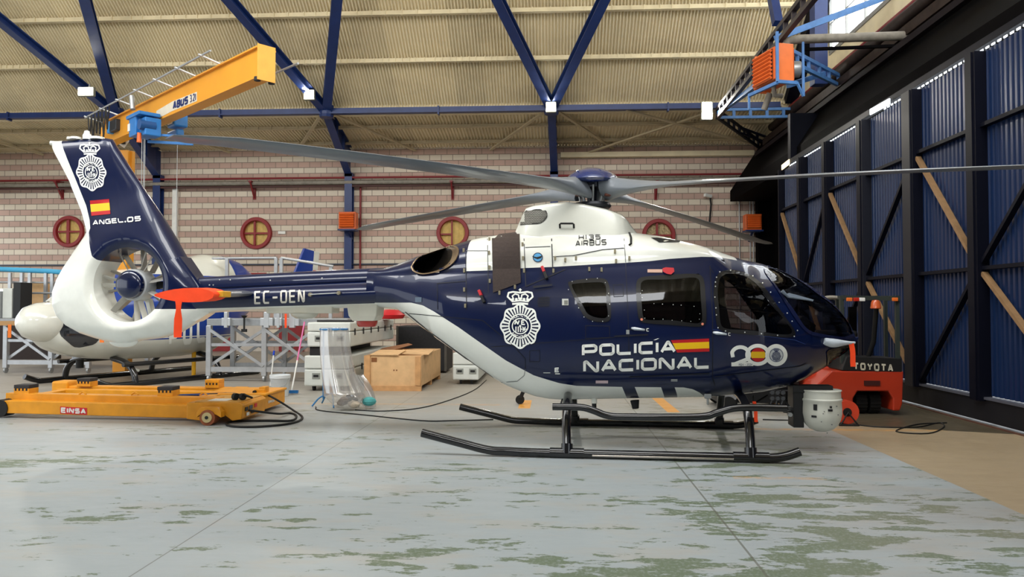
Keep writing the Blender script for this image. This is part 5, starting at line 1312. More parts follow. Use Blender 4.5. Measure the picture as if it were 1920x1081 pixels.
# ============================================================ things around the helicopter
def plane_hit(px, py, p0, n):
    d = ray(px, py); return CAM + d * ((V(p0) - CAM).dot(n) / d.dot(n))
M_YEL = mat('yellow_machine_paint', 'd8911c', .42, vs=5, var=.13, bump=.05)
M_CRANE = mat('crane_yellow', 'e0982a', .42, vs=2, var=.05)
at_D = at_Y
# ---- jib crane
Pn = at_D(499, 127, 11.4); Pf = at_D(207, 252, 16.2); Pf.z = Pn.z = (Pn.z + Pf.z) / 2
Pf = at_Z(207, 252, Pn.z + 0.0)
dx = (Pn - Pf).normalized(); sd = V((dx.y, -dx.x, 0)); 
if sd.dot(CAM - Pn) < 0: sd = -sd
H_, W_ = .46, .24
cr = thing('jib_crane', 'orange-yellow slewing jib crane with long box beam over the tail boom', 'crane', V((at_D(231, 577, 16.6).x, at_D(231, 577, 16.6).y, 0)))
b = MB().bar(Pf, Pn, W_, H_).bar(Pf + V((0, 0, H_ / 2)), Pn + V((0, 0, H_ / 2)), W_ + .1, .03)
b.build('jib_beam', M_CRANE, cr, bevel=.006)
MB().bar(Pn, Pn + dx * .015, W_ + .06, H_ + .1).build('end_plate', mat('crane_yellow_light', 'efac45', .4), cr)
for k in (-1, 1): MB().tube([Pn - dx * .05 + sd * (W_ / 2) * k + V((0, 0, -H_ / 2)), Pn - dx * .05 + sd * (W_ / 2) * k + V((0, 0, -H_ / 2 - .06))], .05, 10).build('buffer', M_BLACK, cr)
cpos = at_D(231, 577, 16.6)
MB().bb((cpos.x - .15, cpos.y - .15, 0), (cpos.x + .15, cpos.y + .15, Pn.z - H_ / 2)).build('column', M_CRANE, cr, bevel=.01)
MB().prism([(cpos.x - .45, cpos.y - .05, Pn.z - H_ / 2), (cpos.x + .2, cpos.y - .05, Pn.z - H_ / 2), (cpos.x + .2, cpos.y - .05, Pn.z - 1.2), (cpos.x - .1, cpos.y - .05, Pn.z - 1.2)], (0, .1, 0)).bb((cpos.x - .5, cpos.y - .15, Pn.z - H_ / 2), (cpos.x - .35, cpos.y + .15, Pn.z + .3)).build('slewing_bracket', M_CRANE, cr, bevel=.01)
MB().box(at_D(231, 266, 16.2), (.2, .02, .2), Matrix.Rotation(.6, 3, 'Y')).build('warning_label', mat('cream_decal', 'd8d3c8'), cr)
MB().box(at_D(231, 266, 16.17), (.1, .02, .1)).build('warning_pictogram', M_FK, cr)
so = sd * (W_ / 2 + .004)
Cq = [plane_hit(x, y, Pn + so, sd) for x, y in ((323, 190), (369, 172), (369, 189.5), (323, 208))]
MB().prism(Cq, -sd * .003).build('label_plate', mat('label_cream', 'd9d0bb', .5), cr)
q2 = [p + sd * .004 for p in [plane_hit(x, y, Pn + so, sd) for x, y in ((324.5, 191), (352.5, 180), (352.5, 194.5), (324.5, 205.5))]]
M_BT = mat('label_blue', '1c2f6b', .5)
flat_text('ABUS', *q2, 'label_lettering', M_BT, cr, sd * .004, lw=.8, t=.24, gap=.12, slant=.12)
q2 = [p + sd * .004 for p in [plane_hit(x, y, Pn + so, sd) for x, y in ((356.5, 178.5), (368, 174), (368, 187.5), (356.5, 192))]]
flat_text('3.2t', *q2, 'label_lettering', M_BT, cr, sd * .004, lw=.55, t=.12, gap=.15)
Cq = [plane_hit(x, y, Pn + so, sd) for x, y in ((293, 208), (323, 190), (323, 208), (293, 224))]
MB().prism(Cq, -sd * .0025).build('pale_sticker', mat('label_cream', 'd9d0bb'), cr)
# festoon rail beside the top flange, brackets, looping cable
up = V((0, 0, H_ / 2 + .12)); rl0 = Pf - sd * .0 + sd * .42 + up - dx * .3; rl1 = Pn + sd * .42 + up - dx * 1.05
MB().tube([rl0, rl1], .018, 8).tube([Pn - sd * .5 + V((0, 0, .1)) - dx * 1.5, Pn - sd * .5 + V((0, 0, .1)) + dx * .1], .018, 8).build('festoon_rail', M_GALV, cr, smooth=60)
for k in range(7):
    p = rl0.lerp(rl1, .02 + .155 * k); q = p - sd * .42 - V((0, 0, .1)); MB().bar(p + sd * .06, q, .04, .02).build('rail_bracket', mat('pale_zinc', 'd5dbe0', .35, .4), cr)
a0 = rl0 + dx * .2
for k in range(6):
    a = a0 + dx * .22 * k; e = a + dx * .22; m_ = a.lerp(e, .5) - V((0, 0, .55 + .12 * math.sin(k * 2)))
    MB().tube(spline([a, a.lerp(m_, .7) , m_, e.lerp(m_, .7), e], 4), .014, 6).build('festoon_cable', M_BLACK, cr, smooth=60)
MB().tube([plane_hit(249, 205, rl0, sd), plane_hit(247, 180, rl0, sd)], .05, 8).build('rail_clamp', M_GALV, cr, smooth=60)
# hoist trolley
M_HB = mat('hoist_blue', '2a74b8', .4, var=.1)
hc_ = plane_hit(272, 237, Pn + sd * .35, sd)
ho = thing('chain_hoist', 'blue electric hoist trolley hanging on the yellow jib beam', 'hoist', hc_ - V((0, 0, .3)))
R_ = Matrix((dx, -sd, V((0, 0, 1)))).transposed()
def hq(a, b_, c_): return hc_ + dx * a + sd * b_ + V((0, 0, c_))
MB().box(hq(-.18, 0, 0), (.34, .34, .36), R_).box(hq(-.1, 0, .2), (.66, .4, .07), R_).build('gearbox', M_HB, ho, bevel=.015)
MB().box(hq(.12, -.05, -.04), (.3, .3, .34), R_).build('drum_housing', M_HB, ho, bevel=.02)
MB().tube([hq(.2, .18, -.02), hq(.2, -.1, -.02)], .1, 14).build('end_cap', mat('dark_hoist_blue', '1e4f86', .4), ho, smooth=40)
MB().bar(hq(.0, -.05, -.28), hq(.4, -.75, -.28), .05, .05).bar(hq(.1, -.05, -.16), hq(.5, -.75, -.16), .04, .04).build('cross_frame', M_HB, ho)
c2 = plane_hit(333, 228, Pn - sd * .45, sd)
MB().box(c2, (.36, .28, .26), R_).box(c2 + V((0, 0, -.24)) - dx * .1, (.5, .16, .14), R_).build('counter_motor', M_HB, ho, bevel=.03)
MB().box(c2 + sd * .15, (.2, .01, .16), R_).build('motor_label', M_WHITE, ho)
MB().box(hq(-.32, .18, .0), (.1, .012, .14), R_).build('maker_label', M_WHITE, ho)
MB().tube([hq(.1, .14, -.16), hq(.1, .14, -.34)], [.035, .045], 10).build('limit_switch', M_ORANGE, ho, smooth=50)
for x in (276, 281, 268): 
    a = hq(-.05 + (x - 276) * .012, 0, -.2); MB().tube([a, V((a.x, a.y, 2.9))], .006, 5).build('hoist_rope', M_GALV, ho)
a = plane_hit(309, 262, Pn - sd * .3, sd); MB().tube([c2 - V((0, 0, .25)), V((c2.x, c2.y, .9))], .006, 5).build('pendant_cable', M_GALV, ho)
cc_ = plane_hit(217, 236, Pn + so * 1.2, sd)
MB().box(cc_, (.36, .14, .24), R_).build('control_box', mat('dark_grille', '23262b', .5), cr, bevel=.02)
MB().box(cc_ - dx * .25, (.12, .16, .26), R_).build('control_box_end', mat('hoist_sky', '3a93d6', .4), cr, bevel=.02)
# ---- yellow aircraft transporter
def gz(px, py, D): p = at_D(px, py, D); return p
def transporter():
    o0 = at_D(200, 577, 10); T = thing('aircraft_transporter', 'low yellow helicopter transporter trolley with two long arms, in front at left', 'trolley', (o0.x, 10, 0))
    xl = lambda px, D: at_D(px, 577, D).x
    # near arm
    A = V((xl(16, 9.9), 9.95, .15)); B = V((xl(392, 9.75), 9.8, .12))
    MB().bar(A, B, .2, .17).build('near_arm', M_YEL, T, bevel=.008)
    MB().bar(A + V((-.1, .14, .125)), B + V((.1, .14, .125)), .16, .09).build('near_upper_rail', M_YEL, T, bevel=.006)
    MB().tube([A + V((-.06, -.12, -.02)), A + V((-.06, .1, -.02))], .12, 16).build('end_roller', M_BLACK, T, smooth=40)
    # far arm
    A2 = V((xl(112, 11.6), 11.6, .2)); B2 = V((xl(432, 11.4), 11.4, .2))
    MB().bar(A2, B2, .2, .13).build('far_arm', M_YEL, T, bevel=.008)
    MB().bar(A2 + V((.2, -.3, -.02)), B2 + V((0, -.3, -.02)), .12, .12).build('lifting_beam', M_YEL, T, bevel=.008)
    MB().bar(A2 + V((-.02, .0, .04)), A2 + V((.25, 0, .04)), .3, .2).build('arm_head', M_YEL, T, bevel=.03)
    MB().bar(V((A2.x + .3, 9.95 + .15, .18)), V((A2.x + .3, 11.5, .18)), .14, .1).build('cross_member', M_YEL, T, bevel=.006)
    MB().bar(V((xl(392, 10) - .15, 9.95, .2)), V((xl(392, 10) - .15, 11.5, .2)), .2, .14).build('cross_member', M_YEL, T, bevel=.006)
    for px, D, z, top in ((52, 10.1, .3, 0), (166, 11.5, .258, 1), (318, 10.05, .29, 1), (404, 11.4, .258, 1)):
        x = xl(px, D); MB().box((x, D, z + .045), (.22, .2, .08)).build('lifting_pad', M_YEL, T, bevel=.006)
        MB().box((x, D, z + .11), (.22, .2, .05)).build('pad_top', mat('pad_top_dark', '2b2a2c', .7) if px in (52, 318, 166) else M_YEL, T, bevel=.006)
        for k in range(4): MB().box((x - .08 + k * .052, D - .102, z + .07), (.022, .006, .03)).build('pad_slot', M_BLACK, T)
    # power packs
    x0, x1 = xl(352, 9.5), xl(454, 9.5)
    MB().prism([(x0, 9.5, .27), (x0, 9.5, .06), (x0 + .18, 9.5, .0 + .04), (x0 + .30, 9.5, .17), (x1 - .3, 9.5, .17), (x1 - .12, 9.5, .04), (x1, 9.5, .06), (x1 + .02, 9.5, .24), (x1 - .02, 9.5, .27)], (0, .8, 0)).build('near_power_pack', M_YEL, T, bevel=.01)
    MB().bb((x0 + .1, 9.52, .27), (x1 - .04, 10.28, .282)).build('cover_plate', mat('worn_yellow_top', 'c99440', .6, var=.2), T)
    x2, x3 = xl(432, 11.3), xl(537, 11.33)
    MB().bb((x2, 10.5, .05), (x3, 11.3, .26)).bb((x2 - .03, 10.47, .245), (x3 + .02, 11.33, .28)).build('far_power_pack', M_YEL, T, bevel=.012)
    w_ = at_D(399, 778, 9.5)
    wo = MB().tube([(w_.x, 9.34, .1), (w_.x, 9.48, .1)], .1, 24).build('wheel', mat('worn_wheel', '8a4a28', .6, var=.25), T, smooth=40)
    MB().tube([(w_.x, 9.325, .105), (w_.x, 9.35, .105)], .065, 18).build('wheel_disc', mat('cream_hub', 'b9a878', .5), wo, smooth=40)
    MB().tube([(w_.x, 9.315, .105), (w_.x, 9.33, .105)], .022, 10).build('axle_cap', M_BLACK, wo, smooth=40)
    MB().prism([(w_.x - .15, 9.36, .1), (w_.x - .15, 9.36, .17), (w_.x - .1, 9.36, .23), (w_.x + .12, 9.36, .23), (w_.x + .17, 9.36, .17), (w_.x + .17, 9.36, .1), (w_.x + .1, 9.36, .14), (w_.x - .1, 9.36, .14)], (0, .12, 0)).build('wheel_fork', M_YEL, T, bevel=.006)
    # control handset and stickers
    c_ = at_D(490, 733, 10.7); MB().box(c_ + V((0, 0, -.02)), (.16, .16, .12)).box(c_ + V((.04, 0, .0)), (.1, .14, .14)).build('control_box', M_YEL, T, bevel=.01)
    MB().tube([c_ + V((-.06, -.07, 0)), c_ + V((-.06, -.12, 0))], .025, 10).build('control_knob', M_BLACK, T, smooth=40)
    for k, (dx_, dz, w, h, m) in enumerate(((-.32, .27, .055, .06, M_FK), (-.25, .275, .06, .06, mat('sticker_grey', '4c5055', .5)), (-.17, .28, .05, .06, bpy.data.materials['signal_red']), (-.3, .2, .05, .05, M_WHITE), (-.22, .21, .05, .05, M_FK))):
        MB().box((x1 + .024, 9.62 + (dx_ + .32) * 2.0, dz - .09), (.006, w * 1.6, h * .85)).build('sticker', m, T)
    z1 = at_D(119, 763, 9.84); s_ = (B - A).normalized()
    tl, tr, br, bl = [V((at_D(x, y, 9.84).x, 9.842 + 0, at_D(x, y, 9.84).z)) for x, y in ((118, 762.5), (166, 765), (166, 774.5), (118, 772.5))]
    yy = lambda p: V((p.x, A.y + (p.x - A.x) * s_.y / s_.x - .104, p.z))
    tl, tr, br, bl = map(yy, (tl, tr, br, bl))
    e = V((.02, 0, .012)); MB().prism([tl + V((-.015, 0, .012)), tr + V((.015, 0, .012)), br + V((.015, 0, -.012)), bl + V((-.015, 0, -.012))], (0, .004, 0)).build('maker_plate', bpy.data.materials['signal_red'], T)
    flat_text('EINSA', tl, tr, br, bl, 'maker_lettering', M_WHITE, T, V((0, -.004, 0)), lw=1.15, t=.26, gap=.2)
    tl, tr, br, bl = [at_X(x, y, x3 + .003) for x, y in ((503, 750.5), (514, 748), (514, 753), (503, 755.5))]
    flat_text('EINSA', tl, tr, br, bl, 'maker_lettering', M_WHITE, T, V((.004, 0, 0)), lw=1.0, t=.26, gap=.2)
    for x in (146, 245, 375):
        p = at_D(x, 752, 9.9); MB().tube([(p.x - .05, 10.0, .31), (p.x, 10.0, .345), (p.x + .05, 10.0, .31)], .012, 6).build('lashing_ring', M_YEL, T, smooth=60)
    return T, c_, x1
T, hcb, x1 = transporter()
fz_ = lambda px, py, z=.015: at_Z(px, py, z)
tag(MB().tube(spline([hcb + V((.05, -.05, -.02)), hcb + V((.25, -.1, -.1)), fz_(552, 770), fz_(567, 783), fz_(545, 793), fz_(490, 799), fz_(440, 799), fz_(424, 794), fz_(440, 789), fz_(500, 788), fz_(545, 788), fz_(556, 780), fz_(545, 774), fz_(520, 775, .06), V((x1 + .02, 9.7, .15))], 6), .015, 8).build('hydraulic_hose', M_BLACK, smooth=60), 'black hose looped on the floor beside the yellow transporter', 'hose')
p = at_D(450, 745, 9.75)
hp_ = thing('ear_defenders', 'black ear defenders lying on the near power pack of the transporter', 'headphones', (p.x, 9.75, .282))
for k in (-1, 1): MB().tube([(p.x + k * .05 - .02, 9.72, .328), (p.x + k * .05 + .025, 9.7, .328)], .045, 14).build('ear_cup', M_BLACK, hp_, smooth=40)
MB().tube(spline([(p.x - .05, 9.72, .36), (p.x - .02, 9.85, .33), (p.x + .08, 9.86, .31), (p.x + .16, 9.75, .31), (p.x + .07, 9.7, .36)], 4), .014, 8).build('headband', M_BLACK, hp_, smooth=60)
tag(MB().bb((p.x - .38, 9.62, .2822), (p.x - .12, 9.85, .285)).build('paper_sheet', M_WHITE), 'white paper sheet beside the ear defenders', 'paper')
random.seed(11)
bx = at_D(400, 742, 10.6).x
for k, (m, lb) in enumerate(((M_BLUE, 'blue'), (M_BLACK, 'black'), (M_REDP, 'dark red'), (mat('steel_tool', '54585c', .4, .5), 'steel'))):
    a = V((bx - .28 + .1 * k, 10.38 + .05 * k, .255)); tag(MB().tube([a + V((-.2, 0, .0)), a + V((.22, .05, .01))], .018, 8).tube([a + V((.16, .04, .0)), a + V((.3, .06, .0))], .028, 8).build('hand_tool', m, smooth=50), lb + ' hand tool lying between the power packs of the transporter', 'tool', 'tools on the transporter')
MB().bb((bx - .55, 10.3, .19), (bx + .2, 10.44, .235)).build('tool_tray', mat('dark_tray', '2a2320', .6), T)
# ---- bucket, mop, pole
c_ = at_Z(525, 742, 0)
bk_ = thing('bucket', 'white plastic bucket standing behind the transporter', 'bucket', c_)
MB().lathe([(.135, 0), (.14, .01), (.165, .30), (.175, .31), (.178, .36), (.168, .365), (.16, .3), (.13, .02), (0, .02)], c_, (0, 0, 1), 28).build('tub', mat('white_plastic', 'd6dbdd', .4), bk_, smooth=40)
MB().tube(spline([c_ + V((-.17, 0, .33)), c_ + V((-.13, -.16, .2)), c_ + V((0, -.19, .16)), c_ + V((.13, -.16, .2)), c_ + V((.17, 0, .33))], 4), .005, 6).build('bail', M_GALV, bk_, smooth=60)
a = at_D(507, 712, 12.9); e = at_D(514, 657, 12.9)
mp_ = thing('mop_handle', 'thin white stick with blue tip standing in the bucket', 'stick', a)
MB().tube([a - V((0, 0, .1)), a.lerp(e, .85)], .013, 8).build('shaft', M_WHITE, mp_, smooth=60); MB().tube([a.lerp(e, .85), e], .018, 8).build('tip', mat('bright_blue_plastic', '1f42b8', .4), mp_, smooth=60)
a = at_Z(546, 737, .01); e = at_D(571, 603, 13.4)
pk = thing('broom', 'leaning pole, white below and pink above, beside the bucket', 'broom', a)
MB().tube([a, a.lerp(e, .45)], .014, 8).build('lower_shaft', M_WHITE, pk, smooth=60); MB().tube([a.lerp(e, .45), e], .014, 8).build('upper_shaft', mat('pink_plastic', 'd46a9c', .4), pk, smooth=60)
MB().bar(a + V((-.08, 0, .03)), a + V((.12, 0, .03)), .06, .05).build('broom_head', M_HB, pk)
# ---- waste bag on blue hoop stand
c_ = at_Z(612, 768, 0); rim = at_D(626, 617, 11.1)
ws_ = thing('waste_sack_stand', 'blue hoop stand holding a tall clear plastic waste sack', 'stand', (rim.x, rim.y, 0))
M_STB = mat('stand_blue', '2f76ad', .4)
MB().tube([rim + V((.2 * math.cos(k * pi / 14), .2 * math.sin(k * pi / 14), 0)) for k in range(28)], .014, 8, closed=True).build('hoop', M_STB, ws_, smooth=60)
MB().tube([(rim.x - .19, rim.y + .1, rim.z), (rim.x - .19, rim.y + .12, .12)], .014, 8).build('upright', M_STB, ws_, smooth=60)
for ex, ey in ((-.28, -.1), (.1, -.25), (-.25, .3)): MB().tube(spline([(rim.x - .08, rim.y + .2, .2), (rim.x - .08 + ex * .6, rim.y + .2 + ey * .6, .14), (rim.x - .08 + ex, rim.y + .2 + ey, .01)], 4), .012, 8).build('foot', M_STB, ws_, smooth=60)
m = bpy.data.materials.new('clear_film'); m.use_nodes = True; n_ = m.node_tree.nodes; l_ = m.node_tree.links; n_.remove(n_['Principled BSDF'])
tr = n_.new('ShaderNodeBsdfTransparent'); tr.inputs[0].default_value = (.93, .92, .9, 1); gl = n_.new('ShaderNodeBsdfGlossy'); gl.inputs['Roughness'].default_value = .15
df = n_.new('ShaderNodeBsdfDiffuse'); df.inputs[0].default_value = (.75, .72, .68, 1); m1 = n_.new('ShaderNodeMixShader'); m1.inputs[0].default_value = .4; m2 = n_.new('ShaderNodeMixShader')
nz = n_.new('ShaderNodeTexNoise'); nz.inputs['Scale'].default_value = 4; bp = n_.new('ShaderNodeBump'); bp.inputs['Strength'].default_value = .6; l_.new(nz.outputs[0], bp.inputs['Height']); l_.new(bp.outputs[0], gl.inputs['Normal'])
l_.new(gl.outputs[0], m1.inputs[1]); l_.new(df.outputs[0], m1.inputs[2]); m2.inputs[0].default_value = .45; l_.new(tr.outputs[0], m2.inputs[1]); l_.new(m1.outputs[0], m2.inputs[2]); l_.new(m2.outputs[0], n_['Material Output'].inputs[0])
M_FILM = m
rows = []
bot = at_Z(652, 764, .03)
for k in range(22):
    u = k / 21; cx = rim.x + (bot.x + .0 - rim.x) * (u ** 1.6); cy = rim.y + (bot.y - rim.y) * u; z = rim.z + .02 + (.02 - rim.z) * u
    r = .205 - .02 * math.sin(u * pi) + (.05 * u if u < .9 else -.12 * (u - .9) * 6)
    rows.append([V((cx + r * (1 + .05 * math.sin(5 * a_ + 3 * u) + .035 * math.sin(11 * a_ - 4 * u)) * math.cos(a_) * (1 + .25 * u), cy + r * (1 + .05 * math.sin(7 * a_ + u)) * math.sin(a_), z)) for a_ in [q * 2 * pi / 48 for q in range(48)]])
sack = MB().grid(rows, wrap=True); sack.face(*range(48 * 21, 48 * 22))
sk_ = tag(sack.build('waste_sack', M_FILM, smooth=180, rec=False), 'clear plastic sack hanging from the blue hoop, rubbish in its bottom', 'bag')
random.seed(5)
for k in range(9):
    q = bot + V((random.uniform(-.14, .12), random.uniform(-.1, .1), .06 + random.uniform(0, .09)))
    rr = random.uniform(.05, .09); bm_ = MB(); rows = []
    for i in range(7):
        ph = pi * i / 6; rows.append([q + V((math.sin(ph) * math.cos(a_) * rr * random.uniform(.7, 1.3), math.sin(ph) * math.sin(a_) * rr * random.uniform(.7, 1.3), math.cos(ph) * rr * .7)) for a_ in [j * pi / 5 for j in range(10)]])
    bm_.grid(rows, wrap=True)
    m_, nm = ((mat('dark_rag', '3a302c', .9), 'dark rag'), (mat('pale_paper', 'b8ab98', .9), 'pale paper'), (mat('brown_card', '6e5642', .9), 'brown card'))[k % 3]
    tag(bm_.build('crumpled_' + nm.split()[1], m_), 'crumpled %s in the bottom of the clear waste sack' % nm, 'rubbish', 'rubbish in the waste sack: ' + nm)
rows = []; q = bot + V((.3, .02, .1))
for i in range(9):
    u = i / 8; rows.append([V((bot.x + .1 + .22 * u + (.10 - .02 * u + .06 * math.sin(u * pi)) * math.cos(a_), bot.y + .1 + .09 * math.sin(a_) * (1.1 - u * .6), .5 - .5 * u + .05 * math.sin(a_ * 3) * .3 + .01)) for a_ in [j * pi / 8 for j in range(16)]])
tag(MB().grid(rows, wrap=True).build('waste_sack', M_FILM, smooth=180, rec=False), 'smaller clear sack slumped against the waste sack, teal rag in it', 'bag')
q = bot + V((.30, .06, .09)); bm_ = MB(); rows = []
for i in range(7):
    ph = pi * i / 6; rows.append([q + V((math.sin(ph) * math.cos(a_) * .1 * random.uniform(.8, 1.2), math.sin(ph) * math.sin(a_) * .08, math.cos(ph) * .07)) for a_ in [j * pi / 5 for j in range(10)]])
tag(bm_.grid(rows, wrap=True).build('teal_rag', mat('teal_cloth', '4f9c9a', .9)), 'teal rag on the floor at the right edge of the waste sack', 'rag')
# ---- plywood crate
M_PLY = mat('plywood', 'd2ab7c', .75, vs=7, var=.1); M_PLYE = mat('plywood_edge', 'c39463', .8, vs=9, var=.15)
ca = at_Z(684, 732, 0); cb = at_Z(791, 732, 0); Yc = ca.y; x0c, x1c = ca.x, cb.x; Yd = Yc + 2.3; zc_ = .64
cr_ = thing('plywood_crate', 'long pale plywood crate with loose lid on the floor behind the waste sack', 'crate', ((x0c + x1c) / 2, Yc + 1.1, 0))
b = MB().bb((x0c, Yc, .09), (x1c, Yc + .02, zc_)).build('front_board', M_PLY, cr_)
MB().bb((x0c, Yc + .02, .09), (x0c + .02, Yd, zc_)).build('left_board', M_PLY, cr_); MB().bb((x1c - .02, Yc + .02, .09), (x1c, Yd, zc_)).build('right_board', M_PLY, cr_)
MB().bb((x0c, Yd, .09), (x1c, Yd + .02, zc_)).build('back_board', M_PLY, cr_); MB().bb((x0c + .02, Yc + .02, .09), (x1c - .02, Yd, .11)).build('base_board', M_PLYE, cr_)
MB().bb((x0c - .01, Yc - .03, .1), (x0c + .1, Yc, zc_)).build('batten', M_PLYE, cr_); MB().bb((x1c - .11, Yc - .03, .1), (x1c - .01, Yc, zc_ - .02)).build('batten', M_PLYE, cr_)
MB().bb((x0c, Yc - .03, .0), (x1c, Yc + .06, .09)).build('skid_runner', M_PLYE, cr_); MB().bb((x0c, Yc + 1.1, .0), (x1c, Yc + 1.2, .09)).build('skid_runner', M_PLYE, cr_); MB().bb((x0c, Yd - .1, .0), (x1c, Yd, .09)).build('skid_runner', M_PLYE, cr_)
MB().prism([(x0c + .1, Yc - .02, zc_ + .005), (x0c + .62, Yc - .04, zc_ + .005), (x0c + .62, Yc + .7, zc_ + .05), (x0c + .1, Yc + .7, zc_ + .05)], (0, 0, .014)).build('lid_flap', M_PLY, cr_)
MB().prism([(x0c + .5, Yc + .3, zc_ + .01), (x1c + .1, Yc + .2, zc_ + .0), (x1c + .02, Yc + 1.3, zc_ + .02), (x0c + .45, Yc + 1.2, zc_ + .03)], (0, 0, .012)).build('lid_flap', mat('brown_card', '6e5642') if False else M_PLY, cr_)
MB().bb((x0c + .12, Yc - .004, zc_ - .12), (x0c + .22, Yc, zc_ - .04)).build('crate_stamp', mat('stamp_brown', '7d4f2a', .8), cr_)
for k in range(2): MB().bb((x0c + .52 + .05 * k, Yc - .002, .36), (x0c + .545 + .05 * k, Yc, .385)).build('crate_stamp', bpy.data.materials['stamp_brown'], cr_)
a = at_D(655, 712, 14.3); tag(MB().prism([at_D(676, 672, 14.6), at_D(773, 645, 15.4), at_D(765, 643, 16), at_D(700, 655, 16)], (0, 0, -.012)).build('plywood_board', mat('reddish_board', '9a6a48', .7)), 'loose brown board leaning over the crate from the white case', 'board')
# ---- white transit cases
M_CASE = mat('case_white', 'cdd1cb', .5, vs=5, var=.05); M_CB = mat('case_black_fitting', '1b1c1e', .5)
def case(x0, x1, y0, y1, z0, z1, lb, latches=True, casters=False):
    o = thing('transit_case', lb, 'case', ((x0 + x1) / 2, (y0 + y1) / 2, z0), group='white transit cases')
    zm = z0 + (z1 - z0) * .62
    MB().bb((x0, y0, z0 + (.09 if casters else 0)), (x1, y1, zm - .004)).build('case_body', M_CASE, o, bevel=.025)
    MB().bb((x0, y0, zm + .004), (x1, y1, z1)).build('lid', M_CASE, o, bevel=.025)
    for k in range(2):
        x = x0 + (x1 - x0) * (.27 + .5 * k); f = MB().bb((x - .07, y0 - .012, zm - .17), (x + .07, y0, zm - .07)).build('latch_recess', mat('recess_grey', '8d918b', .5), o)
        MB().bb((x - .045, y0 - .018, zm - .14), (x + .045, y0 - .011, zm - .10)).build('latch', M_CB, f)
    b = MB(); n = max(2, int((y1 - y0) / .6))
    for k in range(n):
        y = y0 + (k + .5) * (y1 - y0) / n; MB().bb((x1, y - .03, zm - .07), (x1 + .012, y + .03, zm + .05)).build('side_latch', M_CB, o)
    if casters:
        for x in (x0 + .15, x1 - .15):
            for y in (y0 + .12, y1 - .12): MB().tube([(x - .02, y, z0 + .055), (x + .02, y, z0 + .055)], .055, 14).bb((x - .03, y - .03, z0 + .07), (x + .03, y + .03, z0 + .11)).build('caster', M_CB, o, smooth=40)
    return o
Yk = 13.3
X0c, X1c = at_D(574, 577, Yk).x, at_D(655, 577, Yk).x
case(X0c - .03, X1c, Yk, Yk + 3.6, 0, .64, 'large white transit case with casters, lowest beside the waste sack', casters=True)
case(X0c + .02, X1c + .02, Yk, Yk + 3.7, .80, 1.24, 'long white case on top of another, left of the crate, under the red beacon')
tag(MB().bb((X0c + .05, Yk + .05, .64), (X0c + .35, Yk + 3.4, .80)).build('spacer_block', M_CB, bevel=.01), 'black spacer between the two long white cases', 'spacer')
a = at_D(849, 577, 14.6).x; e = at_D(893, 577, 14.6).x
case(a, e + .05, 14.6, 17.5, 0.0, .62, 'white case partly hidden behind the white hull right of the crate', casters=True)
a = at_D(574, 603, Yk); tag(MB().bb((X0c + .1, Yk + .3, 1.24), (X0c + .75, Yk + .5, 1.28)).build('carry_strap', M_CB, bevel=.01), 'black strap lying across the upper white case', 'strap')
p = at_D(722, 588, 16.4); q = at_D(748, 588, 16.4)
tag(MB().lathe([(0, -.1), (.3, -.08), (.35, .0), (.25, .1), (0, .12)], (at_D(730, 590, 16.2).x, 16.2, 1.35), (0, 0, 1), 20).build('red_cover', mat('signal_red', 'c2222b'), smooth=50), 'rounded red cover on top of the long white case', 'cover')
a = at_D(742, 577, 17).x; e = at_D(836, 577, 17).x
bo = thing('black_flight_case', 'large black flight case behind the plywood crate', 'case', ((a + e) / 2, 17.5, 0))
MB().bb((a, 17.1, .05), (e, 18.2, 1.08)).build('case_body', mat('black_laminate', '17171a', .55, vs=20, var=.3), bo, bevel=.015)
for x in (a + .02, e - .02): MB().bb((x - .025, 17.08, .05), (x + .025, 17.11, 1.09)).build('corner_edge', mat('case_edge_grey', '5a5650', .4, .4), bo)
# ---- aluminium work stands
def rail3(b, x0, x1, y, z, r=.025): b.tube([(x0, y, z), (x1, y, z)], r, 8)
def stand(px0, px1, Y, depth, zd, lb, legs, name='work_platform', rails=True, posts=()):
    x0, x1 = at_D(px0, 577, Y).x, at_D(px1, 577, Y).x
    o = thing(name, lb, 'work platform', ((x0 + x1) / 2, Y + depth / 2, 0), group='aluminium work platforms')
    MB().bb((x0, Y, zd - .14), (x1, Y + depth, zd)).build('deck', mat('ribbed_alu_edge', '9b9fa2', .4, .5, vs=20), o, bevel=.005)
    for y in (Y + .05, Y + depth - .05):
        for k, px in enumerate(legs):
            x = at_D(px, 577, Y).x; MB().bb((x - .05, y - .05, .12), (x + .05, y + .05, zd - .14)).build('leg', M_ALU, o, bevel=.006)
            MB().tube([(x - .02, y, .07), (x + .02, y, .07)], .065, 14).bb((x - .03, y - .03, .08), (x + .03, y + .03, .13)).build('caster', M_GALV, o, smooth=40)
        xs2 = [at_D(px, 577, Y).x for px in legs]
        for a, e in zip(xs2, xs2[1:]):
            MB().bar((a, y, .25), (e, y, .25), .06, .1).build('lower_rail', M_ALU, o); MB().bar((a, y, .75), (e, y, .75), .05, .06).build('middle_rail', M_ALU, o)
            MB().bar((a, y + .05, .32), (e, y + .05, zd - .2), .04, .06).build('diagonal_brace', M_ALU, o)
            MB().bar((a, y - .05, zd - .2), (e, y - .05, .32), .04, .06).build('diagonal_brace', M_ALU, o)
    return o, x0, x1
o, x0, x1 = stand(388, 652, 14.9, 1.25, 1.28, 'aluminium work platform beneath the tail boom, behind the bucket', (391, 495, 590), rails=False)
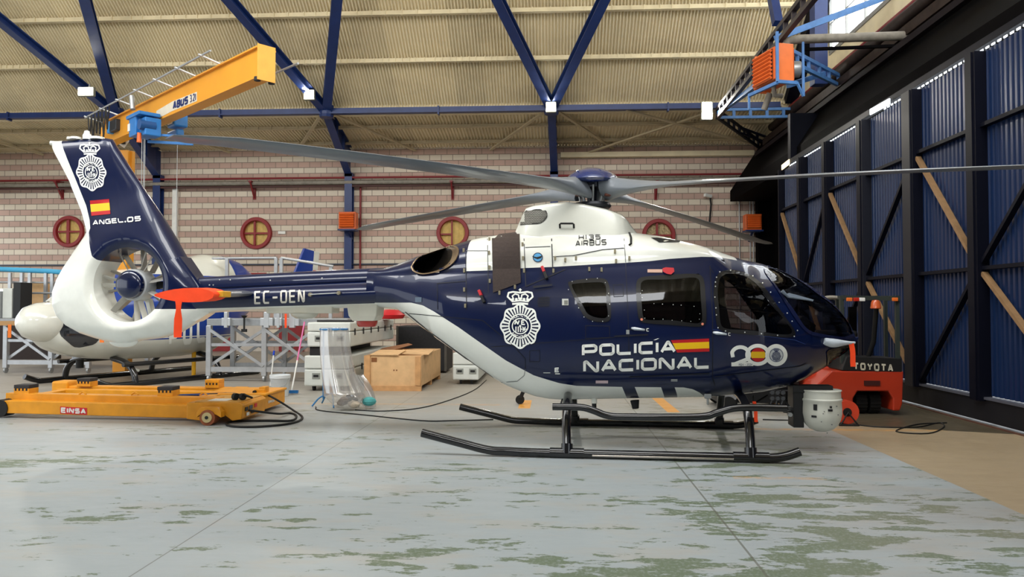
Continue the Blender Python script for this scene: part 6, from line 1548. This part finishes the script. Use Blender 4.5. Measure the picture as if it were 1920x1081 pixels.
# things on deck edge: clamps
for k, (px, w) in enumerate(((424, .09), (500, .13), (522, .07), (548, .14))):
    p = at_D(px, 592, 14.85); tag(MB().bb((p.x - w, 14.83, 1.14), (p.x + w, 14.9, 1.30)).bb((p.x - w * .4, 14.82, 1.1), (p.x + w * .4, 14.91, 1.42)).build('deck_clamp', mat('light_steel', 'c3c8cc', .35, .5), bevel=.008), 'bright metal clamp on the platform edge, number %d from the left' % (k + 1) if False else ('leftmost', 'second', 'third', 'rightmost')[k] + ' of the metal clamps on the platform edge under the boom', 'clamp', 'clamps on the platform edge')
p = at_D(458, 596, 14.8); tag(MB().tube([p + V((0, 0, .0)), p - V((0, 0, .22))], [.02, .02], 8).lathe([(.0, .06), (.07, .05), (.02, 0), (0, 0)], p, (0, 0, 1), 12).bb(p - V((.05, .03, .28)), p - V((-.05, -.03, .22))).build('screw_jack', M_BLACK, smooth=40), 'small black screw jack on the platform edge under the boom', 'jack')
p = at_D(536, 588, 14.75); tag(MB().bb((p.x - .02, 14.74, p.z - .28), (p.x + .02, 14.75, p.z)).build('orange_ribbon', bpy.data.materials['fluorescent_orange_cloth']), 'orange ribbon hanging from the platform edge under the boom', 'ribbon')
# guard rails of the platform
go = thing('guard_rail', 'aluminium guard rail standing above the dark blue tail boom', 'railing', (at_D(470, 577, 16.5).x, 16.5, 1.28))
for px in (425, 517, 527, 620): 
    x = at_D(px, 577, 16.1).x; zt = at_D(px, 483 if px < 600 else 501, 16.1).z; MB().bb((x - .035, 16.07, 1.28), (x + .035, 16.13, zt)).build('post', M_ALU, go)
MB().tube([at_D(398, 484, 16.1), at_D(519, 483, 16.1)], .03, 8).build('handrail', M_ALU, go, smooth=60); MB().tube([at_D(527, 483, 16.1), at_D(625, 499, 16.1)], .03, 8).build('handrail', M_ALU, go, smooth=60)
p = at_D(358, 765, 15)
# left platforms
o, x0, x1 = stand(-40, 172, 16.6, 2.6, 1.26, 'aluminium work platform at the far left behind the second helicopter', (10, 95, 165))
MB().bb((x0, 16.5, 1.1), (x1, 16.6, 1.2)).build('timber_edge', mat('timber_edge', 'b08a5c', .7), o)
go = thing('guard_rail', 'aluminium guard rail with light blue foam at the far left', 'railing', (at_D(60, 577, 17.6).x, 17.6, 1.26))
for px in (18, 40, 55, 85, 97): 
    x = at_D(px, 577, 17.6).x; MB().bb((x - .035, 17.57, 1.26), (x + .035, 17.63, 2.36)).build('post', M_ALU, go)
MB().tube([at_D(-30, 549, 17.55), at_D(150, 549, 17.55)], .025, 8).build('middle_rail', M_ALU, go, smooth=60)
MB().tube([at_D(-30, 503, 17.6), at_D(88, 508, 17.6), at_D(116, 510, 17.6)], .06, 10).build('foam_padding', mat('sky_blue_foam', '4aa5cf', .7), go, smooth=60)
MB().tube([at_D(-30, 528, 17.7), at_D(140, 530, 17.7)], .025, 8).build('middle_rail', M_ALU, go, smooth=60)
# cupboard-like dark machine and bench things on the left platform
for px0, px1, y0, y1, D, m, nm, lb in ((25, 38, 529, 579, 17.0, M_CB, 'black_machine', 'tall black machine on the far left platform'), (5, 22, 540, 583, 17.0, M_CASE, 'cream_cabinet', 'cream cabinet beside the black machine at far left'), (-15, -4, 545, 583, 16.9, mat('pale_grey_box', 'a9adb0', .5), 'grey_box', 'pale grey box at the picture\'s left edge'), (55, 84, 527, 540, 18.2, M_PLY, 'timber_box', 'pale timber box behind the left guard rail')):
    a = at_D(px0, y0, D); e = at_D(px1, y1, D); tag(MB().bb((a.x, D, 1.262), (e.x, D + .4, a.z)).build(nm, m, bevel=.01), lb, nm.split('_')[1])
tag(MB().bb((at_D(-40, 577, 21).x, 21, 0), (at_D(95, 577, 21).x, 21.5, 1.25)).build('dark_bench', mat('bench_dark', '2c211e', .7)), 'dark brown bench low behind the far left platform', 'bench')
a = at_D(-20, 548, 20.9); e = at_D(120, 541, 20.9); 
tb = thing('strip_lamp', 'long lit tube lamp over the bench at far left', 'lamp', (a.x, 20.9, a.z))
MB().bb((at_D(-20, 546, 20.9).x, 20.88, a.z - .02), (e.x - .3, 20.95, a.z + .06)).build('tube', mat('tube_glow', (1, .98, .95), emit=(1, .97, .92), es=5), tb)
for x_ in (a.x + .3, e.x - .6): MB().bb((x_, 21.0, 1.25), (x_ + .04, 21.04, a.z + .1)).build('support_post', M_WHITE, tb)
MB().bb((at_D(-20, 546, 20.9).x, 20.9, a.z + .06), (e.x - .3, 21.0, a.z + .12)).build('housing', M_WHITE, tb)
for px, y0, lb in ((19, 608, 'on the left platform leg'), (192, 628, 'under the second helicopter\'s window')):
    p = at_D(px, y0, 13.4 if px > 100 else 16.45); w = .05; tag(MB().bb((p.x - w, p.y - .005, p.z - .3 * (1 if px < 100 else .45)), (p.x + w * .6, p.y + .005, p.z)).build('orange_tag', mat('orange_tag', 'e87624', .6)), 'orange flag tag ' + lb, 'tag', 'orange flag tags')
yp = at_D(360, 610, 15.8); tag(MB().tube([(yp.x - .0, 15.9, 0.02), (yp.x, 15.9, yp.z)], .045, 10).build('yellow_post', mat('post_yellow', 'e0a71e', .4), smooth=60), 'yellow post behind the braces of the platform', 'post')
# ---- floor cables
def cable(pts, lb, r=.008): return tag(MB().tube(spline([fz_(x, y, r) for x, y in pts], 5), r, 6).build('floor_cable', M_BLACK, smooth=60), lb, 'cable', 'cables on the floor')
cable([(666, 768), (720, 770), (790, 764), (850, 747), (890, 730), (912, 712)], 'thin black cable curving from the waste sack to behind the white hull')
cable([(592, 762), (600, 769), (680, 777), (790, 788), (850, 788), (925, 786)], 'thin black cable from the blue stand foot towards the far skid')
cable([(1600, 795), (1650, 800), (1720, 800), (1760, 792), (1770, 800), (1740, 812), (1680, 808), (1720, 795), (1775, 792)], 'black cable coiled on the dark floor right of the cable reel')
cable([(1430, 786), (1500, 788), (1560, 792), (1590, 795)], 'black cable from below the nose to the cable reel')
# ---- cable reel
c_ = at_Z(1588, 797, 0)
cr2 = thing('cable_reel', 'red round cable reel on a black stand beside the camera ball', 'cable reel', c_)
cc = c_ + V((0, .05, .17))
for k in (-.06, .06): MB().lathe([(.04, -.006), (.15, -.006), (.15, .006), (.04, .006), (.04, -.006)], cc + V((0, k, 0)), (0, 1, 0), 24).build('reel_disc', mat('reel_red', 'd2452a', .45), cr2, smooth=30)
MB().tube([cc - V((0, .075, 0)), cc + V((0, .075, 0))], .055, 18).build('wound_cable', M_BLACK, cr2, smooth=40)
MB().tube([c_ + V((-.1, -.06, .01)), cc + V((0, -.09, 0)), c_ + V((.12, -.06, .01))], .012, 8).tube([c_ + V((-.1, .18, .01)), cc + V((0, .09, .16)), c_ + V((.12, .18, .01))], .012, 8).tube([c_ + V((-.12, -.06, .012)), c_ + V((.13, -.06, .012))], .012, 8).build('reel_stand', M_BLACK, cr2, smooth=60)
# ---- forklift
D0 = 10.7
def fx(px, D=D0): return at_D(px, 577, D).x
def fzp(py, D=D0): return at_D(1620, py, D).z
fo_ = thing('forklift', 'red forklift truck with black overhead guard behind the helicopter nose', 'forklift', ((fx(1555) + fx(1690)) / 2, D0 + .6, 0))
M_FRED = mat('forklift_red', 'ab3219', .38, coat=.3, vs=4)
xl_, xr_ = fx(1558), fx(1690); zt_, zb_2 = fzp(695), .07
b = MB(); 
N = 14; arch0, arch1 = fx(1598), fx(1672); za = fzp(733)
prof = [(xl_, zt_)] + [(xl_ - .25, fzp(728) - .0)] + [(xl_ - .28, fzp(745)), (xl_ + .05, fzp(745) - .02), (fx(1588), zb_2 + .1), (arch0, zb_2 + .1), (arch0, za - .1), (arch0 + .06, za), (arch1 - .06, za), (arch1, za - .1), (arch1, zb_2), (fx(1685), zb_2), (xr_, zb_2 + .1), (xr_ + .02, zt_)]
prof = [(x, z) for x, z in prof]
fr = [V((x, D0, z)) for x, z in prof]
MB().prism(fr, (0, .5, 0)).build('counterweight', M_FRED, fo_, bevel=.03)
MB().bb((xl_ - .2, D0 + .5, .15), (xr_, D0 + 1.5, zt_ + .02)).build('chassis', M_FRED, fo_, bevel=.03)
MB().bb((fx(1618), D0 - .012, fzp(722)), (fx(1648), D0 + .01, fzp(713))).build('towing_slot', mat('slot_dark', '3a0f0a', .6), fo_)
MB().prism([V((fx(1577), D0 - .0, fzp(694))), V((fx(1690), D0 - .0, fzp(697))), V((fx(1690), D0, fzp(672))), V((fx(1586), D0, fzp(668)))], (0, .6, 0)).build('rear_hood', mat('forklift_black', '1a1a1b', .45), fo_, bevel=.01)
tl, tr, br, bl = [at_Y(x, y, at_D(1640, 577, D0).y - 0) for x, y in ((1600, 679), (1674, 682.5), (1674, 696.5), (1600, 692.5))]
tl, tr, br, bl = [V((p.x, D0 - .004, p.z)) for p in (tl, tr, br, bl)]
flat_text('TOYOTA', tl, tr, br, bl, 'maker_lettering', mat('lettering_cream', 'cfc9b4', .5), fo_, V((0, -.006, 0)), lw=1.0, t=.24, gap=.35)
for x in (fx(1622), fx(1648)):
    w = MB().tube([(x - .075, D0 + .3, .16), (x + .075, D0 + .3, .16)], .16, 24).build('tyre', M_BLACK, fo_, smooth=40)
    b = MB()
    for k in range(20):
        a = k * pi / 10; b.box((x, D0 + .3 + .165 * math.cos(a), .16 + .165 * math.sin(a)), (.15, .025, .012), Matrix.Rotation(a - pi / 2, 3, 'X'))
    b.build('tread', M_BLACK, w)
MB().bb((fx(1555), D0 + .55, zt_), (fx(1640), D0 + 1.0, fzp(622))).build('seat', mat('seat_black', '141313', .6), fo_, bevel=.04)
gt_ = fzp(557); 
for px, dy in ((1583, .1), (1688, .1)): MB().bar((fx(px), D0 + dy, zt_ + .1), (fx(px), D0 + dy, gt_), .05, .05, (0, 1, 0)).build('guard_post', mat('guard_grey_green', '2f3632', .45), fo_)
for px in (1570, 1660): MB().bar((fx(px, D0 + 1.6), D0 + 1.6, zt_ - .2), (fx(px, D0 + 1.4), D0 + 1.4, gt_), .05, .05, (0, 1, 0)).build('guard_post', bpy.data.materials['guard_grey_green'], fo_)
MB().bar((fx(1584), D0 + .1, gt_), (fx(1692), D0 + .1, gt_ - .02), .09, .06).bar((fx(1565, D0 + 1.5), D0 + 1.5, gt_), (fx(1650, D0 + 1.5), D0 + 1.5, gt_), .06, .05).bar((fx(1584), D0 + .1, gt_), (fx(1584), D0 + 1.5, gt_), .06, .05).bar((fx(1690), D0 + .1, gt_), (fx(1680), D0 + 1.5, gt_), .06, .05).build('overhead_guard', bpy.data.materials['guard_grey_green'], fo_)
for k in range(5): x = fx(1600 + k * 18); MB().bar((x, D0 + .15, gt_ + .01), (x, D0 + 1.5, gt_ + .01), .04, .03).build('guard_bar', bpy.data.materials['guard_grey_green'], fo_)
MB().tube(spline([(fx(1584), D0 + .2, gt_), (fx(1562), D0 + .25, gt_ - .0), (fx(1548), D0 + .3, gt_ - .07), (fx(1545), D0 + .3, gt_ - .25)], 4), .025, 8).build('guard_hoop', M_GREYP, fo_, smooth=60)
for px, m in ((1595, mat('lamp_orange', 'd96a2a', .3)), (1608, mat('lamp_red', 'b52a1c', .3)), (1619, M_WHITE), (1681, bpy.data.materials['lamp_orange'])): MB().bb((fx(px) - .04, D0 + .03, fzp(561) - .025), (fx(px) + .04, D0 + .06, fzp(561) + .025)).build('rear_lamp', m, fo_, bevel=.008)
bcn = at_D(1643, 572, D0 + .0); MB().lathe([(.06, -.05), (.07, -.04), (.06, .04), (.045, .07), (0, .08)], (bcn.x, D0 + .02, bcn.z), (0, 0, 1), 16).build('beacon', mat('amber_beacon', 'c65a2e', .3, coat=.5), fo_, smooth=50)
MB().tube([at_D(1643, 577, D0 + .1), at_D(1638, 640, D0 + .3), at_D(1628, 668, D0 + .4)], .035, 8).build('steering_column', M_BLACK, fo_, smooth=60)
MB().bar(at_D(1575, 575, D0 + 1.8), at_D(1575, 700, D0 + 1.8), .12, .06, (0, 1, 0)).bar(at_D(1598, 575, D0 + 1.8), at_D(1598, 700, D0 + 1.8), .12, .06, (0, 1, 0)).build('mast', M_DARK, fo_)
# ---- second yellow transporter end behind the nose, black battery cart
a = at_Z(1505, 776, 0)
t2 = thing('battery_cart', 'black ground power cart under the helicopter nose, behind the camera ball', 'cart', (at_D(1430, 577, 11.4).x, 11.4, 0))
xa_, xb_ = at_D(1345, 577, 11.2).x, at_D(1500, 577, 11.2).x
MB().bb((xa_, 11.2, .1), (xb_, 12.0, .3)).build('chassis', mat('cart_black', '101114', .5), t2, bevel=.02)
MB().bb((xa_ + .7, 11.25, .3), (xb_, 12, .62)).build('battery_box', bpy.data.materials['cart_black'], t2, bevel=.02)
for x in (xa_ + .15, xb_ - .2):
    for y in (11.15, 12.0): MB().tube([(x, y, .1), (x, y + .08, .1)], .1, 18).build('wheel', M_BLACK, t2, smooth=40)
MB().bb((xa_ + .05, 11.19, .15), (xa_ + .3, 11.2, .3)).build('white_panel', mat('dull_white', '8f9092', .5), t2)
y2 = thing('aircraft_transporter', 'yellow transporter seen just below the nose, red and white lettering on it', 'trolley', (at_D(1535, 577, 12).x, 12.2, 0))
x0, x1 = at_D(1480, 577, 12).x, at_D(1548, 577, 12).x
MB().bb((x0, 12, .06), (x1, 13, .46)).build('power_pack', M_YEL, y2, bevel=.01)
tl, tr, br, bl = [V((at_Y(x, y, 12).x, 11.995, at_Y(x, y, 12).z)) for x, y in ((1502, 711), (1530, 707), (1530, 716), (1502, 719))]
MB().prism([tl + V((-.02, .004, .02)), tr + V((.05, .004, .02)), br + V((.05, .004, -.02)), bl + V((-.02, .004, -.02))], (0, .004, 0)).build('maker_plate', bpy.data.materials['signal_red'], y2)
flat_text('EINSA'[2:], tl, tr, br, bl, 'maker_lettering', M_WHITE, y2, V((0, -.004, 0)), lw=1.1, t=.26, gap=.2)
p = at_Z(975, 757, 0); cj = thing('caster_jack', 'small black caster foot on the floor behind the hull belly', 'caster', p)
MB().tube([p + V((0, -.02, .07)), p + V((0, .03, .07))], .07, 16).build('wheel', M_BLACK, cj, smooth=40); MB().bar(p + V((0, 0, .08)), p + V((.08, 0, .26)), .06, .06, (0, 1, 0)).build('fork', M_BLACK, cj, bevel=.01)
# ============================================================ second helicopter
A2 = math.radians(66)
N2 = at_D(62, 577, 13.2); N2.z = 0
H2R = Matrix.Rotation(A2, 3, 'Z'); H2M = Matrix.Translation(N2) @ H2R.to_4x4()
h2 = thing('helicopter', 'white and blue helicopter with a white nose dome, parked behind the big tail at left', 'helicopter', N2, H2R)
HI_s, CL_s, fus_s = HI, CL, fus
HI = H2M.inverted(); CL = HI @ CAM
ST = [(.0, .98, 1.25, .12, .0), (.12, .86, 1.42, .34, 0), (.3, .72, 1.62, .54, 0), (.6, .60, 1.85, .7, 0), (1.0, .52, 2.1, .8, 0), (1.5, .47, 2.25, .85, 0), (2.2, .45, 2.35, .88, 0), (3.0, .45, 2.55, .88, 0), (3.7, .5, 2.72, .86, 0), (4.2, .75, 2.72, .72, 0), (4.7, 1.2, 2.6, .5, 0), (5.1, 1.5, 2.35, .33, 0), (5.6, 1.68, 2.2, .22, 0), (7.0, 1.8, 2.12, .13, 0), (7.3, 1.82, 2.1, .1, 0)]
rows = []
for i in range(91):
    x = 7.3 * i / 90; zb = interp([(s[0], s[1]) for s in ST], x); zt = interp([(s[0], s[2]) for s in ST], x); w_ = interp([(s[0], s[3]) for s in ST], x)
    zc = zb + (zt - zb) * .45; r = []
    for j in range(40):
        a = -pi / 2 + 2 * pi * j / 40; c_, s_ = math.cos(a), math.sin(a); e = 2 / 2.7; yy = w_ * abs(c_) ** e * (1 if c_ > 0 else -1)
        if s_ > 0: yy *= 1 - .3 * s_ ** 2
        zz = zc + ((zt - zc) if s_ > 0 else (zc - zb)) * abs(s_) ** e * (1 if s_ > 0 else -1); r.append(V((x, yy, zz)))
    rows.append(r)
b2_ = MB().grid(rows, wrap=True)
BV2 = BVHTree.FromPolygons([tuple(v) for v in b2_.v], b2_.f)
t = NT('second_livery'); paint(t)
B2C = hexc('1d3f96'); zz = t.math('ADD', t.z, t.math('MULTIPLY', t.x, -.0))
blue = t.math('MULTIPLY', t.math('GREATER_THAN', t.z, .86), t.math('LESS_THAN', t.z, 2.2)); blue = t.math('MULTIPLY', blue, t.math('GREATER_THAN', t.math('ADD', t.x, t.math('MULTIPLY', t.z, .8)), 2.15))
blue = t.math('MAXIMUM', blue, t.math('GREATER_THAN', t.x, 4.15))
pin = t.math('MULTIPLY', t.math('LESS_THAN', t.math('ABSOLUTE', t.math('SUBTRACT', t.z, .90)), .012), t.math('GREATER_THAN', t.x, 1.4))
c = t.mix(blue, hexc('d9dad0'), B2C); c = t.mix(pin, c, hexc('e4e6e2')); t.col(t.mix(1, c, t.ramp(t.noise((1, 1, 1), 3, 3), .3, .7, .96, 1.04), 'MULTIPLY'))
f2 = b2_.build('fuselage', t.m, h2, smooth=180, local=True)
M_G2 = mat('dark_window', '23252b', .1, coat=1)
lay([rnd([(114, 640), (150, 613), (118, 585), (110, 600)])], 'side_window', M_G2, f2, bv=BV2)
lay([[(116, 582), (150, 612), (150, 609), (122, 575)]], 'side_window', M_G2, f2, bv=BV2)
lay([rnd([(115, 585), (140, 590), (150, 609), (120, 609)], .2, 2)], 'side_window', M_G2, f2, bv=BV2)
lay([rnd([(115, 630), (122, 617), (190, 618), (192, 628), (178, 645), (150, 651), (138, 650)], .15, 2)], 'door_window', M_G2, f2, bv=BV2)
lay([rnd([(72, 560), (98, 530), (98, 548), (80, 572)], .2, 2)], 'windscreen', mat('amber_tint_screen', '6f675c', .1, coat=1), f2, bv=BV2)
L2('POL', (318, 600), (386, 593), (386, 641), (316, 650), parent=f2, bv=BV2, lw=.8, t=.22, gap=.4, m=M_LW)
HI, CL = HI_s, CL_s
MB().lathe([(.0, -.42), (.14, -.40), (.27, -.30), (.35, -.12), (.37, .05), (.36, .2), (.30, .3), (.0, .34)], (.1, -.12, 1.24), (1, -.1, 0), 28).build('nose_dome', M_PW, h2, local=True, smooth=60)
MB().prism([(6.45, -.04, 2.0), (7.3, -.04, 2.0), (7.42, -.03, 3.05), (7.05, -.03, 3.1)], (0, .08, 0)).build('tail_fin', mat('second_blue', '1d3f96', .3, coat=.8), h2, local=True, bevel=.02)
MB().prism([(7.3, -.045, 2.0), (7.46, -.045, 2.0), (7.62, -.035, 3.04), (7.42, -.035, 3.05)], (0, .09, 0)).build('fin_edge', M_PW, h2, local=True, bevel=.02)
for k, m in ((0, M_FR), (1, M_FY), (2, M_FR)): MB().bb((7.36, -.06, 2.34 + .06 * k), (7.47, -.04, 2.40 + .06 * k)).build('flag_stripe', m, h2, local=True)
for s_ in (-1, 1):
    sk2 = MB().tube(spline([(.5, s_ * 1.1, .16), (.75, s_ * 1.1, .07), (1.1, s_ * 1.1, .055), (3.8, s_ * 1.1, .055), (4.4, s_ * 1.1, .055)], 5), .055, 12).build('landing_skid', M_SK, h2, local=True, smooth=60)
    for x in (1.3, 3.3): MB().tube(spline([(x, s_ * .4, .52), (x, s_ * .8, .44), (x, s_ * 1.02, .28), (x, s_ * 1.1, .06)], 4), .06, 12).build('skid_leg', M_SK, h2, local=True, smooth=60)
    MB().tube([(1.1, s_ * 1.0, .42), (3.9, s_ * 1.0, .42)], .045, 10).build('step', M_SK, h2, local=True, smooth=60)
MB().tube([(1.7, -.2, .5), (1.75, -.25, .3), (1.95, -.3, .22)], [.05, .035, .03], 8).build('belly_antenna', M_PW, h2, local=True, smooth=60)
MB().tube([(.9, 0, .5), (.9, 0, .34)], .07, 14).build('search_lamp', M_BLACK, h2, local=True, smooth=40)
MB().lathe([(.0, 0), (.06, 0), (.05, .3), (.05, .5), (0, .5)], (3.0, 0, 2.5), (0, 0, 1), 16).build('rotor_mast', M_DARK, h2, local=True, smooth=40)
